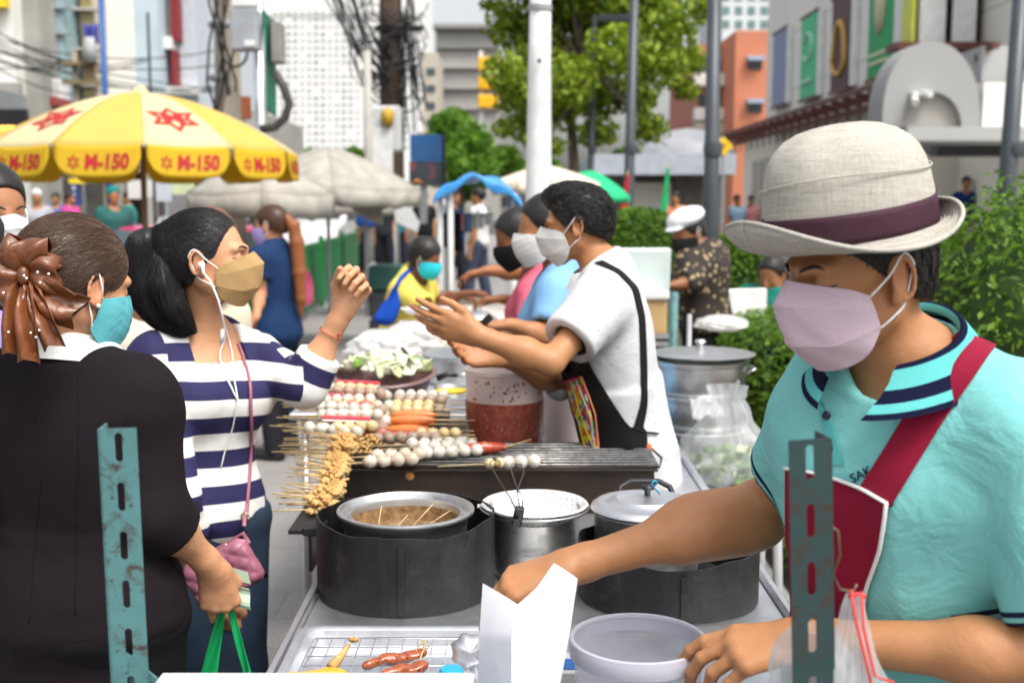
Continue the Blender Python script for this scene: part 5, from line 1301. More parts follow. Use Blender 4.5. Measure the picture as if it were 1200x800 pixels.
KL={'fish':'white fishball skewer in the raw rows left of the sauce bucket','meat':'brown meatball skewer below the white fishballs','pink':'skewer of short pink sausages at the front left of the rows','yball':'yellowish ball skewer behind the orange sausages','sausage':'smooth orange sausage skewer in the right-hand rows','crab':'red and white crab stick skewer below the orange sausage','tofu':'fried golden skewer heaped before the pink sausages','fried':'fried golden skewer stacked on the shelf left of the grill','roll':'pale rolled pork skewer at the left end of the grill','red':'big dark red sausage skewer on the right half of the grill','mix':'skewer of fishballs and egg balls nearest on the grill'}
KG={'fish':'white fishball skewers','meat':'meatball skewers','pink':'pink sausage skewers','yball':'yellow ball skewers','sausage':'orange sausage skewers','crab':'crab stick skewers','tofu':'fried skewers before the sausages','fried':'fried skewers left of the grill','roll':'rolled pork skewers','red':'red sausage skewers','mix':'mixed skewers'}
PRO={k:skewer_proto(k,KL[k]) for k in KL}
used=set(); allsk=[]
def place(kind,p,rz=0,ry=0,label=None,group=None,flip=False,L=None):
    o=PRO[kind] if kind not in used else copy_tree(PRO[kind]); used.add(kind)
    o.location=[float(q) for q in p]; o.rotation_euler=(random.uniform(-.3,.3) if kind not in('crab',) else 0,ry,rz+(PI if flip else 0)); o['label']=label or KL[kind]; o['group']=group or KG[kind]; o['category']='skewer'; allsk.append(o); return o
rows_l=['pink','pink','meat','fish','fish','fish','fish','fish','fish']; rows_r=['meat','crab','crab','sausage','sausage','yball','yball','meat','fish']
rr=random.Random(4)
for i in range(9):
    y=2.985+i*.040; z=.897+i*.0075+.014
    k=rows_l[i]; 
    for lay in range(2):
        place(k,(-.352+rr.uniform(-.016,.012)+(.012 if lay else 0),y+.016*lay,z+.026*lay),rr.uniform(-.06,.06))
    for q in range(2): place(('fish','meat','fish','yball','pink','crab','fish')[(i*2+q*3)%7],(-.366+rr.uniform(-.03,.02),y+.006+.016*q,z+.044+.014*q),rr.uniform(-.20,.20),rr.uniform(-.05,.08))
    k=rows_r[i]
    place(k,(-.348+rr.uniform(-.006,.006),y+.01,z+.004),rr.uniform(-.05,.05),flip=True)
    if k in('fish','meat','yball','sausage'): place(k,(-.343,y+.02,z+.028),rr.uniform(-.07,.07),flip=True)
for i in range(56):   # fried skewers piled on the left shelf, front
    y=2.40+.56*(i//2)/28; lay=i%2+(1 if i>18 else 0)*1.0+(1 if i>40 else 0)*.8
    place('fried',(-.382-.02*(y-2.33)/.56+rr.uniform(-.012,.012),y,.904+.018*lay),rr.uniform(-.26,.24),rr.uniform(-.10,.22))
for i in range(6): place('tofu',(-.355+rr.uniform(-.01,.02),2.90+.016*i,.915+.012*(i%3)),rr.uniform(-.15,.15))
KLg='plain white fishball skewer lying across the middle of the grill'
for i,(u,v,rz,k,lab,grp,fl) in enumerate([(500,531,.22,'roll',KL['roll'],None,False),(492,537,.30,'roll',None,None,False),(560,521,.20,'fish',KLg,'fishball skewers on the grill',False),(566,527,.24,'fish',KLg,'fishball skewers on the grill',False),(548,518,.16,'fish',KLg,'fishball skewers on the grill',False),(598,523,.26,'red',None,None,False),(634,540,.20,'mix',None,None,False),(505,512,.1,'meat','brown meatball skewer lying at the back left of the grill','back grill skewers',False),(540,507,.05,'yball','yellowish ball skewer at the back of the grill by the sauce bucket','back grill skewers b',False)]):
    p=PZ(u,v,GZ+.022); place(k,p,rz,0,lab,grp,fl)
m=MB(); e=thing('loose_stick','bare bamboo stick end poking out beyond the red sausage','stick',P(615,517,2.86)); a=PZ(590,524,GZ+.024); b=PZ(622,515,GZ+.03); m.tube([a,b],.0016,6); m.build('bamboo_stick',M['bamboo'],e,True)

# ---- buckets, basin
def lathe_obj(name,parent,prof,c,mat,seg=48,ang=40,**k): m=MB(); m.lathe(prof,c,seg,**k); o=m.build(name,mat,parent,True); auto_smooth(o,ang); return o
bx=P(591.5,480,3.2)[0]; sb=thing('sauce_bucket','frosted plastic bucket half full of dark red chilli sauce behind the grill','bucket',(bx,3.2,TZ+.001)); h=1.095-TZ
lathe_obj('bucket_wall',sb,[(0,0),(.104,0),(.1055,.01),(.109,h-.03),(.1095,h-.012),(.112,h-.010),(.112,h),(.108,h),(.1065,h-.03),(.103,.012),(0,.008)],(bx,3.2,TZ+.001),M['bucket'])
sn=NT('chilli_sauce'); f=sn.noise(45,6,.7); s2=sn.ramp(sn.noise(160,3),[(.6,(0,0,0)),(.68,(1,1,1))]); sn.set(col=sn.mix(s2,sn.ramp(f,[(.3,(.15,.025,.018)),(.7,(.30,.075,.05))]),(.50,.22,.12)),rough=.3); sn.bump(f,.2,.002)
zs=.2; lathe_obj('sauce',sb,[(0,0),(.107,0),(.1106,zs-.01),(.1108,zs),(.104,zs+.0),(0,zs-.002)],(bx,3.2,TZ+.009),sn.m)
m=MB(); rg=np.random.default_rng(9)
for i in range(34):
    t=rg.uniform(-2.4,-.9) if i<26 else rg.uniform(-PI,0); zz=h-.02-abs(rg.normal())*.03; m.ell(A(bx+.1102*math.cos(t),3.2+.1102*math.sin(t),TZ+max(zz,.22)),(.0035*rg.uniform(.4,1.3),.001,.0035*rg.uniform(.4,1.6)),0,7,5)
o=m.build('sauce_spatter',plain('spatter',(.33,.13,.05),.5),sb,True); o['kind']='stuff'
b2=A(P(667,500,3.5)[0],3.5,TZ); e=thing('plastic_bucket','smaller cloudy plastic bucket between the sauce bucket and the black apron','bucket',b2); lathe_obj('bucket_wall',e,[(0,0),(.075,0),(.088,.19),(.093,.195),(.09,.2),(.083,.19),(.07,.01),(0,.01)],b2,plain('cloudy_pink',(.58,.50,.48),.35,0,.08))
bc=P(449,436,3.82); bs=thing('basin','purple-brown plastic basin heaped with cut cabbage','basin',(bc[0],bc[1],bc[2]-.10)); ax=unit(A(0,-.15,1)); bm_=plain('basin_purple',(.20,.115,.115),.4,0,.1)
lathe_obj('basin_body',bs,[(0,-.10),(.12,-.10),(.15,-.05),(.166,-.010),(.178,-.006),(.182,0),(.178,.005),(.166,.004),(.150,-.03),(.12,-.085),(0,-.088)],bc,bm_,axis=ax)
m=MB(); m.lathe([(.14,0),(.16,.005),(.16,.1)],(bc[0],bc[1],TZ+.04),24); 
tb=thing('side_table','low steel table behind the grill under the basin and covered pot','table',(-.1,4.25,0)); m=MB(); m.box((-.72,3.66,bc[2]-.135),(.22,5.2,bc[2]-.112),0,.004); m.build('tabletop',M['stainless'],tb)
for x in (-.68,.18):
    for y in (3.72,5.1): m=MB(); m.tube([A(x,y,0),A(x,y,bc[2]-.136)],.014,8); m.build('leg',M['stainless'],tb,True)
TB=bc[2]-.112
cab=foodmat('cabbage',(.50,.58,.20),(.74,.76,.55),.5,14,.5); cab2=foodmat('cabbage_white',(.66,.68,.48),(.80,.80,.68),.5,14,.5); grn=foodmat('green_veg',(.10,.26,.03),(.25,.45,.08),.4,20,.3)
m=MB(); rg=np.random.default_rng(12)
for i in range(46):
    t=rg.uniform(0,2*PI); r=.135*math.sqrt(rg.random()); c=bc+A(r*math.cos(t),r*math.sin(t)*.9,.012+.035*(1-(r/.14)**2)+.01*rg.random()); a=rg.normal(size=3); 
    X,Y,Z=frame(a); w=rg.uniform(.018,.035)
    m.grid(lambda u,v: c+X*(u-.5)*2*w+Y*(v-.5)*1.5*w+Z*(.4*w*math.cos((u-.5)*3)+.12*w*math.sin(9*u+5*v)),5,4,int(rg.random()<.45)+(1 if rg.random()<.06 else 0),thick=.003)
o=m.build('cut_cabbage',[cab,cab2,grn],bs,True); o['kind']='stuff'
def produce(name,label,cat,p,q,r,mat): e=thing(name,label,cat,p); m=MB(); p=np.asarray(p);q=np.asarray(q); m.tube([p,p+(q-p)*.1,p+(q-p)*.35,p+(q-p)*.65,p+(q-p)*.9,q],[r*.3,r*.75,r,r,r*.75,r*.3],12); m.build('flesh',mat,e,True)
produce('cucumber','short green cucumber lying in the basin right of the cabbage','cucumber',bc+A(.085,-.02,.03),bc+A(.13,.0,.045),.018,grn)
kn=thing('knife','black-handled knife stuck in the cabbage','knife',bc+A(.06,-.03,.05)); m=MB(); a=bc+A(.065,-.02,.085); b=a+A(.035,.01,-.05); m.tube([a,a+(b-a)*.5],.006,8); m.build('handle',M['black_plastic'],kn,True); m=MB(); m.obox(a+(b-a)*.8,b-a,(0,1,0),(1,0,1),(.022,.0008,.008)); m.build('blade',M['stainless'],kn)
# covered pot, tools behind the sauce bucket
ac=P(541,428,4.35); ap=pot('covered_pot','wide aluminium pot with a domed lid behind the sauce bucket',(ac[0],4.35),.145,TB+.001,P(541,416,4.35)[2],M['alu'],.006); zt=P(541,416,4.35)[2]
lathe_obj('lid',ap,[(.152,0),(.153,.004),(.13,.012),(.07,.022),(0,.027)],(ac[0],4.35,zt+.004),M['alu']); lathe_obj('knob',ap,[(.006,.0),(.008,.02),(.016,.028),(0,.034)],(ac[0],4.35,zt+.03),M['black_plastic'],seg=12)
tl=thing('clamp_tool','black-handled clamp tool lying behind the skewers','tool',P(528,448,3.75)); m=MB(); a=P(512,443,3.75); b=P(536,440,3.75); m.tube([a,(a+b)/2+A(0,0,.008),b],[.012,.010,.006],8); m.build('grip',M['black_plastic'],tl,True); m=MB(); m.tube([b,b+A(.03,0,.006)],.005,6); m.build('jaw',M['stainless'],tl,True)
sg=thing('steel_dish','small steel dish under the clamp tool','dish',P(528,462,3.76)); lathe_obj('dish_body',sg,[(0,-.03),(.04,-.03),(.055,0),(.058,.002),(.05,-.002),(.036,-.025),(0,-.026)],P(528,453,3.76),M['alu'])
yl=thing('yellow_lid','yellow plastic lid behind the skewers and beside the sauce bucket','lid',P(529,458,3.42)); lathe_obj('lid_disc',yl,[(0,0),(.045,0),(.047,.006),(0,.010)],P(529,459,3.42),plain('lid_yellow',(.75,.55,.01),.4))
# front tray with wire rack
tr=thing('rack_tray','stainless tray with a wire rack at the near end of the cart','tray',(-.17,1.64,TZ+.001)); X0,X1,Y0,Y1=-.362,.045,1.33,1.905; zt=TZ+.034
m=MB(); 
def tray_ring(off,z): 
    c=.03; x0,x1,y0,y1=X0+off,X1-off,Y0+off,Y1-off; pts=[]
    for cx,cy,a0 in ((x1-c,y1-c,0),(x0+c,y1-c,PI/2),(x0+c,y0+c,PI),(x1-c,y0+c,1.5*PI)):
        for k in range(6): a=a0+PI/2*k/5; pts.append(A(cx+c*math.cos(a),cy+c*math.sin(a),z))
    return pts
Rg=[tray_ring(0,zt-.004),tray_ring(-.001,zt),tray_ring(.008,zt+.001),tray_ring(.014,zt-.003),tray_ring(.020,TZ+.006),tray_ring(.028,TZ+.003)]; V=[p for r in Rg for p in r]; n=24; F=[]
for i in range(len(Rg)-1):
    for j in range(n): F.append((i*n+j,i*n+(j+1)%n,(i+1)*n+(j+1)%n,(i+1)*n+j))
F.append(tuple(range((len(Rg)-1)*n,len(Rg)*n))); m.add(V,F); o=m.build('tray_body',M['stainless'],tr,True); auto_smooth(o,40)
m=MB(); zr=TZ+.024
for i in range(15): x=X0+.035+i*.0243; m.tube([A(x,Y0+.03,zr),A(x,Y1-.03,zr)],.0013,5)
for i in range(14): y=Y0+.035+i*.0385; m.tube([A(X0+.03,y,zr+.0022),A(X1-.03,y,zr+.0022)],.0013,5)
m.tube([A(X0+.028,Y0+.028,zr),A(X1-.028,Y0+.028,zr),A(X1-.028,Y1-.028,zr),A(X0+.028,Y1-.028,zr),A(X0+.028,Y0+.028,zr)],.002,6); m.build('wire_rack',M['stainless'],tr,True)
F_grilled=foodmat('grilled_meat',(.26,.045,.015),(.50,.14,.04),.3,60,.7,(.10,.02,.01),.4)
for i,(u,v,u2,v2,lab) in enumerate([(436,776,486,765,'glazed red grilled meat skewer lying farther back on the wire rack'),(448,792,490,782,'glazed red grilled meat skewer lying nearer the foam box')]):
    a=PZ(u,v,zr+.014); b=PZ(u2,v2,zr+.014); e=thing('grilled_skewer',lab,'skewer',a); d=b-a; pr=[]; rg=np.random.default_rng(i+5)
    for k in range(5): c=a+d*(k/4.); pr.append(ell(c+rg.normal(size=3)*.002,(.0125+.003*rg.random(),.008+.003*rg.random(),.008),unit(d+rg.normal(size=3)*.03),np.cross((0,0,1),unit(d)),(0,0,1),k=.006))
    put('grilled_meat',pr,F_grilled,e,.0018,fold=dict(amp=.0018,f=90))
    m=MB(); t1=PZ((498,499)[i],(752,757)[i],zr+.03); m.tube([a+d*.2,b,b*.5+t1*.5+A(0,0,.006),t1],.0014,6); m.tube([t1+A(.004*math.cos(q),0,.004*math.sin(q)) for q in np.linspace(0,2*PI,10)],.0012,5); m.build('bamboo_stick',M['bamboo'],e,True)
F_egg=foodmat('egg_yellow',(.72,.40,.03),(.82,.52,.06),.3,12,.3); a=PZ(362,800,zr+.008); e=thing('omelette','folded yellow omelette on the near left corner of the wire rack','food',a)
put('omelette_fold',[ell(a,(.058,.035,.014),k=.01),ell(a+A(.03,.012,.002),(.03,.03,.011),k=.01)],F_egg,e,.003,fold=dict(amp=.002,f=40))
m=MB(); q=PZ(388,782,zr+.012); e=thing('shrimp_piece','small brown fried piece with a tail beside the omelette','food',q); m.tube([q,q+A(.012,.02,.01),q+A(.022,.045,.02)],[.009,.006,.003],8); m.ell(q+A(.028,.055,.024),(.009,.003,.005),0,8,5); m.build('fried_piece',F_tofu,e,True)
tg=thing('serving_tongs','steel scalloped tongs standing near the white paper','tongs',PZ(548,785,TZ+.02)); m=MB(); c=P(549,762,1.72)
m.lathe([(0,.024),(.014,.022),(.024,.012),(.027,0),(.024,-.012),(.02,-.02)],c,24,axis=(.1,-1,.25),sx=1,sy=1,fn=lambda t,z:1+.10*math.cos(7*t)); m.build('scallop',M['stainless'],tg,True); m=MB(); m.tube([c+A(0,.01,-.01),c+A(.02,.0,-.06),c+A(.03,-.01,-.1)],[.012,.009,.008],8,flat=.4); m.build('arm',M['stainless'],tg,True)
c=P(529,797,1.40); bt=thing('bottle','small bottle with a bright blue cap just behind the foam box','bottle',(c[0],c[1],TZ+.036)); lathe_obj('cap',bt,[(0,.0285),(.0135,.028),(.0155,.025),(.0158,.0),(.0158,-.003)],c-A(0,0,.012),plain('cap_blue',(.01,.35,.65),.35),seg=32,fn=None)
hh=c[2]-.018-(TZ+.036); lathe_obj('bottle_body',bt,[(0,0),(.024,0),(.026,.01),(.026,max(hh-.04,.02)),(.014,max(hh-.01,.03)),(.013,hh+.004)],(c[0],c[1],TZ+.036),translucent_plastic('bottle_pet',(.8,.85,.85),.4,.1,.1),seg=24)
# clear tub the vendor works at
CT=P(748,748,1.50); tub=thing('clear_tub','clear milky plastic tub under the vendor left hand','tub',(CT[0],CT[1],TZ+.001)); hT=CT[2]-TZ; R=.0905
lathe_obj('tub_wall',tub,[(0,.0),(R*.86,.0),(R*.885,.006),(R*.955,hT-.030),(R*.965,hT-.027),(R*1.0,hT-.025),(R*1.005,hT-.004),(R*1.0,hT),(R*.965,hT),(R*.955,hT-.004),(R*.945,hT-.028),(R*.87,.008),(0,.005)],(CT[0],CT[1],TZ+.001),M['clear_tub'],seg=72)
lathe_obj('tub_rim',tub,[(R*.966,hT-.003),(R*.97,hT+.0015),(R*1.0,hT+.0025),(R*1.03,hT+.001),(R*1.035,hT-.006),(R*1.03,hT-.022),(R*1.012,hT-.024),(R*1.010,hT-.006),(R*.975,hT-.003)],(CT[0],CT[1],TZ+.001),translucent_plastic('tub_rim_plastic',(.85,.85,.92),.75,.2,.4),seg=72)
m=MB(); rg=np.random.default_rng(8)
for i in range(26):
    t=rg.uniform(-1.0,.35) if i<20 else rg.uniform(-2.4,-.5); zz=rg.uniform(.02,.115); rr_=R*(.885+.07*zz/.13)+.0006; m.ell(A(CT[0]+rr_*math.cos(t),CT[1]+rr_*math.sin(t),TZ+zz),(.0018,.0012,.0022*rg.uniform(.5,2.2)),0,7,5)
o=m.build('sauce_spots',plain('spatter2',(.30,.10,.03),.5),tub,True); o['kind']='stuff'
m=MB(); m.obox((CT[0]-.006,CT[1]-.02,TZ+.05),(1,.2,0),(0,1,0),(0,0,1),(.012,.003,.03),0,.002); m.build('metal_scoop_end',M['stainless'],thing('scoop','small steel scoop standing inside the clear tub','scoop',(CT[0],CT[1],TZ+.02)))
m=MB(); q=PZ(655,790,TZ+.03); e=thing('printed_carton','small carton with blue and yellow print between paper and tub','carton',q-A(0,0,.028)); m.box(q+A(-.028,-.02,-.028),q+A(.03,.06,.012),0,.002); m.build('carton_body',M['white_paint'],e); m=MB(); m.box(q+A(-.029,-.0215,-.026),q+A(.031,-.0203,-.012)); m.box(q+A(-.02,-.01,.0123),q+A(.03,.03,.0135)); m.build('blue_print',plain('print_blue',(.02,.16,.5),.5),e); m=MB(); m.ell(q+A(0,.02,.0145),(.010,.012,.001),0,14,4); m.build('yellow_print',plain('print_yellow',(.8,.6,.02),.5),e)
# folded white paper held in the right hand
pp=thing('paper_sheet','folded white paper held up by the vendor right hand','paper',P(610,800,1.43)); m=MB()
d0=1.40
cr=[[P(566,683,1.50),P(607,709,1.44),P(628,688,1.455),P(649,660,1.49),P(677,678,1.47)],[P(562,745,1.455),P(600,745,1.405),P(625,745,1.41),P(648,742,1.43),P(668,735,1.44)],[P(560,830,1.42),P(600,830,1.36),P(624,830,1.365),P(642,825,1.38),P(652,820,1.40)]]
def pf(u,v):
    x=u*4; i=min(int(x),3); fx=x-i; y=v*2; j=min(int(y),1); fy=y-j
    q=(cr[j][i]*(1-fx)+cr[j][i+1]*fx)*(1-fy)+(cr[j+1][i]*(1-fx)+cr[j+1][i+1]*fx)*fy
    return q+A(0,.004*math.sin(9*u+3*v)-.012*math.exp(-((u-.35-.25*v)/.06)**2)*v,0)
pm=NT('white_paper'); pm.set(col=pm.ramp(pm.noise(5,4),[(.3,(.62,.62,.66)),(.7,(.70,.70,.74))]),rough=.6); pm.bump(pm.noise(9,4,dist=1),.25,.006); m.grid(pf,32,24,thick=.0012); o=m.build('folded_sheet',pm.m,pp,True); auto_smooth(o,30)
# bag hanging from the right post
def bag(name,label,c,prof,mat,seed,parent=None,seg=64,nz=36,amp=.16,cat='bag',lean=(0,0),loc=None):
    e=thing(name,label,cat,loc if loc is not None else c); rg=np.random.default_rng(seed); T,Z=zip(*[(p[1],p[0]) for p in prof]); T=list(T); 
    zz=np.linspace(min(T),max(T),nz); order=np.argsort(T); rr=np.interp(zz,np.array(T)[order],np.array(Z)[order]); m=MB(); ph=rg.uniform(0,6,8); V=[];F=[]
    for i,z in enumerate(zz):
        for j in range(seg):
            t=2*PI*j/seg; h=(z-zz[0])/(zz[-1]-zz[0]); k=1+amp*(.5*math.sin(5*t+ph[0]+3*h)+.35*math.sin(9*t+ph[1]-5*h)+.25*math.sin(17*t+ph[2]+4*h)*(.4+h)+.3*math.sin(3*t+ph[3]+9*h)); k+=amp*.35*math.sin(23*h+4*math.sin(2*t+ph[4]))
            V.append(A(c[0]+rr[i]*k*math.cos(t)+lean[0]*h,c[1]+rr[i]*k*math.sin(t)*.85+lean[1]*h,c[2]+z))
    for i in range(nz-1):
        for j in range(seg): F.append((i*seg+j,i*seg+(j+1)%seg,(i+1)*seg+(j+1)%seg,(i+1)*seg+j))
    F.append(tuple(range(seg-1,-1,-1))); m.add(V,F); o=m.build('film',mat,e,True); auto_smooth(o,50); return e
q=P(1000,695,1.12); hb_=bag('hanging_bag','white plastic bag with red string hanging beside the dark post',q,[(.006,0),(.010,-.012),(.014,-.03),(.024,-.07),(.036,-.11),(.046,-.16),(.05,-.21),(.02,-.25)],M['bag_clear'],3,amp=.2,loc=q)
m=MB(); m.tube([q+A(-.006,-.012,.008),q+A(-.002,-.016,-.02),q+A(.010,-.03,-.075),q+A(.018,-.04,-.14)],.0017,6); m.tube([q+A(.004,-.012,.006),q+A(.006,-.018,-.03),q+A(.014,-.034,-.072),q+A(.032,-.036,-.078)],.0017,6); m.tube([q+A(-.008,-.01,.0),q+A(0,-.014,.004),q+A(.009,-.01,.0)],.002,6); m.build('red_string',plain('string_red',(.65,.05,.05),.6),hb_,True)
m=MB(); m.tube([P(968,612,1.11),P(982,622,1.11),P(984,650,1.11),P(976,672,1.115),P(984,690,1.12),P(1000,693,1.12),P(1004,684,1.12)],.0014,6); m.build('wire_hook',plain('wire_rust',(.2,.14,.1),.5,.7),hb_,True)
q=P(962,800,1.16); bag('crumpled_bag','crumpled clear bag at the foot of the dark post',q+A(-.01,0,.03),[(.03,-.12),(.045,-.06),(.04,0),(.02,.03)],M['bag_clear'],9,loc=q)

# ---- stacked steamers with bag, behind the man
sx=P(819,480,3.9)[0]; sy=3.9; st0=thing('steamer_stack','tall stack of dented aluminium steamers with a flat lid','steamer',(sx,sy,0)); z=0
zt=P(819,419,sy)[2]
tiers=[(zt-.118*(k+1)+.002,zt-.118*k) for k in range(int(zt/.118))][::-1]; tiers=[(0,tiers[0][0]-.004)]+tiers
for i,(a,b) in enumerate(tiers):
    if b-a<.03: continue
    r=(.158,.150,.154)[i%3]
    lathe_obj('tier',st0,[(r*.94,0),(r*.95,.01),(r,.02),(r,(b-a)-.022),(r+.010,(b-a)-.018),(r+.012,(b-a)-.004),(r+.006,b-a),(r-.004,b-a-.002)],(sx,sy,a),M['alu'],seg=56)
lathe_obj('lid',st0,[(.175,0),(.178,.004),(.17,.007),(.12,.012),(.06,.022),(0,.026)],(sx+.01,sy,zt+.012),M['alu'],seg=56,axis=(-.03,-.04,1)); lathe_obj('knob',st0,[(.012,0),(.012,.012),(.02,.018),(.016,.026),(0,.028)],(sx,sy,zt+.036),M['alu'],seg=16)
for q in (-1,1): m=MB(); m.tube([A(sx+q*.155,sy-.03,zt-.05),A(sx+q*.185,sy-.03,zt-.035),A(sx+q*.185,sy+.03,zt-.035),A(sx+q*.155,sy+.03,zt-.05)],.005,6); m.build('handle',M['alu'],st0,True)
q=P(851,505,3.35); stn=thing('plastic_stool','grey stool under the bag of greens','stool',(q[0],q[1],0)); m=MB(); zb=P(851,566,3.35)[2]; m.box((q[0]-.16,q[1]-.14,zb-.03),(q[0]+.16,q[1]+.14,zb-.004),0,.008); m.build('seat',plain('stool_grey',(.3,.3,.31),.5),stn)
for ix in (-1,1):
    for iy in (-1,1): m=MB(); m.tube([A(q[0]+ix*.13,q[1]+iy*.11,zb-.031),A(q[0]+ix*.15,q[1]+iy*.13,0)],.015,6); m.build('leg',plain('stool_grey',(.3,.3,.31),.5),stn,True)
H_=P(851,460,3.35)[2]-zb
vb=bag('vegetable_bag','knotted clear plastic bag of green vegetables in front of the steamers',A(q[0],q[1],zb),[(.06,0),(.11,.02),(.125,.07),(.11,.13),(.075,.18),(.045,H_-.02),(.06,H_+.02)],M['bag_clear'],5,amp=.17,loc=(q[0],q[1],zb),lean=(-.0,0))
m=MB()
a=A(q[0],q[1],zb+.17); m.grid(lambda u,v: a+A(-.10*v-.01,-.03+.05*u-.03*v,.045+.05*v-.035*v*v+.03*(u-.5)*(1+v)+.006*math.sin(14*v+5*u)),8,16,thick=.001); m.grid(lambda u,v: a+A(.01+.03*v,.01+.04*u,.03+.10*v+.01*math.sin(9*v)),6,10,thick=.001); m.build('bag_ears',M['bag_clear'],vb,True)
m=MB(); rg=np.random.default_rng(6)
for i in range(60):
    t=rg.uniform(0,6.28); r=.085*math.sqrt(rg.random()); c=A(q[0]+r*math.cos(t),q[1]+r*math.sin(t)*.8,zb+.015+.09*rg.random()); X,Y,Z=frame(rg.normal(size=3)); w=rg.uniform(.012,.028)
    m.grid(lambda u,v: c+X*(u-.5)*2*w+Y*(v-.5)*1.4*w*math.sin(PI*min(max(u,.06),.94))+Z*.3*w*math.cos(3*(u-.5)),4,3,int(rg.random()<.4),thick=.0015)
vg=thing('green_vegetables','chopped green vegetables inside the clear bag','vegetables',(q[0],q[1],zb+.01)); o=m.build('leaves_and_stalks',[grn,cab],vg,True); o['kind']='stuff'
# ============================================================ the people close by
CAMP=np.array([0,0,H])
def bvh_of(objs):
    V=[];F=[]
    for o in objs:
        off=np.array(o.matrix_world.translation) if False else np.zeros(3); r=o
        while r is not None: off=off+np.array(r.location); r=r.parent
        n=len(V); V+=[Vector(np.array(v.co)+off) for v in o.data.vertices]; F+=[tuple(i+n for i in p.vertices) for p in o.data.polygons]
    return BVHTree.FromPolygons(V,F)
def on_surface(bv,u,v,off,prev=None):
    r=ray(u,v); d=unit(r); loc,nor,_,dist=bv.ray_cast(Vector(CAMP),Vector(d))
    if loc is None: return None
    n=np.array(nor); n=n if n@d<0 else -n
    return np.array(loc)+n*off
def drape_grid(bv,fn,nu,nv,off,smooth=1):
    G=np.full((nu+1,nv+1,3),np.nan)
    for i in range(nu+1):
        for j in range(nv+1):
            q=on_surface(bv,*fn(i/nu,j/nv),off)
            if q is not None: G[i,j]=q
    bad=np.isnan(G[:,:,0]); ok=np.argwhere(~bad)
    for i,j in np.argwhere(bad):
        k=ok[np.argmin(((ok-[i,j])**2).sum(1))]; u,v=fn(i/nu,j/nv); dd=G[k[0],k[1],1]; G[i,j]=P(u,v,dd)
    for _ in range(smooth):
        K=G.copy(); K[1:-1]=(G[:-2]+2*G[1:-1]+G[2:])/4; G=K.copy(); G[:,1:-1]=(K[:,:-2]+2*K[:,1:-1]+K[:,2:])/4
    return G
def sheet(G,name,mat,parent,thick=.002,pipe=None,pr=.0022,sub='piping'):
    nu,nv=G.shape[0]-1,G.shape[1]-1; m=MB()
    def f(u,v):
        x=u*nu;y=v*nv;i=min(int(x),nu-1);j=min(int(y),nv-1);a,b=x-i,y-j
        return (G[i,j]*(1-a)+G[i+1,j]*a)*(1-b)+(G[i,j+1]*(1-a)+G[i+1,j+1]*a)*b
    m.grid(f,nu,nv,thick=thick); o=m.build(name,mat,parent,True); auto_smooth(o,50); return o
def bil(pts):   # rows of pixel points -> fn(u,v): u along a row, v across rows
    R=[np.array(r,float) for r in pts]
    def f(u,v):
        y=v*(len(R)-1); j=min(int(y),len(R)-2); b=y-j
        def row(r): x=u*(len(r)-1); i=min(int(x),len(r)-2); a=x-i; return r[i]*(1-a)+r[i+1]*a
        q=row(R[j])*(1-b)+row(R[j+1])*b; return q[0],q[1]
    return f
def drape_line(bv,pts,off,n=40):
    pts=np.array(pts,float); L=np.r_[0,np.cumsum(np.linalg.norm(np.diff(pts,axis=0),axis=1))]; out=[]
    for t in np.linspace(0,L[-1],n):
        u=np.interp(t,L,pts[:,0]); v=np.interp(t,L,pts[:,1]); q=on_surface(bv,u,v,off)
        if q is not None: out.append(q)
    return out
def striped(name,base,bands,attr='cuff',rough=.8,var=.08,weave=900,wr=.3):
    """bands: (from, to, colour) on the attribute"""
    n=NT(name); f=n.noise(7,5); c=n.ramp(f,[(.3,tuple(x*(1-var) for x in base)),(.7,tuple(min(1,x*(1+var)) for x in base))]); a=n.attr(attr)
    for lo,hi,cc in bands:
        m=n.math('MULTIPLY',n.math('GREATER_THAN',a,lo),n.math('LESS_THAN',a,hi)); c=n.mix(m,c,cc)
    g=n.noise(380,3,.7); c=n.mix(.22,c,n.mix(1.0,c,n.ramp(g,[(.3,(.45,.45,.45)),(.7,(1,1,1))]),'MULTIPLY')); n.set(col=c,rough=rough,spec=.15); n.bump(n.noise(12,3,dist=1.2),wr,.012); n.bump(n.noise(34,3,dist=.8),wr*.4,.003); n.bump(g,.4,.001); return n.m
def ringcollar(parent,fn_center,S,F,U,prof,mats,a0,a1,name='collar',n=40,sx=1.0):
    """prof: (radius, height) from inner top over to outer bottom, mats index per band; angle 0 = front"""
    m=MB(); V=[];Fc=[];M_=[]; k=len(prof)
    for i in range(n+1):
        t_=a0+(a1-a0)*i/n
        for q_,(r,h) in enumerate(prof):
            sh_k=.45*(1-q_/(len(prof)-1)); t=PI+(t_-PI)*(1-sh_k*.30)
            fr=max(0,math.cos(t)); V.append(fn_center+S*(r*math.sin(t)*sx)+F*(r*math.cos(t)*(1+.34*fr)+.004)+U*(h-.020*math.cos(t)))
    o=len(V)
    for i in range(n):
        for j in range(k-1): m.F.append((i*k+j,(i+1)*k+j,(i+1)*k+j+1,i*k+j+1)); m.M.append(mats[1][j])
    m.V=V; ob=m.build(name,mats[0],parent,True)
    return ob
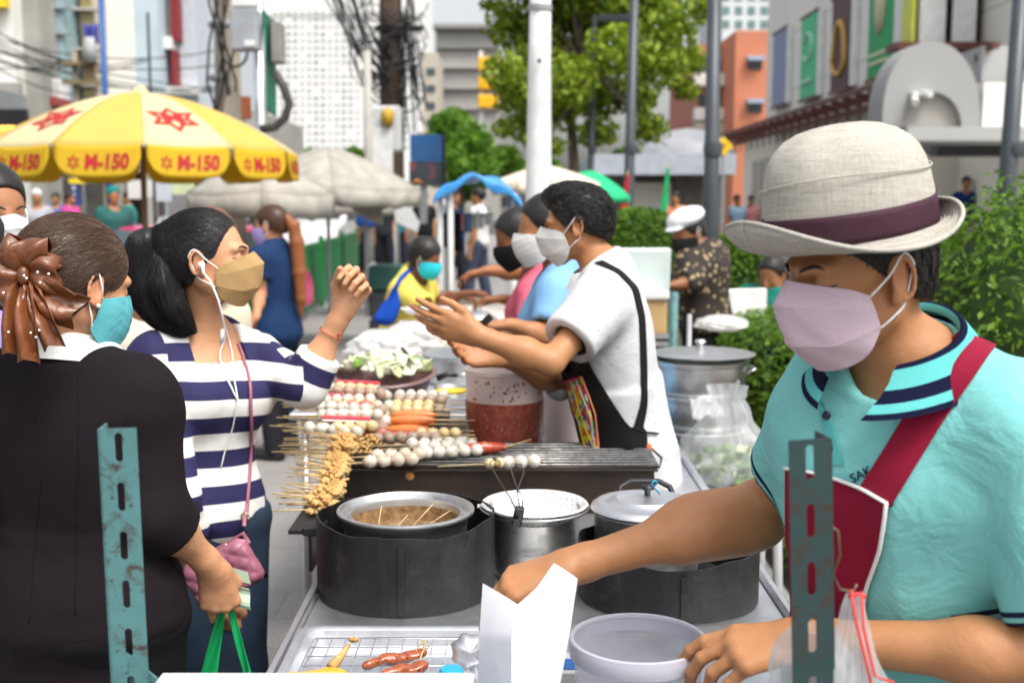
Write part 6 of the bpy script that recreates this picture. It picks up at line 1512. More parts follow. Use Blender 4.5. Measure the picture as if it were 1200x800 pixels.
# ------------------------------------------------------------ vendor in the hat
NAVY=(.012,.016,.06); AQ=(.24,.64,.62)
th=math.radians(20); pt=math.radians(11)
fw=A(-math.cos(th)*math.cos(pt),-math.sin(th)*math.cos(pt),-math.sin(pt))
hv=Head(P(1006,318,1.40),fw,sc=.88)
S=unit(A(.68,-.73,-.03)); nk=P(1060,436,1.43)
v=Person('vendor in a cream hat, pink mask, turquoise polo shirt and maroon apron',A(.545,1.52,.84),nk,S,hv,female=False,w=.86,skin='#b58158',dp=.92)
v.torso().neckhead(.050)
shL=v.T(.90,.150); shR=v.T(.875,-.090)
elL=P(1262,772,1.25); wrL=P(945,748,1.37); elR=P(893,596,1.66); wrR=P(668,664,1.545)
hd=unit(A(-1,.12,-.20)); tl_=v.arm('L',shL,elL,wrL,(hd,A(.05,.42,-.9),A(0,1,0),dict(curl=((14,22,16),(26,30,18),(34,36,20),(40,40,24)),s=1.0,thumb=((-.0+.45,.8,.35),(-.05,.95,.4),(-.2,.9,.5)))))
hd2=unit(A(-1,-.10,-.28)); tr_=v.arm('R',shR,elR,wrR,(hd2,A(-.2,.25,-.95),A(0,-1,0),dict(curl=((30,35,20),(34,38,22),(38,40,22),(40,42,24)),s=1.0,thumb=((.35,.85,.35),(.0,.95,.4),(-.1,.9,.5)))))
v.body+=[cap(elR+(wrR-elR)*.05,elR+(wrR-elR)*.45,.036,.038,.03),ell(elR+(wrR-elR)*.22+A(0,0,-.008),(.075,.036,.042),unit(wrR-elR),(0,1,0),(0,0,1),k=.03)]
v.stand(toe=A(-1,-.3,0))
hb=hv.C; fb1=(hb-A(.15,.15,.17),hb+A(.15,.15,.14),.0026)
fb2=(wrR+A(-.20,-.07,-.12),wrR+A(.06,.08,.07),.0026); fb3=(wrL+A(-.20,-.09,-.11),wrL+A(.05,.10,.07),.0026)
v.fine=[fb1,fb2,fb3]
def vt(V,c):
    # five o'clock shadow and darker knuckles belong to the skin itself
    for tips in (tl_,tr_):
        for f in tips[:4]:
            for kk in (1,2):
                d=np.linalg.norm(V-f[kk],axis=1); c=c*(1-np.exp(-(d/.006)**2)[:,None]*A(.12,.2,.22))
    for tips,nn in ((tl_,A(.05,-.42,.9)),(tr_,A(.2,-.25,.95))):
        for f in tips[:4]:
            d3=unit(f[3]-f[2]); bk_=unit(nn-d3*(nn@d3)); q=f[3]+bk_*.0068-d3*.001; d=np.linalg.norm((V-q),axis=1); c=c*(1+np.exp(-(d/.0050)**4)[:,None]*A(.28,.30,.34))
    return c
v.done(.0055,tint=vt)
for tips,nn in ((tl_,A(0,-.42,.9)),(tr_,A(0,-.25,.95))):
    for f in tips[:4]:
        d=unit(f[3]-f[2]); 
brm=plain('brow_hair',(.012,.009,.008),.7); brows(hv,v.root,brm); lids(hv,v.root,brm)
# polo shirt: sleeve and its cuff bands
def cuffattr(person,cuffs):
    def f(V):
        d=np.full(len(V),1.0)
        for n,frac in cuffs.items():
            sh,el,wr=person.arms[n]; ax=unit(el-sh); e=sh+(el-sh)*frac; r=np.linalg.norm(V-e,axis=1); h=(e-V)@ax; d=np.where(r<.13,np.minimum(d,np.abs(h)),d)
        return {'cuff':d}
    return f
polo=striped('turquoise_polo',AQ,[(-.001,.0035,NAVY),(.009,.0155,NAVY)],wr=.6)
sh_=v.shirt(polo,g=.015,cuff={'L':.82,'R':.60},res=.0042,sg=.015,neck_r=.060,fold=dict(amp=.0075,f=8,seed=4,stretch=(1,1,.45)),attrs=cuffattr(v,{'L':.82,'R':.60}),
   extra=[cap(v.T(.93,.13),v.T(.93,-.09),.058,.056,.05),loft(v.pel,v.neck,v.S,grow(v.secs,.018,-.12,.2),.03,cap_k=.01)])
ringc=v.T(.99,0,.004)
cm=[[plain('collar_turq',(.11,.46,.45),.9,0,.06,20,.3,600,.0008,spec=.1),plain('collar_navy',(.006,.008,.03),.9,spec=.1)],[0,1,1,0,0,1,1,0,1]]
ringcollar(v.root,ringc,v.S,v.F,v.U,[(.0600,.052),(.062,.062),(.066,.063),(.070,.059),(.078,.047),(.083,.040),(.089,.033),(.094,.028),(.102,.020),(.106,.014)],(cm[0],cm[1]),.20,2*PI-.30,sx=1.12,n=56)
bvS=bvh_of([sh_])
# placket, buttons, chest embroidery
G=drape_grid(bvS,bil([[(958,458),(966,478)],[(966,500),(978,500)],[(975,545),(990,545)]][:3]),4,14,.0022); sheet(G,'placket',cm[0][0],sh_,.002)
for (u_,v_) in ((971,487),(974,526)):
    q=on_surface(bvS,u_,v_,.005)
    if q is not None: m=MB(); m.lathe([(0,.002),(.005,.0018),(.0056,.0),(.005,-.001)],q,14,axis=(-.6,-.8,.1)); m.build('button',plain('button_navy',(.01,.01,.03),.3),sh_,True)
def drape_text(bv,txt,uv,size_px,ang,parent,mat,off=.0022,bold=.012,shear=0):
    V,F=fast_text(txt,1.0,bold,shear); ca,sa=math.cos(ang),math.sin(ang); W=[]
    for x,y,_ in V:
        u=uv[0]+(x*ca-y*sa)*size_px; w=uv[1]-(x*sa+y*ca)*size_px; q=on_surface(bv,u,w,off); W.append(q if q is not None else P(u,w,1.4))
    m=MB(); m.add(W,F); return m.build('embroidered_text',mat,parent)
drape_text(bvS,'SAK',(1010,556),15,.45,sh_,cm[0][1]); drape_text(bvS,'US',(1044,586),14,1.35,sh_,cm[0][1])
# apron
ap=cloth('maroon_apron',(.26,.010,.035),.75,700,.2,.08); wpipe=plain('white_piping',(.75,.74,.74),.7)
def at_depth(pts): return pts
strapfn=bil([[(1122,392),(1168,404)],[(1098,428),(1142,444)],[(1062,486),(1102,500)],[(1034,532),(1072,548)],[(1008,572),(1045,592)]])
G=drape_grid(bvS,strapfn,8,40,.0035,2); s_ap=sheet(G,'apron_strap',ap,v.root,.002)
bib=bil([[(924,548),(950,552),(982,560),(1012,571),(1042,588)],[(924,596),(950,598),(982,602),(1012,604),(1040,606)],[(924,640),(950,642),(980,645),(1008,647),(1034,645)],[(926,690),(950,692),(975,694),(998,696),(1016,694)],[(928,740),(950,742),(975,744),(998,744),(1014,740)],[(930,850),(960,850),(985,850),(1010,850),(1030,850)]])
G=drape_grid(bvS,bib,26,36,.0045,3); bo=sheet(G,'apron_bib',ap,v.root,.002)
m=MB(); edge=[G[i,0] for i in range(27)]+[G[-1,j] for j in range(1,37)]; m.tube([e+A(-.002,-.0025,0) for e in edge],.0038,8,flat=.6); m.build('piping',wpipe,bo,True)
# hat
HC=hv.W(.003,0,.066)
hx,hy,hz=hv.x,hv.y,hv.z
hatm=NT('linen_hat'); f=hatm.noise(9,5,.6); w1=hatm.noise(1.,3,.8,vec=hatm.mapping((30,30,380))); w2=hatm.noise(1.,3,.8,vec=hatm.mapping((330,330,30)))
sl_=hatm.ramp(hatm.noise(120,6,.8),[(.60,(0,0,0)),(.68,(1,1,1))]); ww=hatm.math('MULTIPLY_ADD',w1,.5,hatm.math('MULTIPLY',w2,.5))
hatm.set(col=hatm.mix(hatm.math('MULTIPLY',sl_,.35),hatm.mix(.5,hatm.ramp(f,[(.3,(.40,.375,.325)),(.7,(.50,.475,.42))]),hatm.ramp(ww,[(.35,(.24,.22,.18)),(.65,(.62,.59,.53))])),(.30,.25,.19)),rough=.9); hatm.bump(ww,.7,.002); hatm.bump(hatm.noise(14,3),.3,.01)
hat=thing('hat','cream woven linen hat with a dark plum band on the vendor head','hat',HC)
def hp(t,r,z,tilt=0): return HC+hx*(r*1.0*math.cos(t)*.106)+hy*(r*math.sin(t)*.086)+hz*z
crown=[(1.0,-.012),(1.005,.01),(1.0,.035),(.98,.056),(.945,.076),(.885,.094),(.79,.109),(.66,.121),(.49,.1295),(.30,.134),(.12,.136),(0,.1365)]
m=MB(); seg=72; V=[];F=[]
for (r,z) in crown:
    for j in range(seg):
        t=2*PI*j/seg; k=1+.010*math.sin(3*t+1)+.006*math.sin(5*t); zz=z*(.89+.02*math.cos(t)*min(1,r))+.0018*math.sin(7*t+40*z)*(z>.05)*r
        if z>9: zz-=.006*math.exp(-(math.sin(t)*r/.25)**2)*max(0,math.cos(t)+.6)*.5
        V.append(hp(t,r*k,zz))
for i in range(len(crown)-1):
    for j in range(seg): F.append((i*seg+j,i*seg+(j+1)%seg,(i+1)*seg+(j+1)%seg,(i+1)*seg+j))
m.add(V,F); m.build('crown',hatm.m,hat,True)
for (off_) in (1,):
    m=MB(); pts=[hp(0,1,0)]; seam=[]
    for q in np.linspace(-1.0,1.0,30):
        k=abs(q); r=.97*math.sin(k*PI/2)**.8; z=.036+.096*math.cos(k*PI/2)**.75
        seam.append(hp(0 if q>0 else PI,r,z)+hz*.0015+hx*0)
    m.tube([hp(a,.995,.062+.006*math.sin(2*a))+unit(hp(a,1,0)-HC)*.0008 for a in np.linspace(0,2*PI,60)],.0011,5); m.build('seam',hatm.m,hat,True)
bandm=cloth('plum_band',(.055,.022,.035),.6,500,.3,.1)
m=MB(); 
def bf(u,v_): t=2*PI*u; return hp(t,1.022+.006*math.sin(v_*PI)+.003*math.sin(9*t),-.010+.034*v_+.002*math.sin(2*t+1))
m.grid(bf,72,5,thick=.0016); o=m.build('band',bandm,hat,True)
m=MB(); a=-.75; m.grid(lambda u,v_: hp(-2.0+a*0+.06*u,1.035,-.011+.036*v_),3,3,thick=.002); m.build('band_join',bandm,o,True)
def brimf(u,v_):   # v 0 inner .. 1 outer, turned up at front and back, low at the sides
    t=2*PI*u; c=math.cos(t); up=c*c
    L=.042+(.026 if c>0 else -.014)*c*c; ang=-.35+v_*(.35+1.35*up); 
    # integrate a curled profile
    r=0;z=0;n=8
    for k in range(int(n*v_+.5)):
        a=-.35+(.30 if c>0 else .65)*up+(k/n)*(.25+1.8*up); r+=L/n*math.cos(a); z+=L/n*math.sin(a)
    e=unit(A(math.cos(t)*.106,math.sin(t)*.086,0)); base=hp(t,1.0,-.012)
    dirv=unit(hx*math.cos(t)*.9+hy*math.sin(t)); return base+dirv*r+hz*(z+.0008*math.sin(v_*34))
m=MB(); m.grid(brimf,96,8,thick=.0032); o=m.build('brim',hatm.m,hat,True)
m=MB(); m.tube([brimf(i/96,1.0) for i in range(97)],.0028,7); m.build('brim_edge',hatm.m,o,True)
for vv in (.25,.375,.5,.625,.75,.875): m=MB(); m.tube([brimf(i/96,vv)+hz*.002 for i in range(97)],.0010,5); m.build('brim_stitching',hatm.m,o,True)
# hair under the hat
hm=hairmat('black_short_hair',(.008,.007,.007),(.03,.026,.024),.45)
pr=hair_cap(hv,thick=.004,line=.05,back=-.012,extra=[],cuts=[plane(hv.W(0,0,.075),hv.z)])
hair('hair',pr,hm,v.root,.0034,lambda V:(V-hv.C)@hv.x*.35,flow=lambda p:-hv.z-.25*hv.x,n=900,steps=5,step=.006,r=.0006,amp=.001,wob=.35)
pk=cloth('pink_mask',(.66,.50,.58),.8,900,.35,.03,0); mask(hv,v.root,pk,'boat')
tm=v.trousers(cloth('dark_trousers',(.03,.03,.04)),res=.012,t1=.15); v.shoes(M['black_plastic'],.012)

# ------------------------------------------------------------ woman in stripes
dkhair=hairmat('black_long_hair',(.006,.006,.007),(.035,.032,.034),.3)
th=math.radians(-4); fw=unit(A(math.cos(th),-math.sin(th)*-1*0+.07,-.02))
hs_=Head(P(243,303,2.60),unit(A(1,.05,.04)),sc=.91)
w=Person('woman in a navy and white striped top and beige mask raising her hand',A(-.725,2.62,.80),P(243,398,2.64),unit(A(.76,.65,0)),hs_,female=True,w=.80,dp=.86,skin='#d09c76')
w.torso().neckhead(.047)
shL=w.T(.90,.125); shR=w.T(.90,-.125); elL=P(356,452,2.60); wrL=P(401,366,2.60); elR=P(205,580,2.44); wrR=P(240,690,2.55)
twl=w.arm('L',shL,elL,wrL,(A(.5,.1,.86),unit(np.cross(A(.5,.1,.86),A(-.72,.25,.60))),A(-.72,.25,.60),dict(curl=((62,62,30),(66,70,34),(70,72,36),(72,72,36)),s=.93,fat=.95,thumb=((.5,.75,.45),(-.0,.8,.7),(-.15,.6,.8)))),fat=1.02)
w.arm('R',shR,elR,wrR,(A(.2,.3,-.9),A(.3,.9,.3),A(1,0,0),dict(curl=RELAX,s=.9)))
w.stand(toe=A(.7,-.7,0)); w.fine=[(hs_.C-A(.12,.12,.14),hs_.C+A(.16,.12,.13),.0032),(wrL+A(-.07,-.09,-.05),wrL+A(.12,.09,.14),.0028)]
w.done(.006); brows(hs_,w.root,brm,th=.0026); lids(hs_,w.root,brm,low=-.002)
STR=(.80,.79,.76); NV=(.016,.014,.075)
def stripe_attr(V):
    d0=(V-w.pel)@w.U/ .080      # torso stripes
    slv=d0*0; sel=d0*0
    for n in ('L','R'):
        sh,el,wr=w.arms[n]; a,t=segdist(V,sh,el); b,t2=segdist(V,el,wr); s_=t*np.linalg.norm(el-sh); s2=np.linalg.norm(el-sh)+t2*np.linalg.norm(wr-el)
        near=np.minimum(a,b)<.11; side=(V-w.T(.9,0))@w.S*(1 if n=='L' else -1)-.124
        val=np.where(b<a,s2,s_)/.080+.38
        slv=np.where(side>-.02,val,slv); sel=np.where(side>-.02,side*40+.5,sel)
    return {'cuff':d0,'slv':slv,'sel':np.clip(sel,-5,5)}
n_=NT('striped_knit'); s1_=n_.math('GREATER_THAN',n_.attr('sel'),.5); a_=n_.math('ADD',n_.math('MULTIPLY',n_.attr('slv'),s1_),n_.math('MULTIPLY',n_.attr('cuff'),n_.math('SUBTRACT',1.,s1_))); fr_=n_.math('FRACT',a_); m_=n_.math('GREATER_THAN',fr_,.5); n_.set(col=n_.mix(m_,NV,STR),rough=.85)
n_.bump(n_.noise(10,3,dist=1.2),.35,.012); n_.bump(n_.noise(700,2),.3,.0006)
scal=[]; 
for i in range(7):   # scalloped square neckline
    t=-.054+.018*i; scal.append(ell(w.T(.895,t*1.05,.115),(.0125,.05,.0125),w.S,w.F,w.U,k=.002,op='s'))
top=w.shirt(n_.m,g=.011,cuff=1.42,res=.0042,sg=.007,neck_r=.054,fold=dict(amp=.0055,f=9,seed=6,stretch=(1,1,.7)),attrs=stripe_attr,
  cuts=scal+[Prim((lambda x,y,z:np.maximum(np.maximum(np.abs((x-w.T(1,0,0)[0])*w.S[0]+(y-w.T(1,0,0)[1])*w.S[1])-.062,-((x-w.T(1,0,0)[0])*w.F[0]+(y-w.T(1,0,0)[1])*w.F[1])-.0),w.T(.90,0)[2]-z)),w.T(1,0,0)-.2,w.T(1,0,0)+.2,.008,'s')],
  extra=[ell(w.T(.70,q*.062,.085),(.05,.045,.052),w.S,w.F,w.U,k=.05) for q in (-1,1)])
w.body2=None
jeans=plain('denim',(.022,.045,.085),.85,0,.35,9,.3,500,.001); w.trousers(jeans,g=.010,t1=.10,res=.008,fold=dict(amp=.003,f=10)); w.shoes(M['white_paint'],.012)
bmask=cloth('tan_mask',(.42,.27,.12),.85,900,.35,.05,0); mask(hs_,w.root,bmask,'boat')
# hair swept back to a high ponytail
B=hs_.W(-.098,0,.055)
def sfn_to(B,h,nn=.1):
    ax=unit(B-h.C); a,b,_=frame(ax)
    return lambda V: np.arctan2((V-h.C)@b,(V-h.C)@a)*nn
pr=hair_cap(hs_,thick=.008,line=.088,back=-.035,front=.040)
pr+= [cap(B+hs_.x*.02,B-hs_.x*.02,.030,.026,.02)]
hair('hair',pr,dkhair,w.root,.0034,sfn_to(B,hs_),flow=lambda p:B-p,n=4500,steps=10,step=.011,r=.00042,amp=.0006,wob=.03,lift=.0020)
tp=[hs_.W(-.118,0,.060),hs_.W(-.150,0,.040),hs_.W(-.162,.0,-.01),hs_.W(-.150,-.01,-.07),hs_.W(-.118,-.02,-.12),hs_.W(-.075,-.035,-.155),hs_.W(-.04,-.045,-.168)]
tr2=[.022,.033,.037,.038,.035,.025,.008]
pr=chain(tp,tr2,.03)+chain([hs_.W(-.09,-.03,-.0),hs_.W(-.10,-.05,-.06),hs_.W(-.07,-.065,-.12),hs_.W(-.035,-.062,-.155)],[.026,.028,.020,.006],.03)+chain([hs_.W(-.12,.02,-.03),hs_.W(-.14,.03,-.10),hs_.W(-.13,.02,-.165)],[.024,.022,.006],.03)
hair('ponytail',pr,dkhair,w.root,.0036,lambda V:(V-hs_.C)@unit(hs_.x+hs_.y*.6)*1.0,flow=lambda p:(-hs_.z+hs_.x*(.55 if (p-hs_.C)@hs_.z<-.08 else -.1)+hs_.x*.0),n=4500,steps=13,step=.013,r=.00045,amp=.0032,wob=.10,lift=.006)
m=MB(); m.tube([B+hs_.y*.026*math.cos(t)+hs_.z*.026*math.sin(t)-hs_.x*.012 for t in np.linspace(0,2*PI,24)],.0045,7); m.build('hair_tie',plain('tie_red',(.35,.03,.02),.7),w.root,True)
# earphones and bag strap
bvW=bvh_of([top,w.root.children[0]])
ear=hs_.W(.004,-.090,-.012); e=thing('earphones','white wired earphones worn by the woman in stripes','earphones',ear); m=MB(); m.ell(ear,(.0085,.008,.009),0,12,8); m.ell(ear+A(.004,-.004,-.01),(.004,.004,.010),0,10,6); m.build('ear_bud',plain('bud_white',(.8,.8,.8),.3),e,True)
def tube_line(name,pts,r,mat,parent): m=MB(); m.tube(pts,r,7); return m.build(name,mat,parent,True)
wm_=plain('cable_white',(.8,.8,.8),.4)
l1=[ear+A(.004,-.004,-.015),P(247,330,2.49),P(256,352,2.49),P(262,378,2.49)]+drape_line(bvW,[(262,398),(256,415),(259,432),(268,450),(277,468)],.004,12)
tube_line('cable',l1,.0022,wm_,e)
l2=[P(262,378,2.49)]+drape_line(bvW,[(266,395),(271,415),(272,435),(278,468),(272,500),(262,530),(258,548)],.004,22); tube_line('cable',l2,.0018,wm_,e)
m=MB(); m.tube([P(261,386,2.49),P(259,402,2.49)],.004,8); m.build('inline_remote',wm_,e,True)
pk2=plain('pink_leather',(.36,.13,.19),.38,0,.1,20,.3,250,.001)
hb2=thing('handbag','quilted mauve-pink handbag on a thin strap at the hip of the woman in stripes','handbag',P(262,670,2.36))
sl2=drape_line(bvW,[(278,402),(288,425),(293,450),(294,500),(291,560),(288,596)],.004,26); sl2=sl2+[P(287,606,2.42),P(286,616,2.38)]
m=MB(); m.tube(sl2,.0045,6,flat=.5); m.build('shoulder_strap',pk2,hb2,True)
bo_=P(262,672,2.36); rx=unit(P(303,655,2.36)-P(233,695,2.36)); uz=unit(np.cross(A(0,-1,.0),rx))*1; uz=unit(A(0,0,1)-rx*rx[2]); nn_=np.cross(rx,uz)
W2,H2,D2=.078,.052,.020
def bagf(sgn):
    def f(u,v_):
        x=(u-.5)*2;y=(v_-.5)*2; k=(abs(x)**6+abs(y)**6); e_=max(0,1-k)**.35
        q=abs(math.sin((x*3.2+y*2.2)*PI*.5*1.3))*abs(math.sin((x*3.2-y*2.2)*PI*.5*1.3)); 
        return bo_+rx*W2*x+uz*H2*y+nn_*sgn*(D2*e_+.0055*q**.6*e_)
    return f
m=MB(); m.grid(bagf(1),44,32); m.grid(lambda u,v_:bagf(-1)(1-u,v_),44,32); m.build('quilted_body',pk2,hb2,True)
m=MB(); m.grid(lambda u,v_: bo_+rx*W2*(u*2-1)*.98+uz*(H2*(1.02-.55*v_))+nn_*(-1)*(D2+.004+.003*math.sin(v_*3)) ,16,8,thick=.003); m.build('flap',pk2,hb2,True)
gold=plain('gold_metal',(.7,.5,.2),.25,1); m=MB(); m.tube([P(287,606,2.42)+A(.008*math.cos(t),0,.010*math.sin(t)) for t in np.linspace(0,2*PI,14)],.0018,6); m.build('gold_ring',gold,hb2,True)
m=MB(); zp=[bo_+rx*W2*x+uz*(H2*.98)+nn_*(-1)*.004 for x in np.linspace(-.95,.5,16)]; m.tube(zp,.0022,6); m.build('zip',gold,hb2,True)
m=MB(); c=wrL+unit(elL-wrL)*.055; ax=unit(elL-wrL); a_1,b_1,_=frame(ax); m.tube([c+a_1*.029*math.cos(t)+b_1*.029*math.sin(t) for t in np.linspace(0,2*PI,26)],.0014,6); m.ell(c+A(.022,-.02,0),(.004,)*3,0,8,6); m.build('bracelet_cord',plain('cord_red',(.4,.08,.04),.6),thing('bracelet','thin red cord bracelet on the raised wrist','bracelet',c),True)

# ------------------------------------------------------------ woman in the black jacket, from behind
fw=unit(A(.62,.78,-.26)); hj=Head(P(88,333,1.97),fw,sc=.92)
j=Person('woman in a black jacket with a big brown satin bow, seen from behind',A(-.765,1.99,.80),P(90,438,1.98),unit(A(-.975,.22,0)),hj,female=True,w=.93,dp=1.05,skin='#c99570')
j.torso().neckhead(.049); shR=j.T(.885,-.122); shL=j.T(.90,.148)
elR=P(182,600,1.93); wrR=P(249,664,2.02); elL=P(-42,600,1.95); wrL=P(-20,700,2.2)
D_=unit(A(.10,.22,-.95)); tj=j.arm('R',shR,elR,wrR,(D_,unit(A(-.25,.95,.2)),A(1,0,0),dict(curl=((55,80,40),(62,85,45),(68,88,45),(70,88,45)),s=.95,fat=1.02,thumb=((.35,.85,.35),(-.3,.7,.6),(-.7,.3,.6)))))
j.arm('L',shL,elL,wrL,(A(.2,.6,-.7),A(.9,.0,0),A(0,1,0),dict(curl=RELAX,s=.9)))
j.stand(toe=A(.2,1,0)); j.fine=[(wrR+A(-.08,-.09,-.17),wrR+A(.10,.12,.05),.0028),(hj.C-A(.12,.12,.13),hj.C+A(.14,.14,.1),.0034)]; j.done(.0065)
bkj=cloth('black_suiting',(.011,.0075,.010),.85,1200,.25,.15)
jk=j.shirt(bkj,g=.020,cuff=1.30,res=.005,sg=.012,neck_r=.050,name='jacket',fold=dict(amp=.009,f=7,seed=11,stretch=(1,1,.5)),t0=-.02,
  extra=[cap(j.T(.945,.115,-.01),j.T(.945,-.115,-.01),.05,.05,.05),loft(j.pel,j.neck,j.S,[(-.14,0,0,.160,.13),(.0,0,0,.158,.128),(.2,0,0,.152,.12),(.40,0,0,.130,.105)],.03,cap_k=.01)])
bvJ=bvh_of([jk])
for pts in ([(92,432),(92,520),(90,600),(88,720)],[(40,470),(48,560),(40,650),(34,730)],[(150,480),(140,560),(152,650),(162,720)]):
    l=drape_line(bvJ,pts,.0005,30)
    if len(l)>3: m=MB(); m.tube(l,.0011,5); m.build('seam',bkj,jk,True)
ringcollar(j.root,j.T(.985,0,-.002),j.S,j.F,j.U,[(.054,.062),(.058,.070),(.063,.068),(.072,.050),(.085,.026)],([plain('shirt_collar_white',(.78,.78,.76),.7)],[0]*4),.3,2*PI-.3,sx=1.1,n=48)
j.trousers(cloth('black_trousers',(.008,.008,.009)),g=.022,t1=.1,res=.009); j.shoes(M['black_plastic'],.012)
mask(hj,j.root,cloth('blue_surgical_mask',(.13,.48,.54),.8,900,.35,.04,0),'flat')
brh=hairmat('dark_brown_hair',(.014,.007,.004),(.15,.080,.048),.32)
B=hj.W(-.100,.035,-.030)
pr=hair_cap(hj,thick=.012,line=.055,back=-.06,front=.055)+[cap(B+hj.x*.03,B-hj.x*.03,.032,.035,.03)]
hair('hair',pr,brh,j.root,.0034,sfn_to(B,hj),flow=lambda p:B-p,n=5000,steps=16,step=.012,r=.00045,amp=.0006,lift=.0018,wob=.025)
m=MB(); q=hj.W(.001,-.088,-.036); m.ell(q,(.004,)*3,0,10,8); m.build('pearl_earring',plain('pearl',(.75,.74,.72),.15),j.root,True)
# the bow: pleated satin loops and tails with pearls
sat=NT('brown_satin'); f=sat.noise(5,4,dist=1); sat.set(col=sat.ramp(f,[(.3,(.075,.020,.006)),(.7,(.23,.070,.018))]),rough=.36,spec=.6); sat.b.inputs['Anisotropic'].default_value=.4; sat.bump(sat.noise(9,3,dist=2),.35,.01)
bc0=P(34,322,1.83); bow=thing('hair_bow','large brown satin bow with small pearls at the back of the head','bow',bc0)
def loop(c,d,L,W,up=0,twist=.0,bend=.0,name='loop',puff=.35,depth=A(0,-1,0)):
    d=unit(d); s_=unit(np.cross(d,depth)); n=np.cross(s_,d)
    m=MB()
    def f(u,v_):   # u around the loop, v across the ribbon
        t=u*2*PI; r=L*.5*(1-math.cos(t)); x=r; y=L*puff*math.sin(t)*(.5+.5*math.sin(t/2)); wv=(v_-.5)*W*(.24+.80*min(1,(r/L)*1.5)**.8)
        return c+d*x+n*(-1)*(y)+s_*(wv+bend*x)+n*(.004*math.sin(v_*11+u*9))*(r/L)*2-n*.01*abs(v_-.5)*r/L
    m.grid(f,30,12,thick=.0012); o=m.build(name,sat.m,bow,True); auto_smooth(o,60); return o
px=1.83/FPX
for (dx,dy,L,W,b) in ((-32,-20,.060,.080,0),(-4,-34,.056,.072,.1),(26,-22,.052,.048,0),(40,-2,.052,.062,.1),(30,6,.038,.05,0),(-36,12,.058,.066,0)):
    loop(bc0+A(0,rr.uniform(-.006,.006),0),A(dx*px,-.012,-dy*px),L,W,bend=b)
def tail(pts,W,tw=.3):
    P_=[P(u,v_,dd) for u,v_,dd in pts]; m=MB(); n=len(P_)-1
    def f(u,v_):
        x=u*n; i=min(int(x),n-1); a=x-i; q=P_[i]*(1-a)+P_[i+1]*a; d=unit(P_[min(i+1,n)]-P_[max(i-0,0)] if i<n else P_[n]-P_[n-1]); s_=unit(np.cross(d,A(0,-1,0))); ww=W*(.35+.65*math.sin(min(u*1.6,1)*PI/2))*(1-.0*u)
        tip=(abs(v_-.5)*2)*.0; return q+s_*(v_-.5)*ww+A(0,-.010*math.sin(v_*7+u*4),0)+d*(.018*abs(v_-.5)*u)
    m.grid(f,22,10,thick=.0012); o=m.build('ribbon_tail',sat.m,bow,True); auto_smooth(o,60)
tail([(30,326,1.82),(20,350,1.80),(14,385,1.79),(12,412,1.79)],.034); tail([(34,328,1.82),(32,355,1.79),(31,390,1.78),(31,420,1.78)],.036); tail([(38,328,1.82),(45,352,1.80),(52,378,1.79),(60,404,1.79)],.036); tail([(42,328,1.82),(58,345,1.80),(74,360,1.80),(88,366,1.81)],.060)
m=MB(); m.ell(bc0+A(0,-.022,0),(.010,.010,.015),0,14,10); m.build('knot',sat.m,bow,True)
m=MB()
for i,(u_,v_) in enumerate([(44,319),(57,321),(47,331),(4,343),(10,389),(36,390),(46,387),(42,395),(28,323),(31,326)]): m.ell(P(u_,v_,1.775),(.0022,)*3,0,8,6)
o=m.build('pearls',plain('pearl',(.75,.74,.72),.15),bow,True); o['kind']='stuff'
# green bag on her fingers, notes in her hand
gb_=thing('green_bag','green plastic carrier bag hanging from the fingers of the woman in black','bag',A(P(262,830,2.07)[0],2.07,.55)); gm=plain('green_plastic',(.01,.40,.12),.35,0,.12)
kq=P(266,708,2.06)
for a,b,w0,w1 in (((262,704),(244,795),.010,.034),((268,706),(292,795),.010,.018)):
    p0=P(*a,2.06);p1=P(*b,2.07); m=MB(); m.grid(lambda u,v_: p0*(1-v_)+p1*v_+A((u-.5)*(w0+(w1-w0)*v_),-.004*math.sin(5*u+4*v_),.012*math.sin(v_*PI)*(1 if a[0]<265 else -1)*0),6,18,thick=.001); m.build('handle_strap',gm,gb_,True)
c_=A(P(267,800,2.07)[0],2.07,P(267,800,2.07)[2]); m=MB()
m.lathe([(.05,0),(.08,-.05),(.10,-.14),(.11,-.24),(.09,-.30),(0,-.31)],c_,32,sx=1,sy=.5,fn=lambda t,z:1+.06*math.sin(5*t+z*20)); m.build('bag_body',gm,gb_,True)
nt_=thing('banknote','folded pale green banknote held beside the pink handbag','banknote',P(282,690,2.05)); m=MB(); a=P(272,664,2.06); 
m.grid(lambda u,v_: P(268+22*u+4*v_,664+6*u+14*v_,2.06),4,3,thick=.001); m.grid(lambda u,v_: P(276+16*u+2*v_,686+4*u+24*v_,2.055)+A(0,.004*math.sin(6*v_),0),4,6,thick=.001); m.build('folded_note',plain('note',(.42,.55,.42),.7),nt_)
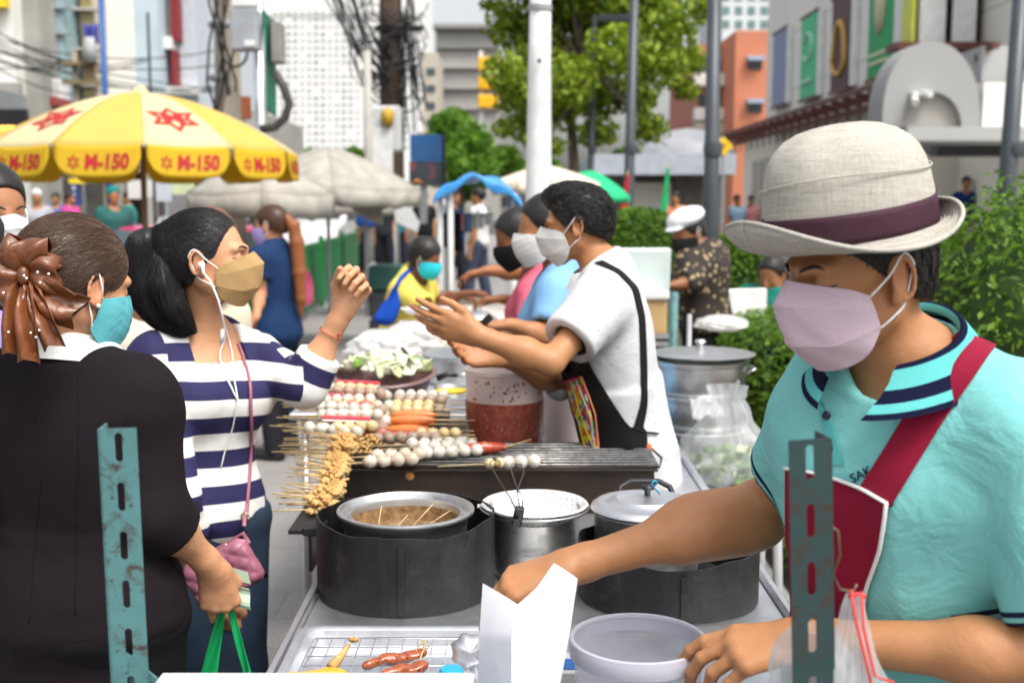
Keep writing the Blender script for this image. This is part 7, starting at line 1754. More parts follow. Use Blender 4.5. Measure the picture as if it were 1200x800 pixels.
# ============================================================ vendor in the black apron
fw=unit(A(-math.cos(math.radians(8)),.14,-.17)); hm_=Head(P(676,263,3.08),fw,sc=.84)
a=Person('man with short dark hair, white mask, white shirt and black apron behind the grill',A(.33,3.14,.80),P(705,322,3.06),unit(A(-.2,-.98,0)),hm_,w=.78,dp=.84,skin='#b58259')
a.pel=P(745,575,3.12); a.U=unit(a.neck-a.pel); a.S=unit(a.side-a.U*(a.side@a.U)); a.F=np.cross(a.S,a.U); a.L=np.linalg.norm(a.neck-a.pel)
a.torso().neckhead(.050)
shL=a.T(.90,.145); shR=a.T(.90,-.145); elL=P(645,424,2.80); wrL=P(560,393,2.80); elR=P(655,450,3.22); wrR=P(590,418,3.02)
a.arm('L',shL,elL,wrL,(unit(A(-.93,.05,.30)),A(0,.9,.2),A(0,0,1),dict(curl=((4,10,8),(10,14,10),(16,20,12),(24,26,14)),s=1.0,thumb=((.6,.8,.1),(.25,.95,.1),(.1,1,.1)))))
a.arm('R',shR,elR,wrR,(unit(A(-.95,-.15,.1)),A(0,-.8,.5),A(0,0,1),dict(curl=RELAX,s=1.0)))
a.stand(toe=A(-1,0,0)); a.fine=[(hm_.C-A(.15,.12,.14),hm_.C+A(.12,.12,.13),.0034),(wrL+A(-.2,-.07,-.08),wrL+A(.05,.08,.13),.003)]
a.done(.006); brows(hm_,a.root,brm); lids(hm_,a.root,brm)
wn=NT('white_dotted_shirt'); f=wn.noise(7,5); sp=wn.vor(30,rnd=.75); dot=wn.math('LESS_THAN',sp,.10)
wn.set(col=wn.mix(dot,wn.ramp(f,[(.3,(.56,.57,.59)),(.7,(.66,.66,.66))]),(.25,.27,.34)),rough=.85); wn.bump(wn.noise(11,3,dist=1.2),.4,.012)
shA=a.shirt(wn.m,g=.016,cuff=.62,res=.005,sg=.024,neck_r=.060,fold=dict(amp=.007,f=8,seed=8,stretch=(1,1,.5)),t0=-.10,
   extra=[loft(a.pel,a.neck,a.S,[(-.22,0,-.03,.14,.118),(0,0,-.01,.145,.120),(.3,0,-.005,.138,.112),(.5,0,0,.135,.105)],.04,cap_k=.01),cap(a.T(.95,.12,-.01),a.T(.95,-.12,-.01),.055,.055,.05)])
ringcollar(a.root,a.T(.985,0,.002),a.S,a.F,a.U,[(.054,.034),(.058,.044),(.062,.040),(.068,.020),(.074,.006)],([plain('shirt_collar_white',(.78,.78,.76),.7)],[0]*4),.3,2*PI-.3,sx=1.1,n=48)
bvA=bvh_of([shA]); bk=cloth('black_apron',(.012,.011,.011),.8,700,.25,.15)
G=drape_grid(bvA,bil([[(697,309),(706,306)],[(722,320),(728,318)],[(740,338),(747,338)],[(748,370),(755,372)],[(750,420),(757,420)],[(751,470),(758,474)],[(742,500),(752,506)]]),3,40,.0035,1); aps=sheet(G,'apron_strap',bk,a.root,.002)
G=drape_grid(bvA,bil([[(652,408),(668,404),(684,400)],[(656,430),(674,428),(694,430)],[(664,460),(690,462),(715,466)],[(672,490),(700,495),(738,502)],[(680,520),(715,522),(757,500)],[(688,560),(720,560),(758,552)],[(690,620),(720,620),(757,620)]]),16,30,.006,2); apb=sheet(G,'apron_bib',bk,a.root,.003)
pn_=NT('bright_woven_pocket'); f=pn_.vor(60,out='Color'); ff=pn_.n.new('ShaderNodeSeparateColor'); pn_.L(f,ff.inputs[0]); zz=pn_.vor(75,feat='F1')
pn_.set(col=pn_.ramp(ff.outputs[0],[(0,(.6,.02,.12)),(.2,(.75,.12,.02)),(.42,(.75,.6,.03)),(.62,(.05,.25,.12)),(.78,(.04,.1,.45)),(.9,(.7,.65,.55))],'CONSTANT'),rough=.8)
bvB=bvh_of([apb]); G=drape_grid(bvB,bil([[(663,446),(682,440)],[(672,475),(690,470)],[(682,505),(697,500)],[(688,532),(702,530)]]),6,16,.004,1); pk_=sheet(G,'woven_pocket',pn_.m,a.root,.004)
def line_on(bv,pts,off,r,name,mat,parent,n=24):
    l=drape_line(bv,pts,off,n)
    if len(l)>2: m=MB(); m.tube(l,r,6); return m.build(name,mat,parent,True)
for pts,c in (([(684,440),(699,484),(704,528)],(.75,.25,.12)),([(678,444),(694,488),(700,530)],(.75,.68,.6)),([(664,447),(683,441)],(.7,.01,.2)),([(674,452),(688,500),(700,528)],(.7,.7,.02)),([(688,470),(680,490),(690,528)],(.6,.7,.02))): line_on(bvB,pts,.008,.0022,'woven_trim',plain('trim_%d'%int(c[1]*100),c,.7),pk_)
line_on(bvA,[(741,500),(752,506),(763,507),(770,508)],.006,.003,'apron_tie',bk,a.root)
q=P(771,507,3.06); m=MB(); m.tube([q,q+A(.012,0,.012),q+A(.03,0,.008),q+A(.022,0,-.006),q,q+A(.012,0,-.03),q+A(.02,0,-.10),q+A(.03,0,-.15)],.004,7); m.build('tie_knot',bk,a.root,True)
a.trousers(plain('blue_denim',(.03,.06,.15),.85,0,.3,9),t1=.05,res=.01); a.shoes(M['black_plastic'],.012)
mask(hm_,a.root,cloth('white_mask',(.70,.70,.67),.8,900,.1,.03),'boat')
shr=hairmat('greying_short_hair',(.009,.008,.008),(.05,.046,.044),.42)
pr=hair_cap(hm_,thick=.007,line=.076,back=.0,front=.044,extra=[hm_.E((.03,0,.105),(.055,.052,.026),.03),hm_.E((.066,.0,.098),(.026,.040,.018),.02)])
hair('hair',pr,shr,a.root,.0036,lambda V:(V-hm_.C)@hm_.y*.6+(V-hm_.C)@hm_.z*.3,flow=lambda p:-hm_.x*.7-hm_.z*(.3 if (p-hm_.C)@hm_.z<.07 else -.3),n=2200,steps=6,step=.007,r=.0009,amp=.0035,wob=.55,lift=.006)
# green-edged packet tucked by the apron
m=MB(); q=P(728,527,2.97); e=thing('knife_packet','green and orange packet at the back right end of the grill','packet',q); m.obox(q,(1,0,.12),(0,1,0),(-.12,0,1),(.055,.02,.009),0,.006); m.build('green_wrap',plain('wrap_green',(.25,.60,.12),.4),e); m=MB(); m.obox(q+A(.066,0,.004),(1,0,.12),(0,1,0),(-.12,0,1),(.012,.021,.016),0,.003); m.build('orange_end',plain('wrap_orange',(.75,.2,.05),.4),e)

# ============================================================ people farther off
DK=hairmat('dark_hair_far',(.008,.007,.007),(.03,.026,.024),.45)
SH={}
def cl(c,name='cloth_'): 
    k=tuple(round(q,3) for q in c)
    if k not in SH: SH[k]=cloth(name+str(len(SH)),c,.85,300,.4,.12)
    return SH[k]
def simple(label,head_uvd,fwd,neck,pel,side,shirt,skin_='#a8744c',female=False,arms={},mask_c=None,hairk='short',res=.011,trou=(.02,.02,.025),w=.95,cuff=.6,hatc=None,sc=1.0,group=None,shirtm=None,stand=True,hcol=None,mstyle='flat',g=.02,shoes=True,base=None):
    h=Head(P(*head_uvd) if len(head_uvd)==3 else head_uvd,fwd,sc=sc); nk=P(*neck); pl=P(*pel)
    p=Person(label,pl if base is None else pl,nk,unit(side),h,female=female,w=w*sc,skin=skin_,group=group,base=base)
    p.torso().neckhead(.054*sc,detail=False)
    for n,q in (('L',1),('R',-1)):
        sh=p.T(.90,.155*q*w*sc)
        if n in arms: el,wr,hd=arms[n]; p.arm(n,sh,el,wr,hd)
        else:
            el=sh+A(0,0,-.27*sc)+p.S*.03*q-p.F*.02; wr=el+A(0,0,-.23*sc)+p.F*.07; p.arm(n,sh,el,wr,(A(0,0,-1),-p.S*q,p.F,dict(curl=RELAX,s=.95*sc)))
    if stand: p.stand(toe=p.F)
    p.done(res); p.shirt(shirtm or cl(shirt),g=g,cuff=cuff,res=res,sg=.02,neck_r=.062,fold=dict(amp=.006,f=7,seed=len(label)),hollow=res<.012)
    if stand:
        p.trousers(cl(trou),res=max(res,.012),t1=.12); 
        if shoes: p.shoes(M['black_plastic'],.014)
    if mask_c is not None: mask(h,p.root,cl(mask_c,'mask_'),mstyle,sc=1)
    hmt=hcol or DK
    if hairk:
        pr=hair_cap(h,thick=.009,line=.078,back=-.0 if hairk=='short' else -.06,front=.045)
        if hairk=='bun': pr+=[cap(h.W(-.10,0,.03),h.W(-.125,0,.03),.034,.03,.02)]
        if hairk=='curly': pr+=[h.E((-.02,0,.05),(.10,.09,.085),.02),h.E((-.05,0,.0),(.075,.08,.06),.02)]
        if hairk=='long': pr+=[h.E((-.05,0,-.06),(.05,.07,.12),.03)]
        V,Q=solid(pr,max(res*.6,.005)); N=vnormals(V,Q); V=V+N*((fbm(V,60,2)*.004)[:,None] if hairk=='curly' else (fbm(V,40,2)*.002)[:,None]); mk('hair',V,Q,hmt,p.root,True,attrs={'strand':(V-h.C)@h.x*400})
    return p,h
HN=lambda d,n=(0,0,-1),t=(0,1,0),c=RELAX: (unit(A(*d)),A(*n),A(*t),dict(curl=c,s=.95))
# blue shirt person right behind the man
p1,h=simple('person in a light blue shirt half hidden behind the man in the black apron',(640,268,3.75),A(-1,-.1,-.15),(655,318,3.78),(665,520,3.85),A(-.1,-1,0),(.22,.44,.72),arms={'L':(P(640,395,3.6),P(600,380,3.55),HN((-1,0,-.05))),'R':(P(650,400,3.95),P(590,390,3.8),HN((-1,0,.1)))},mask_c=(.7,.7,.68),w=.75,sc=.93,female=True,skin_='#b07c55',cuff=.75)
e=thing('smartphone','dark smartphone held in the hands of the person in light blue','phone',P(566,380,3.55)); m=MB(); m.obox(P(566,379,3.50),(1,0,.9),(0,1,.2),(-.9,0,1),(.035,.005,.011),0,.002); m.build('phone_body',M['black_plastic'],e)
# pink woman with black mask
p2,h=simple('woman in a pink shirt with a black mask looking down over the stall',(607,278,4.55),A(-1,-.22,-.42),(632,322,4.62),(640,470,4.7),A(-.2,-.98,0),(.66,.13,.19),female=True,skin_='#8a5838',arms={'L':(P(622,392,4.4),P(580,392,4.3),HN((-1,0,0))),'R':(P(600,392,4.85),P(570,388,4.6),HN((-1,0,0)))},mask_c=(.01,.01,.011),hairk='bun',w=.8,sc=.93,cuff=.7,res=.009)
m=MB(); c=p2.T(.5,0,.125); m.obox(c+A(-.01,-.02,-.13),p2.S,p2.U,p2.F,(.12,.12,.006),0,.004); m.build('patterned_apron',(lambda n:(n.set(col=n.ramp(n.vor(22,out='Distance'),[(.25,(.72,.1,.2)),(.5,(.75,.7,.68)),(.75,(.5,.03,.1))],'CONSTANT'),rough=.85),n.m)[1])(NT('pink_floral')),p2.root)
# reaching arm person behind her
p3,h=simple('person in a dark maroon top reaching left over the skewers, behind the woman in pink',(640,262,5.35),A(-1,0,-.3),(640,300,5.3),(650,430,5.35),A(-.1,-1,0),(.16,.015,.035),female=True,skin_='#9a6540',arms={'L':(P(606,319,5.15),P(572,317,5.1),HN((-1,0,-.15))),'R':(P(625,360,5.6),P(590,350,5.5),HN((-1,0,0)))},mask_c=(.7,.7,.7),hairk='bun',cuff=.8)
# yellow shirt woman
p4,h=simple('woman in a yellow shirt with a turquoise mask and blue shoulder bag',(499,302,6.3),A(.85,-.35,-.3),(486,325,6.35),(462,418,6.55),A(.35,.92,0),(.76,.64,.12),female=True,skin_='#7a4c30',arms={'R':(P(512,366,6.1),P(540,345,6.05),HN((1,0,.2))),'L':(P(505,350,6.6),P(528,345,6.6),HN((1,0,0)))},mask_c=(.03,.50,.60),hairk='curly',w=.88,sc=.85,cuff=.7,res=.009)
m=MB(); e=thing('shoulder_bag','bright blue cloth bag on the back of the woman in yellow','bag',P(455,385,6.2)); q=[P(463,330,6.2),P(468,332,6.1),P(472,370,6.1),P(462,383,6.15),P(443,377,6.2),P(442,370,6.25)]
pr=[ell(P(455,366,6.2),(.045,.04,.06),k=.05),ell(P(462,350,6.2),(.025,.025,.06),k=.05),ell(P(449,373,6.2),(.042,.04,.025),k=.05)]; put('bag_body',pr,cl((.01,.07,.42)),e,.008,fold=dict(amp=.008,f=9)); m.tube([P(463,338,6.15),P(470,325,6.2),P(482,315,6.3)],.012,6); m.build('strap',cl((.01,.07,.42)),e,True)
# navy woman with long ginger ponytail
p5,h=simple('woman in a navy blue outfit with a long ginger ponytail and lilac mask',(317,264,7.0),A(-.93,.25,-.1),(321,290,7.0),(324,398,7.0),A(-.3,-.95,0),(.012,.035,.10),female=True,skin_='#c08a66',arms={'L':(P(305,345,6.85),P(300,372,6.7),HN((-.6,0,-.8)))},mask_c=(.42,.32,.62),w=.95,cuff=.55,hcol=hairmat('brown_hair_far',(.03,.014,.008),(.09,.04,.02)),res=.009)
pr=chain([h.W(-.11,0,.04),h.W(-.15,0,-.02),h.W(-.155,0,-.12),h.W(-.15,0,-.30),h.W(-.14,0,-.46),h.W(-.13,0,-.56)],[.02,.036,.040,.036,.026,.008],.03); put('ponytail',pr,hairmat('ginger_hair',(.16,.045,.012),(.34,.12,.04)),p5.root,.007,fold=dict(amp=.006,f=12,stretch=(1,1,.2)),attrs=lambda V:{'strand':V[:,0]*600})
m=MB(); m.tube([p5.T(.97,.07,.04),p5.T(1.0,.05,-.05),p5.T(1.0,-.05,-.05)],.008,6); m.build('lanyard',plain('lanyard_green',(.05,.35,.1),.6),p5.root,True)
# white cap person
cam_=NT('dark_floral_shirt'); f=cam_.vor(26,rnd=1); cam_.set(col=cam_.ramp(f,[(.26,(.42,.31,.17)),(.34,(.025,.018,.014))]),rough=.85); cam_.bump(cam_.noise(9,3),.4,.01)
p6,h=simple('person in a white cap and dark patterned shirt bent over a stall',(806,272,6.6),A(-.8,-.5,-.35),(822,292,6.65),(826,385,6.7),A(-.55,-.83,0),(0,0,0),skin_='#8f6040',arms={'L':(P(812,330,6.4),P(792,334,6.35),HN((-1,0,0))),'R':(P(800,325,6.9),P(790,336,6.6),HN((-1,0,0)))},mask_c=(.015,.015,.016),shirtm=cam_.m,w=1.05,cuff=1.5,g=.03,res=.009)
ct=thing('cap','white cloth cap with a small peak on the person bent over the stall','cap',h.W(0,0,.06)); pr=[h.E((-.012,0,.085),(.115,.10,.055),.02),h.E((.085,0,.055),(.05,.06,.012),.02),plane(h.W(0,0,.035),-h.z)]; put('cap_cloth',pr,cl((.75,.76,.80)),ct,.006,fold=dict(amp=.004,f=14))
# seated person in green behind the hat
p7,h=simple('person in a green patterned top sitting behind the vendor in the hat',(905,322,7.1),A(-.6,-.7,-.3),(903,345,7.1),(895,400,7.1),A(-.75,.6,0),(.01,.16,.12),female=True,skin_='#9a6a48',hairk='bun',w=.95,res=.012)
e=thing('plastic_chair','white plastic chair beside the person in green','chair',P(864,400,6.7)*A(1,1,0)); wpl=plain('chair_white',(.75,.75,.74),.4); q=P(868,362,6.8)
m=MB(); m.obox(q,(1,.3,0),(0,0,1),(.3,-1,0),(.17,.12,.012),0,.01); m.build('backrest',wpl,e); m=MB(); m.obox(A(q[0]-.03,q[1]-.2,.44),(1,.3,0),(-.3,1,0),(0,0,1),(.2,.2,.015),0,.01); m.build('seat',wpl,e)
for i in (-1,1):
    for k in (-1,1): m=MB(); m.tube([A(q[0]-.03+i*.16,q[1]-.2+k*.16,.425),A(q[0]-.03+i*.19,q[1]-.2+k*.19,0)],.02,6); m.build('leg',wpl,e,True)
# bent man at the left edge, others behind the black jacket
p8,h=simple('man with a white mask cut off by the left edge of the view',(-12,250,2.75),A(.75,-.62,-.12),(-22,305,2.8),(-20,520,2.85),A(.62,.75,0),(.55,.12,.18),skin_='#b07d5a',mask_c=(.72,.72,.72),mstyle='boat',w=.9,res=.007); brows(h,p8.root,brm); lids(h,p8.root,brm)
fl=NT('teal_floral_skirt'); f=fl.vor(30,out='Distance'); fl.set(col=fl.ramp(f,[(.28,(.02,.10,.14)),(.38,(.02,.25,.30)),(.6,(.01,.03,.07))]),rough=.85)
p9,h=simple('woman in a lilac top and teal floral skirt at the lower left edge',(-46,300,2.35),A(.5,.8,-.1),(-52,372,2.36),(-45,640,2.36),A(-.85,.5,0),(.30,.24,.48),female=True,skin_='#d0a27e',hairk='long',arms={'R':(P(-6,520,2.25),P(8,640,2.3),HN((.1,.1,-1)))},w=.98,cuff=1.1,res=.008)
put('skirt',[loft(A(p9.pel[0],p9.pel[1],.28),p9.pel+A(0,0,.16),p9.S,[(0,0,0,.25,.22),(.5,0,0,.22,.18),(1,0,0,.16,.12)],.03,cap_k=.01)],fl.m,p9.root,.009,fold=dict(amp=.012,f=6,stretch=(1,1,.15)))
p10,h=simple('woman with auburn hair and a cream top standing behind the woman in stripes',(246,290,3.55),A(-.4,.9,0),(222,350,3.55),(205,520,3.55),A(-.9,-.4,0),(.66,.58,.44),female=True,skin_='#c79a78',hairk='long',w=.75,cuff=.8,hcol=hairmat('auburn_hair',(.08,.03,.012),(.24,.10,.045)),res=.009,sc=1.0)
p10b,h=simple('person in a cream jacket with light brown hair between the two women',(170,330,3.3),A(-.3,.95,-.1),(172,372,3.3),(178,560,3.3),A(-.95,-.3,0),(.70,.66,.55),female=True,skin_='#c79a78',hairk='long',w=.8,cuff=.8,hcol=hairmat('light_brown_hair',(.20,.10,.045),(.42,.25,.13)),res=.010,sc=.9)
# small figures in the distance
far=[('distant man in a navy T-shirt and grey shorts by the cream wall',1133,207,272,21,(-.2,-1,0),(.01,.03,.14),(.35,.33,.32)),
 ('distant man in a black T-shirt at the right edge by the wall',1173,211,275,21,(.3,-1,0),(.02,.02,.022),(.1,.1,.11)),
 ('distant man in a dark shirt just left of the cream wall edge',1186,209,276,22,(-.5,-1,0),(.03,.03,.03),(.12,.12,.14)),
 ('distant walker in grey on the pavement left of the cabled pole base',432,248,322,21,(0,-1,0),(.18,.18,.2),(.03,.03,.04)),
 ('distant walker in dark clothes beneath the grey market umbrella',449,252,326,19,(.2,-1,0),(.03,.035,.04),(.02,.02,.03)),
 ('distant person in teal walking past the billboard pole',468,258,322,21,(-.3,-1,0),(.02,.16,.2),(.03,.03,.05)),
 ('distant person in black standing under the blue tarp',497,252,318,20,(.3,-1,0),(.015,.015,.02),(.02,.02,.02)),
 ('distant person in dark blue beside the blue stall post',532,252,330,15,(.9,-.3,0),(.012,.03,.08),(.02,.02,.03)),
 ('distant person in white looking at clothes under the blue tarp',560,250,330,14,(-.9,.2,0),(.6,.6,.6),(.05,.06,.1)),
 ('distant passer-by with dark hair above the clipped shrub, left',712,236,330,16,(-1,-.2,0),(.4,.05,.05),(.03,.03,.03)),
 ('distant passer-by in orange above the clipped shrub, right',792,232,300,19,(-.6,-1,0),(.6,.22,.12),(.1,.1,.1)),
 ('distant person in light blue by the mall windows',864,236,292,24,(.4,-1,0),(.3,.45,.6),(.1,.1,.15)),
 ('distant person in pink by the mall windows',880,238,292,25,(-.4,-1,0),(.6,.25,.25),(.1,.1,.15)),
 ('person with a pale helmet across the road below the umbrella left',44,250,330,15.5,(.3,-1,0),(.35,.35,.38),(.03,.03,.04)),
 ('person in pink across the road under the umbrella',82,238,310,19,(1,-.2,0),(.5,.06,.25),(.03,.03,.04)),
 ('person in green across the road behind the umbrella pole',150,240,312,18,(-1,-.2,0),(.04,.22,.18),(.03,.03,.04)),
 ('person in a teal helmet across the road right of the jacket woman',134,262,345,13,(.6,-.8,0),(.03,.12,.11),(.03,.03,.04)),
 ('person in blue jeans across the road at the shop front',66,245,312,20,(.2,-1,0),(.05,.1,.3),(.03,.05,.12))]
for (lab,u,v0,v1,d,f_,c1_,c2_) in far:
    t=P(u,v0,d); b=P(u,v1,d); zb=b[2] if u>1100 else max(min(b[2],.3),-.13 if u<200 else 0.0)
    if u>1100: zb=.351
    ht=min(max(t[2]-zb,1.45),1.85); zb2=zb; s_=ht/1.72
    F_=unit(A(*f_)); S_=np.cross(A(0,0,1),F_); base=A(t[0],d,zb2)
    h=Head(base+A(0,0,1.61*s_),F_,sc=s_); p=Person(lab,base+A(0,0,.90*s_),base+A(0,0,1.42*s_),S_,h,base=base,w=.98*s_,skin='#a5744c')
    p.torso().neckhead(.05*s_,detail=False)
    for n,q in (('L',1),('R',-1)):
        sh=p.T(.9,.155*q*s_); el=sh+A(0,0,-.27*s_)+S_*.04*q; wr=el+A(0,0,-.23*s_)+F_*.06; p.arm(n,sh,el,wr); p.body.append(cap(wr,wr+A(0,0,-.13),.026,.02,.02))
        hip=p.T(.02,.09*q); an=A(hip[0],hip[1],zb2+.07)+S_*.03*q+F_*(.10*q if d<20 else 0); kn=(hip+an)/2+F_*.02; p.leg(n,hip,kn,an,an+F_*.15+A(0,0,-.035))
    p.done(.02); p.shirt(cl(c1_),g=.022,cuff=.6,res=.016,sg=.022,hollow=False); p.trousers(cl(c2_),res=.018,to=.15 if 'shorts' in lab else 1.0)
    hp_=[h.E((-.014,0,.04),(.105,.086,.09),.02),h.E((-.05,0,0),(.07,.07,.07),.03),h.E((.13,0,-.05),(.09,.085,.10),.012,'s')]; put('hair',hp_,(cl((.6,.6,.62)) if 'pale helmet' in lab else cl((.02,.2,.18)) if 'teal helmet' in lab else DK),p.root,.016,attrs=lambda V:{'strand':V[:,0]*100})

# ============================================================ umbrellas
yel=cloth('umbrella_yellow',(.80,.57,.15),.75,300,.15,.05); yel2=cloth('umbrella_pale_yellow',(.78,.68,.42),.75,300,.15,.05); yel3=cloth('valance_yellow',(.80,.55,.04),.7,300,.15,.04); redp=plain('logo_red',(.42,.008,.012),.6)
for mm,al in ((yel,.5),(yel2,.5),(yel3,.5)):   # sun-lit cloth glows through
    t=mm.node_tree; b=[n for n in t.nodes if n.type=='BSDF_PRINCIPLED'][0]; tr_=t.nodes.new('ShaderNodeBsdfTranslucent'); t.links.new(b.inputs['Base Color'].links[0].from_socket,tr_.inputs[0]); mx=t.nodes.new('ShaderNodeMixShader'); mx.inputs[0].default_value=.35; t.links.new(b.outputs[0],mx.inputs[1]); t.links.new(tr_.outputs[0],mx.inputs[2]); o=[n for n in t.nodes if n.type=='OUTPUT_MATERIAL'][0]; t.links.new(mx.outputs[0],o.inputs[0])
UC=P(167,178,8.5); UR=1.12; UZ=UC[2]; ap_=P(167,109,8.5)[2]-UZ; NP=12; a0=-PI/2+math.radians(3)
um=thing('market_umbrella','yellow market umbrella with red M-150 lettering on its valance','umbrella',(UC[0],UC[1],0))
def us(k,u,w):   # panel k, u across -.5...5, w 0 top..1 rim
    t=a0+(k+u)*2*PI/NP; r=UR*w*(1-.035*(1-(2*u)**2)*w); z=ap_*(1-w**1.75)+.0; return A(UC[0]+r*math.cos(t),UC[1]+r*math.sin(t),UZ+z-.012*(1-(2*u)**2)*w)
def uval(k,u,h):
    p=us(k,u,1.0); t=a0+k*2*PI/NP; out=A(math.cos(t),math.sin(t),0); return p+out*.02*h/.2-A(0,0,h)
for k in range(NP):
    m=MB(); m.grid(lambda u,v: us(k,u-.5,max(v,.02)),10,14,thick=.003); pnl=m.build('canopy_panel',yel if k%2==0 else yel2,um,True)
    m=MB()
    def vf(u,v):
        uu=(u-.5)*.94; e=1-abs(2*(u-.5))**7*.55; return uval(k,uu,.20*v*e-.0)
    m.grid(vf,16,8,thick=.003); vl=m.build('valance_flap',yel3,um,True)
    cen=uval(k,0,.10); t=a0+k*2*PI/NP; out=A(math.cos(t),math.sin(t),0); rt=A(-math.sin(t),math.cos(t),0)
    m=MB(); V2,F2=fast_text('M-150',1.0,.045,.12); W_=max(v_[0] for v_ in V2)-min(v_[0] for v_ in V2)
    sx=.29/W_; m.add([uval(k,(x*sx+.055)/(UR*2*PI/NP),.105-y*.13)+out*.006 for x,y,_ in V2],F2)
    # little star emblem
    st_=[]; 
    for q in range(12): rr_=.048 if q%2==0 else .022; st_.append((rr_*math.sin(q*PI/6),rr_*1.15*math.cos(q*PI/6)))
    VV=[];n_=len(st_)
    for s_ in (1.0,.55): VV+=[uval(k,(x*s_-.155)/(UR*2*PI/NP),.105-y*s_)+out*.006 for x,y in st_]
    m.add(VV,[(q,(q+1)%n_,(q+1)%n_+n_,q+n_) for q in range(n_)]); m.build('logo_lettering',redp,vl)
    if k in (1,NP-1,4,7):
        m=MB(); st_=[]
        for q in range(12): rr_=.185 if q%2==0 else .105; st_.append((rr_*1.0*math.sin(q*PI/6),rr_*.9*math.cos(q*PI/6)))
        def ep(x,y):
            w=.70-y*.95; return us(k,x/(UR*w*2*PI/NP),w)+A(0,0,.006)+out*.006
        VV=[]
        for s_ in (1.0,.70): VV+=[ep(x*s_,y*s_) for x,y in st_]
        m.add(VV,[(q,(q+1)%12,(q+1)%12+12,q+12) for q in range(12)])
        V2,F2=fast_text('M',.20,.008,0); m.add([ep(x,y) for x,y,_ in V2],F2); m.build('star_emblem',redp,pnl)
for k in range(NP):
    m=MB(); m.tube([us(k,.5,.03)-A(0,0,.02),us(k,.5,.5)-A(0,0,.02),us(k,.5,1.0)-A(0,0,.015)],.007,6); m.build('rib',M['stainless'],um,True)
m=MB(); m.tube([A(UC[0],UC[1],.05),A(UC[0],UC[1],UZ+ap_-.01)],.022,12); m.build('pole',plain('pole_wood_brown',(.20,.13,.08),.6),um,True)
m=MB(); m.lathe([(0,.06),(.03,.05),(.05,.02),(.07,0),(.09,-.02)],(UC[0],UC[1],UZ+ap_),16); m.build('cap',yel2,um,True)
m=MB(); m.lathe([(0,.12),(.06,.12),(.24,.08),(.25,0),(0,0)],(UC[0],UC[1],0),20); m.build('base',M['kerb'],um,True)
def parasol(label,u,vr,vt,d,R,mat,n=8,val=.14,pole_m=None,cat='umbrella',name='market_umbrella',tilt=0,stripe=None,pv=None):
    C_=P(u,vr,d); z=C_[2]; ap=P(u,vt,d)[2]-z; e=thing(name,label,cat,(C_[0],d,0)); mats=[mat,stripe or mat]
    for k in range(n):
        def f(uu,vv):
            t=(k+uu)*2*PI/n+.2; w=max(vv,.02); b=1-(2*uu-1)**2; r=R*w*(1-.06*b*w); return A(C_[0]+r*math.cos(t),d+r*math.sin(t),z+ap*(1-w**1.4)-.03*b*w+tilt*r*math.cos(t))
        m=MB(); m.grid(f,6,8,thick=.004); pnl=m.build('canopy_panel',mats[k%2],e,True)
        m=MB(); m.grid(lambda uu,vv: f(uu,1.0)-A(0,0,val*vv*(1-.12*math.cos(6*PI*uu))),8,2,thick=.004); m.build('valance_flap',mats[k%2],e,True)
    m=MB(); m.tube([A(C_[0],d,0),A(C_[0],d,z+ap)],.02,10); m.build('pole',pole_m or grey,e,True); return e
offw=cloth('offwhite_canvas',(.36,.34,.30),.85,200,.3,.25); cream=cloth('cream_canvas',(.70,.62,.50),.85,200,.3,.08)
parasol('off-white market umbrella right of the yellow one, behind the woman in navy',306,226,186,10.6,.66,offw,n=4,val=.20)
parasol('large grey-white market umbrella with sagging panels before the white pickup',384,222,172,12.2,.98,offw,n=4,val=.16)
parasol('grey-white folded market umbrella beneath the switch cabinet, farthest of the three',428,238,200,16,.62,offw,n=4,val=.14)
# sagging rolled canvas between them
for (u0,v0,u1,v1,d,lab) in ((272,205,318,250,10.2,'grey canvas sheet rolled on a stall frame behind the umbrella right edge'),(376,196,448,232,11.9,'rolled grey canvas hanging from the big off-white umbrella')):
    e=thing('rolled_canvas',lab,'canvas',P((u0+u1)/2,v1,d)); a_,b_=P(u0,v0,d),P(u1,v1,d); m=MB(); m.tube([a_*(1-t)+b_*t-A(0,0,.05*math.sin(PI*t)) for t in np.linspace(0,1,12)],[.07+.015*math.sin(9*t) for t in np.linspace(0,1,12)],10); m.grid(lambda u,v: a_*(1-u)+b_*u-A(0,-.03*math.sin(9*u),.05+.22*v*(1-.15*math.sin(6*u))),16,6,thick=.006); m.build('canvas',offw,e,True)
parasol('cream umbrella behind the white pole',640,214,194,11.5,.55,cream,val=.10)
gst=cloth('green_stripe_light',(.03,.45,.20),.7,200,.2,.05); parasol('small green umbrella beside the black-haired man',694,222,200,12.5,.42,gst,val=.07,tilt=-.15)
parasol('small teal umbrella by the dark billboard',466,226,216,20,.36,cloth('teal_canvas',(.05,.42,.34),.7,200,.2,.05),val=.05,tilt=-.3)
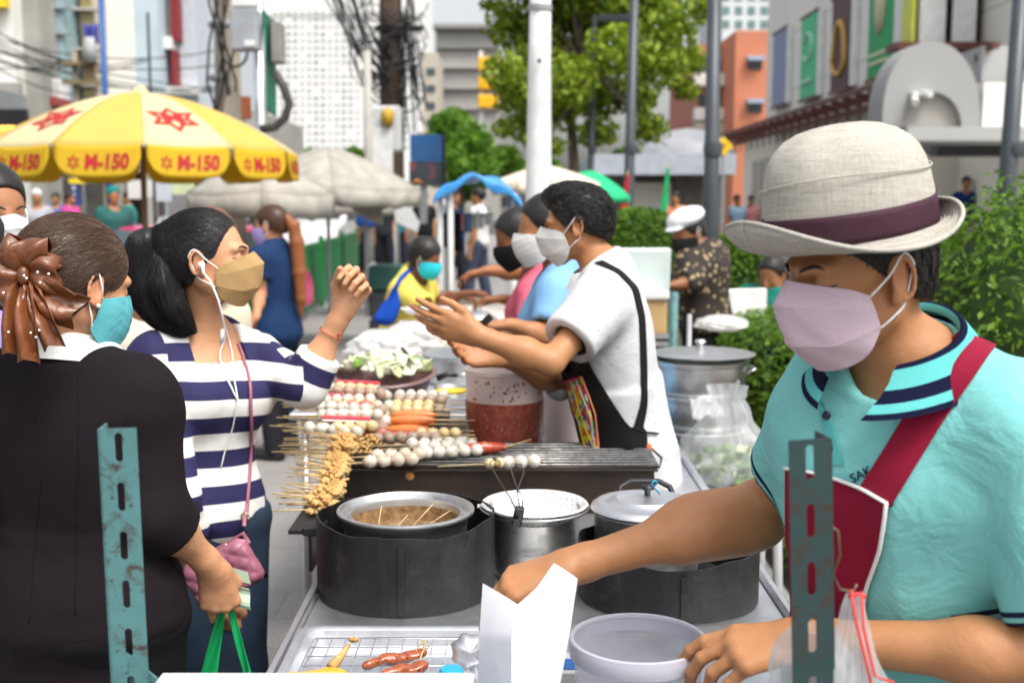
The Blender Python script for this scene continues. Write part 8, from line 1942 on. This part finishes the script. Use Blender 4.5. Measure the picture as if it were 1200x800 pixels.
# closed grey parasol left of the navy woman
e=thing('notice_board','grey board with a pale notice behind the umbrella pole','board',P(222,275,12)*A(1,1,0)); rectp('board_panel',e,200,228,240,300,12,plain('board_grey',(.20,.20,.21),.7)); rectp('leg',e,204,300,207,330,12,grey); rectp('leg',e,233,300,236,330,12,grey); rectp('paper_notice',e,202,208,228,228,12,plain('notice_green',(.52,.60,.36),.6),.03,.02)
for (u0,v0,u1,v1,c,lab) in ((150,211,166,233,(.65,.63,.6),'white sheet pinned left of the umbrella pole'),(170,211,178,231,(.6,.6,.6),'narrow white sheet right of the umbrella pole'),(183,214,200,236,(.5,.53,.58),'bluish white sheet beside the notice board')):
    e=thing('hanging_sheet',lab,'sheet',P((u0+u1)/2,v1,11.5)); rectp('sheet_panel',e,u0,v0,u1,v1,11.5,plain('sheet_%d'%u0,c,.6),.0,.02); m=MB(); m.tube([P(u0,v0,11.52),P(u0,v0-6,11.52)],.006,5); m.tube([P(u1,v0,11.52),P(u1,v0-6,11.52)],.006,5); m.build('hanging_cords',grey,e)
# blue tarp stall
e=thing('tarp_stall','market stall under a bright blue tarpaulin on white posts','stall',P(562,330,9)*A(1,1,0)); tp=NT('blue_tarp'); f=tp.noise(3,5,.6,dist=.6); tp.set(col=tp.ramp(f,[(.35,(.02,.20,.62)),(.55,(.06,.36,.75)),(.72,(.25,.5,.78))]),rough=.35); tp.bump(tp.noise(6,4,dist=1),.6,.03)
X0_,X1_=P(514,230,9)[0],P(612,230,9)[0]
m=MB(); m.grid(lambda u,v: A(X0_+(X1_-X0_)*u,8.4+1.7*v,P(560,234,9)[2]+.19*math.sin(PI*min(max(u*1.0,0),1))**.7-.05*u+.015*math.sin(17*u+5*v)+.03*math.sin(PI*v)),30,12,thick=.006); m.grid(lambda u,v: A(X0_+(X1_-X0_)*u,8.39,P(560,234,9)[2]+.19*math.sin(PI*u)**.7-.05*u+.015*math.sin(17*u)-(.05+.03*math.sin(11*u))*v),30,3,thick=.006); m.build('tarpaulin',tp.m,e,True)
for (u,dd,vt_) in ((516,8.5,240),(528,8.45,242),(602,8.5,240),(520,10.0,240),(598,10,240)): t_=P(u,vt_,dd); m=MB(); m.tube([A(t_[0],dd,0),A(t_[0],dd,P(560,232,9)[2]+.03)],.022,8); m.build('post',plain('post_white',(.62,.62,.60),.5),e,True)
m=MB(); t_=P(520,300,8.6); m.box((X0_+.03,8.5,.72),(X1_-.02,9.9,.76)); m.build('counter',plain('counter_wood',(.35,.28,.18),.6),e)
m=MB(); m.box((X0_+.05,8.55,P(560,262,9)[2]-.0),(X1_-.05,9.85,P(560,262,9)[2]+.02)) if False else None
for i,(u,c,w_,h_) in enumerate([(524,(.012,.02,.05),8,40),(537,(.01,.01,.015),7,44),(542,(.45,.2,.2),6,20),(549,(.12,.22,.38),8,22),(560,(.6,.6,.58),14,18),(573,(.55,.57,.6),9,14)]):
    q=thing('hanging_garment','%s garment hanging %s under the blue tarp'%(('navy','black','rose','denim blue','large white','small grey-white')[i],('by the left post','second from the left post','third from the left post','before the grey roll','in the middle','to the right')[i]),'clothes',P(u,250,9.2)); a_,b_=P(u-w_/2,250,9.2),P(u+w_/2,250+h_,9.2); m=MB(); m.grid(lambda s,t: A(a_[0]+(b_[0]-a_[0])*(s*(1-.15*math.sin(3*t))),9.2+.03*math.sin(8*s),a_[2]+(b_[2]-a_[2])*t),8,8,thick=.02); m.build('fabric',cl(c),q,True); m=MB(); m.tube([P(u,250,9.2),P(u,243,9.2)],.006,5); m.build('hanger',grey,q,True)

# ============================================================ stalls behind the man, pavement clutter
tbl=thing('stall_table','long white-clothed stall table behind the apron man with food on it','table',(.0,6.3,0)); m=MB(); m.box((-.60,5.3,.80),(.62,8.3,.83),0,.005); m.build('tabletop',plain('table_cloth',(.55,.52,.47),.7),tbl)
for x in (-.5,.5):
    for y in (5.4,8.2): m=MB(); m.tube([A(x,y,0),A(x,y,.8)],.02,8); m.build('leg',grey,tbl,True)
m=MB(); m.box((-.59,5.31,.35),(.61,8.28,.798)); m.build('skirt_cloth',plain('table_skirt',(.40,.35,.28),.8),tbl)
# near right part of the goods: bags of white packets
wb_=bag('packet_bag','white plastic bag of packets behind the basin, left',A(P(448,400,4.6)[0],4.6,TB+.002),[(.08,0),(.13,.02),(.14,.08),(.10,.14),(.05,.17)],M['bag_white'],21,amp=.22)
wb2=bag('packet_bag','white plastic bag of packets behind the basin, right',A(P(482,402,4.75)[0],4.75,TB+.002),[(.08,0),(.11,.03),(.12,.09),(.08,.15),(.04,.19)],M['bag_white'],22,amp=.22)
e=thing('plastic_tray','pale plastic tray held beside the reaching hands','tray',P(497,362,4.9)); lathe_obj('tray_body',e,[(0,-.02),(.09,-.018),(.12,.0),(.125,.003),(.115,0),(.088,-.012),(0,-.014)],P(503,362,4.9),M['bag_white'],seg=32)
e.location.z=P(503,362,4.9)[2]
# food on the far stall
dome=thing('food_cover','silver domed food cover at the far stall','food cover',P(558,330,6.4)); c=P(558,332,6.4); lathe_obj('dome',dome,[(.15,0),(.148,.03),(.12,.09),(.07,.125),(0,.14)],A(c[0],6.4,.832),M['alu'],seg=28); lathe_obj('knob',dome,[(.008,0),(.018,.02),(0,.035)],A(c[0],6.4,.97),M['alu'],seg=10)
grl=thing('skewer_grill','far grill loaded with a row of red-brown meat skewers','grill',P(565,338,6.05)); y_=5.75; a_,b_=P(541,343,y_),P(578,341,y_); m=MB(); m.box((a_[0],y_,.832),(b_[0]+.02,y_+.3,.93)); m.build('trough',M['grill_iron'],grl)
for i in range(8): x=a_[0]+.02+i*(b_[0]-a_[0])/7.5; e=thing('meat_skewer','red-brown meat skewer on the far grill','skewer',(x,y_+.1,.945),'meat skewers on the far grill'); m=MB(); m.tube([A(x,y_-.03,.945),A(x,y_+.06,.955),A(x,y_+.22,.95)],[.006,.013,.01],7); m.build('grilled_meat',F_grilled,e,True)
for i,(u,v_,d_,r_c,c,lab,cat) in enumerate([(553,352,5.35,.055,(.35,.06,.03),'pile of glazed red meat on the far stall table','food'),(583,347,5.6,.045,(.6,.62,.5),'pale green bunch beside the red meat','food'),(590,338,5.8,.05,(.65,.6,.5),'white carton with a red print at the far stall','carton'),(597,345,5.4,.03,(.8,.6,.02),'bright yellow carton by the pink woman','carton'),(580,362,5.35,.06,(.72,.68,.64),'white packet stack before the pink woman','packet'),(530,352,5.6,.06,(.62,.56,.46),'cream paper tray at the left end of the far table','tray')]):
    q=P(u,v_,d_); q[2]=.832; e=thing({'food':'food_pile','carton':'carton','packet':'packet','tray':'paper_tray'}[cat],lab,cat,q)
    if cat=='food': put('pile',[ell(q+A(0,0,r_c*.5),(r_c,r_c,r_c*.6),k=.01),ell(q+A(r_c*.6,.0,r_c*.6),(r_c*.6,r_c*.5,r_c*.5),k=.01),ell(q+A(-r_c*.5,0,r_c*.8),(r_c*.5,r_c*.5,r_c*.5),k=.01)],foodmat('far_food%d'%i,tuple(x*.7 for x in c),c,.4,20,.6),e,.006,fold=dict(amp=.008,f=40))
    else:
        m=MB(); m.obox(q+A(0,0,r_c*(1.3 if cat=='carton' else .5)+.001),(1,.3,0),(-.3,1,0),(0,0,1),(r_c,r_c*.7,r_c*(1.3 if cat=='carton' else .5)),0,.004); m.build('box_body',plain('far_box%d'%i,c,.6),e)
        if i==2: m=MB(); m.obox(q+A(-.01,-.045,r_c*1.2),(1,.3,0),(-.3,1,0),(0,0,1),(.012,.004,.03)); m.build('red_print',plain('redprint',(.6,.03,.03),.6),e)
# propped white lid and box right of the man
lw=thing('cooler_box','tan cooler box with its white lid propped open behind the steamers','cooler',P(748,400,6.2)*A(1,1,0)); d_=6.2; a_,b_=P(716,350,d_),P(786,290,d_); tan=plain('box_tan',(.50,.33,.15),.7)
lid_=NT('lid_white_print'); f=lid_.noise(3,3); lid_.set(col=lid_.ramp(f,[(.4,(.72,.76,.74)),(.6,(.60,.72,.70))]),rough=.4)
m=MB(); m.obox((a_+b_)/2,(1,.05,0),(0,-.2,1),(0,1,.2),((b_[0]-a_[0])/2,(b_[2]-a_[2])/2,.012),0,.01); m.build('lid',lid_.m,lw)
a_,b_=P(735,388,6.0),P(782,352,6.0); m=MB(); m.box((a_[0]-.1,6.0,a_[2]-.02),(b_[0],6.35,b_[2]),0,.01); m.build('box_body',tan,lw); m=MB(); m.box((a_[0]-.1,5.98,b_[2]+.001),(b_[0]+.01,6.36,b_[2]+.05),0,.012); m.build('rim',M['white_paint'],lw)
m=MB(); m.box((a_[0]-.12,5.98,.02),(b_[0]+.02,6.37,a_[2]-.021)); m.build('stand',M['dark_metal'],lw)
for i in range(4): m=MB(); y0=P(750,392+9*i,5.97)[2]; m.box((a_[0]-.11,5.955,y0-.02),(b_[0]+.01,5.975,y0+.005)); m.build('stand_bar',grey,lw)
pc_,t_=pole('support_post','short turquoise post beside the tan cooler box',790,342,5.6,.022,.022,M['slot_blue'])
pc_,t_=pole('umbrella_stand_pole','thin grey metal rod rising behind the steamer lid',808,368,4.6,.012,.010,grey)
q=P(846,374,5.7); wbg=bag('white_bag','pale blue-white plastic bag lying on the low hedge',A(q[0],q[1],.93),[(.06,0),(.13,.02),(.12,.05),(.05,.075),(0,.08)],M['bag_white'],31,amp=.12)
# green railings beside the road
gp=plain('railing_green',(.012,.20,.055),.5)
for s_i,(y0,y1) in enumerate(((11.5,14.5),(14.56,17.6),(17.66,20.8),(20.86,24.0))):
    x0=-2.62-.6*(y0-11.5)/12.5; x1=-2.62-.6*(y1-11.5)/12.5; e=thing('railing_section','green steel railing section beside the road, %s'%('nearest','second along','third along','farthest')[s_i],'railing',((x0+x1)/2,(y0+y1)/2,0))
    n=int((y1-y0)/.13); m=MB()
    for i in range(n+1): t=i/n; x=x0+(x1-x0)*t; y=y0+(y1-y0)*t; m.box((x-.012,y-.048,.10),(x+.012,y+.048,1.0))
    m.build('pickets',gp,e)
    for z in (.12,.93): m=MB(); m.obox(A((x0+x1)/2,(y0+y1)/2,z),(x1-x0,y1-y0,0),(0,0,1),(1,0,0),((y1-y0)/2,.025,.018)); m.build('rail',gp,e)
    for (x,y) in ((x0,y0),(x1,y1)): m=MB(); m.box((x-.03,y-.03,0),(x+.03,y+.03,1.08)); m.build('post',gp,e)
# vehicles across the railings
def car(label,c,ang,col,L=4.4,W=1.75,H_=1.45,kind='car',name='parked_car'):
    e=thing(name,label,'car',c); ca,sa=math.cos(ang),math.sin(ang); f=A(ca,sa,0); s=A(-sa,ca,0); c=np.asarray(c,float)
    if kind=='car': prof=[(-.5,.25),(-.5,.58),(-.47,.66),(-.30,.68),(-.17,1.0),(.12,1.0),(.27,.69),(.46,.58),(.5,.45),(.5,.22)]; 
    else: prof=[(-.5,.35),(-.5,.72),(-.10,.72),(-.08,1.0),(.14,1.0),(.24,.74),(.47,.66),(.5,.5),(.5,.3)]
    P_=[(x*L,z*H_) for x,z in prof]; m=MB(); m.prism(P_,c-s*W/2,f,(0,0,1),-W); paint=plain('car_'+label[:12],col,.25,0,.03,2,0,coat=.6); bo=m.build('body',paint,e)
    bv=bo.modifiers.new('b','BEVEL'); bv.width=.07; bv.segments=3; bv.limit_method='ANGLE'; auto_smooth(bo,60)
    gl_=[(-.27,.70),(-.165,.95),(.11,.95),(.235,.71)] if kind=='car' else [(-.06,.74),(-.055,.95),(.12,.95),(.21,.76)]
    for q in (-1,1):
        m=MB(); m.prism([(x*L,z*H_) for x,z in gl_],c+s*q*(W/2+.004),f,(0,0,1),.012*(-q)); m.build('side_window',M['glass'],e)
    g0,g1=(( .135,.96),(.262,.71)) if kind=='car' else ((.15,.96),(.235,.77))
    for sg_,(a1,a2) in ((1,(g0,g1)),(-1,((-.185,.96),(-.295,.70)) if kind=='car' else ((-.088,.95),(-.104,.75)))):
        m=MB(); p0=c+f*a1[0]*L+A(0,0,a1[1]*H_); p1=c+f*a2[0]*L+A(0,0,a2[1]*H_); m.grid(lambda u,v: p0*(1-v)+p1*v+s*(u-.5)*W*.86+f*sg_*.025+A(0,0,.02),2,2,thick=.01); m.build('windscreen' if sg_>0 else 'rear_window',M['glass'],e)
    for x in (-.31,.31):
        for q in (-1,1):
            w0=c+f*x*L+s*q*(W/2-.08)+A(0,0,.31); m=MB(); m.lathe([(.0,-.1),(.28,-.1),(.31,-.07),(.31,.07),(.28,.1),(0,.1)],w0,22,axis=s); wh=m.build('wheel',M['black_plastic'],e,True); m=MB(); m.lathe([(0,.0),(.18,.0),(.19,-.01)],w0+s*q*.105,16,axis=s*q); m.build('rim',grey,wh,True)
    for q in (-1,1):
        m=MB(); m.ell(c+f*.49*L+s*q*W*.36+A(0,0,.5*H_),(.06,.16,.08),0,10,6,f,s,(0,0,1)); m.build('headlight',plain('headlight',(.7,.7,.68),.1),e,True)
        m=MB(); m.ell(c-f*.495*L+s*q*W*.38+A(0,0,.55*H_),(.04,.12,.09),0,10,6,f,s,(0,0,1)); m.build('tail_light',plain('tail_light',(.4,.01,.01),.2),e,True)
    return e
g0_=P(172,330,13.5)
car('pink and white taxi stopped behind the striped woman ponytail',(P(192,300,13.0)[0],13.6,-.14),math.radians(80),(.62,.03,.16))
cr_=P(382,275,17); car('white pickup truck with a dark canopy beyond the green railing',(-5.0,30,-.14),math.radians(-92),(.72,.72,.72),L=5,W=1.8,H_=1.75,kind='pick',name='pickup_truck')
car('dark parked car across the road under the yellow umbrella left',(P(52,300,19)[0],19.5,-.14),math.radians(85),(.03,.03,.035))
car('silver car across the road farther down',(P(250,270,24)[0],24,-.14),math.radians(85),(.4,.4,.42))
# motorbikes / goods at shop fronts as small clutter
rg=np.random.default_rng(17)
for i,(u,d_,c) in enumerate([(28,21,(.3,.05,.05)),(60,22,(.05,.2,.25)),(98,22.5,(.5,.5,.48)),(112,21,(.05,.25,.12)),(135,22,(.5,.12,.3)),(182,22,(.1,.12,.3)),(206,23,(.45,.35,.2))]):
    q=P(u,300,d_); e=thing('goods_rack','shop-front rack of %s goods across the road'%('red','teal','grey','green','magenta','blue','tan')[i],'rack',(q[0],d_,-.13)); m=MB(); m.box((q[0]-.35,d_-.2,-.13),(q[0]+.35,d_+.2,.9)); m.build('rack_frame',plain('rack_dark',(.09,.085,.08),.7),e)
    for k in range(7): m=MB(); x=q[0]-.3+.1*k; hh_=rg.uniform(.2,.7); m.box((x-.045,d_-.24,.85-hh_),(x+.04,d_-.205,.95)); m.build('goods',plain('goods%d_%d'%(i,k%3),tuple(min(.7,max(.01,q_*(.5+k%3*.6))) for q_ in c),.6),e)
e=thing('shop_sign','small yellow shop sign under the umbrella valance, across the road','sign',P(90,213,20)); rectp('sign_panel',e,82,209,98,215,20,plain('sign_yellow',(.85,.6,.01),.4)); rectp('sign_board',e,84,216,92,241,20,plain('sign_navy',(.03,.05,.2),.4)); 
for k in range(3): rectp('round_mark',e,86,219+7*k,90,223+7*k,20,M['white_paint'],.09,.05,.03)
rectp('bracket',e,88,200,90,209,20,grey)
e=thing('light_string_sign','dark board with small amber light letters at the left edge','sign',P(15,150,24)); rectp('sign_board',e,-40,128,30,168,24,M['dark_metal']); 
am=NT('amber_light'); am.set(col=(.8,.4,.05),em=(1,.55,.1),ems=2.2)
for k in range(6): m=MB(); c=P(-2+5.6*k,151,23.9); m.tube([c+A(.045*math.cos(t),0,.05*math.sin(t)) for t in np.linspace(0,5.2,8)],.014,5); m.build('light_letter',am.m,e,True)
for k in range(3): m=MB(); c=P(-2+4.5*k,158,23.9); m.ell(c,(.03,.02,.03),0,8,5); m.build('light_bulb',am.m,e,True)
rectp('sign_bracket',e,-40,168,-36,190,24,grey)
# centre clutter: gas cylinders, bins, stand under the billboard
e=thing('flag_banner','white leaf-shaped banner by the billboard post','banner',P(478,262,14)); m=MB(); a_=P(463,262,14); m.prism([(0,.02),(.0,.16),(.08,.26),(.2,.24),(.3,.1),(.27,-.02)],a_,(1,0,-.3),(0,0,1),.01); m.build('banner_cloth',plain('banner_pale',(.6,.6,.6),.7),e); m=MB(); m.tube([a_,A(a_[0],14,0)],.012,6); m.build('pole',grey,e,True)
e=thing('litter_sack','white sack on the pavement at the cabled pole foot','sack',P(438,328,17)); put('sack_body',[ell(P(438,322,17),(.13,.12,.16),k=.05),ell(P(438,312,17),(.05,.05,.05),k=.05)],cl((.6,.6,.6)),e,.02,fold=dict(amp=.015,f=8))
e=thing('stacked_crates','dark stacked crates left of the woman in yellow','crates',P(456,330,13)*A(1,1,0)); 
for k in range(3): q=P(455,330,13); m=MB(); m.box((q[0]-.2,12.8,.30*k),(q[0]+.2,13.2,.30*k+.28),0,.02); m.build('crate',plain('crate%d'%k,((.03,.035,.04),(.05,.05,.06),(.02,.09,.08))[k],.6),e)
# ============================================================ camera, sky, sun
cam=bpy.data.cameras.new('camera'); co=bpy.data.objects.new('camera',cam); COL.objects.link(co); scene.camera=co
co.location=(0,0,H); co.rotation_euler=(PI/2-PITCH,0,0)
cam.sensor_width=36; cam.sensor_fit='HORIZONTAL'; cam.lens=36*FPX/1200; cam.clip_start=.05; cam.clip_end=3000
cam.dof.use_dof=True; cam.dof.focus_distance=1.85; cam.dof.aperture_fstop=4.5
w=bpy.data.worlds.new('World'); scene.world=w; w.use_nodes=True; nt=w.node_tree; nt.nodes.clear()
sky=nt.nodes.new('ShaderNodeTexSky'); sky.sky_type='NISHITA'; sky.sun_disc=False
SUN_EL,SUN_AZ=math.radians(58),math.radians(140)     # azimuth clockwise from +Y (down the street)
sky.sun_elevation=SUN_EL; sky.sun_rotation=SUN_AZ; sky.air_density=1.2; sky.dust_density=5; sky.ozone_density=1
hs=nt.nodes.new('ShaderNodeHueSaturation'); hs.inputs['Saturation'].default_value=.28   # thin bright cloud takes the blue out
bg=nt.nodes.new('ShaderNodeBackground'); bg.inputs[1].default_value=.15; wo=nt.nodes.new('ShaderNodeOutputWorld')
nt.links.new(sky.outputs[0],hs.inputs['Color']); nt.links.new(hs.outputs[0],bg.inputs[0]); nt.links.new(bg.outputs[0],wo.inputs[0])
sl=bpy.data.lights.new('sun','SUN'); sl.energy=1.3; sl.angle=math.radians(16); sl.color=(1,.95,.87); so=bpy.data.objects.new('sun',sl); COL.objects.link(so)
sd=Vector((math.sin(SUN_AZ)*math.cos(SUN_EL), math.cos(SUN_AZ)*math.cos(SUN_EL), math.sin(SUN_EL)))
so.rotation_euler=sd.to_track_quat('Z','Y').to_euler(); so.location=(3,-3,8)
scene.view_settings.view_transform='Standard'; scene.view_settings.look='None'; scene.view_settings.exposure=.78; scene.view_settings.gamma=1
scene.render.engine='CYCLES'; scene.cycles.use_denoising=True; scene.cycles.max_bounces=6; scene.cycles.transparent_max_bounces=16; scene.cycles.diffuse_bounces=3; scene.cycles.glossy_bounces=3; scene.cycles.transmission_bounces=4
scene.cycles.caustics_reflective=False; scene.cycles.caustics_refractive=False
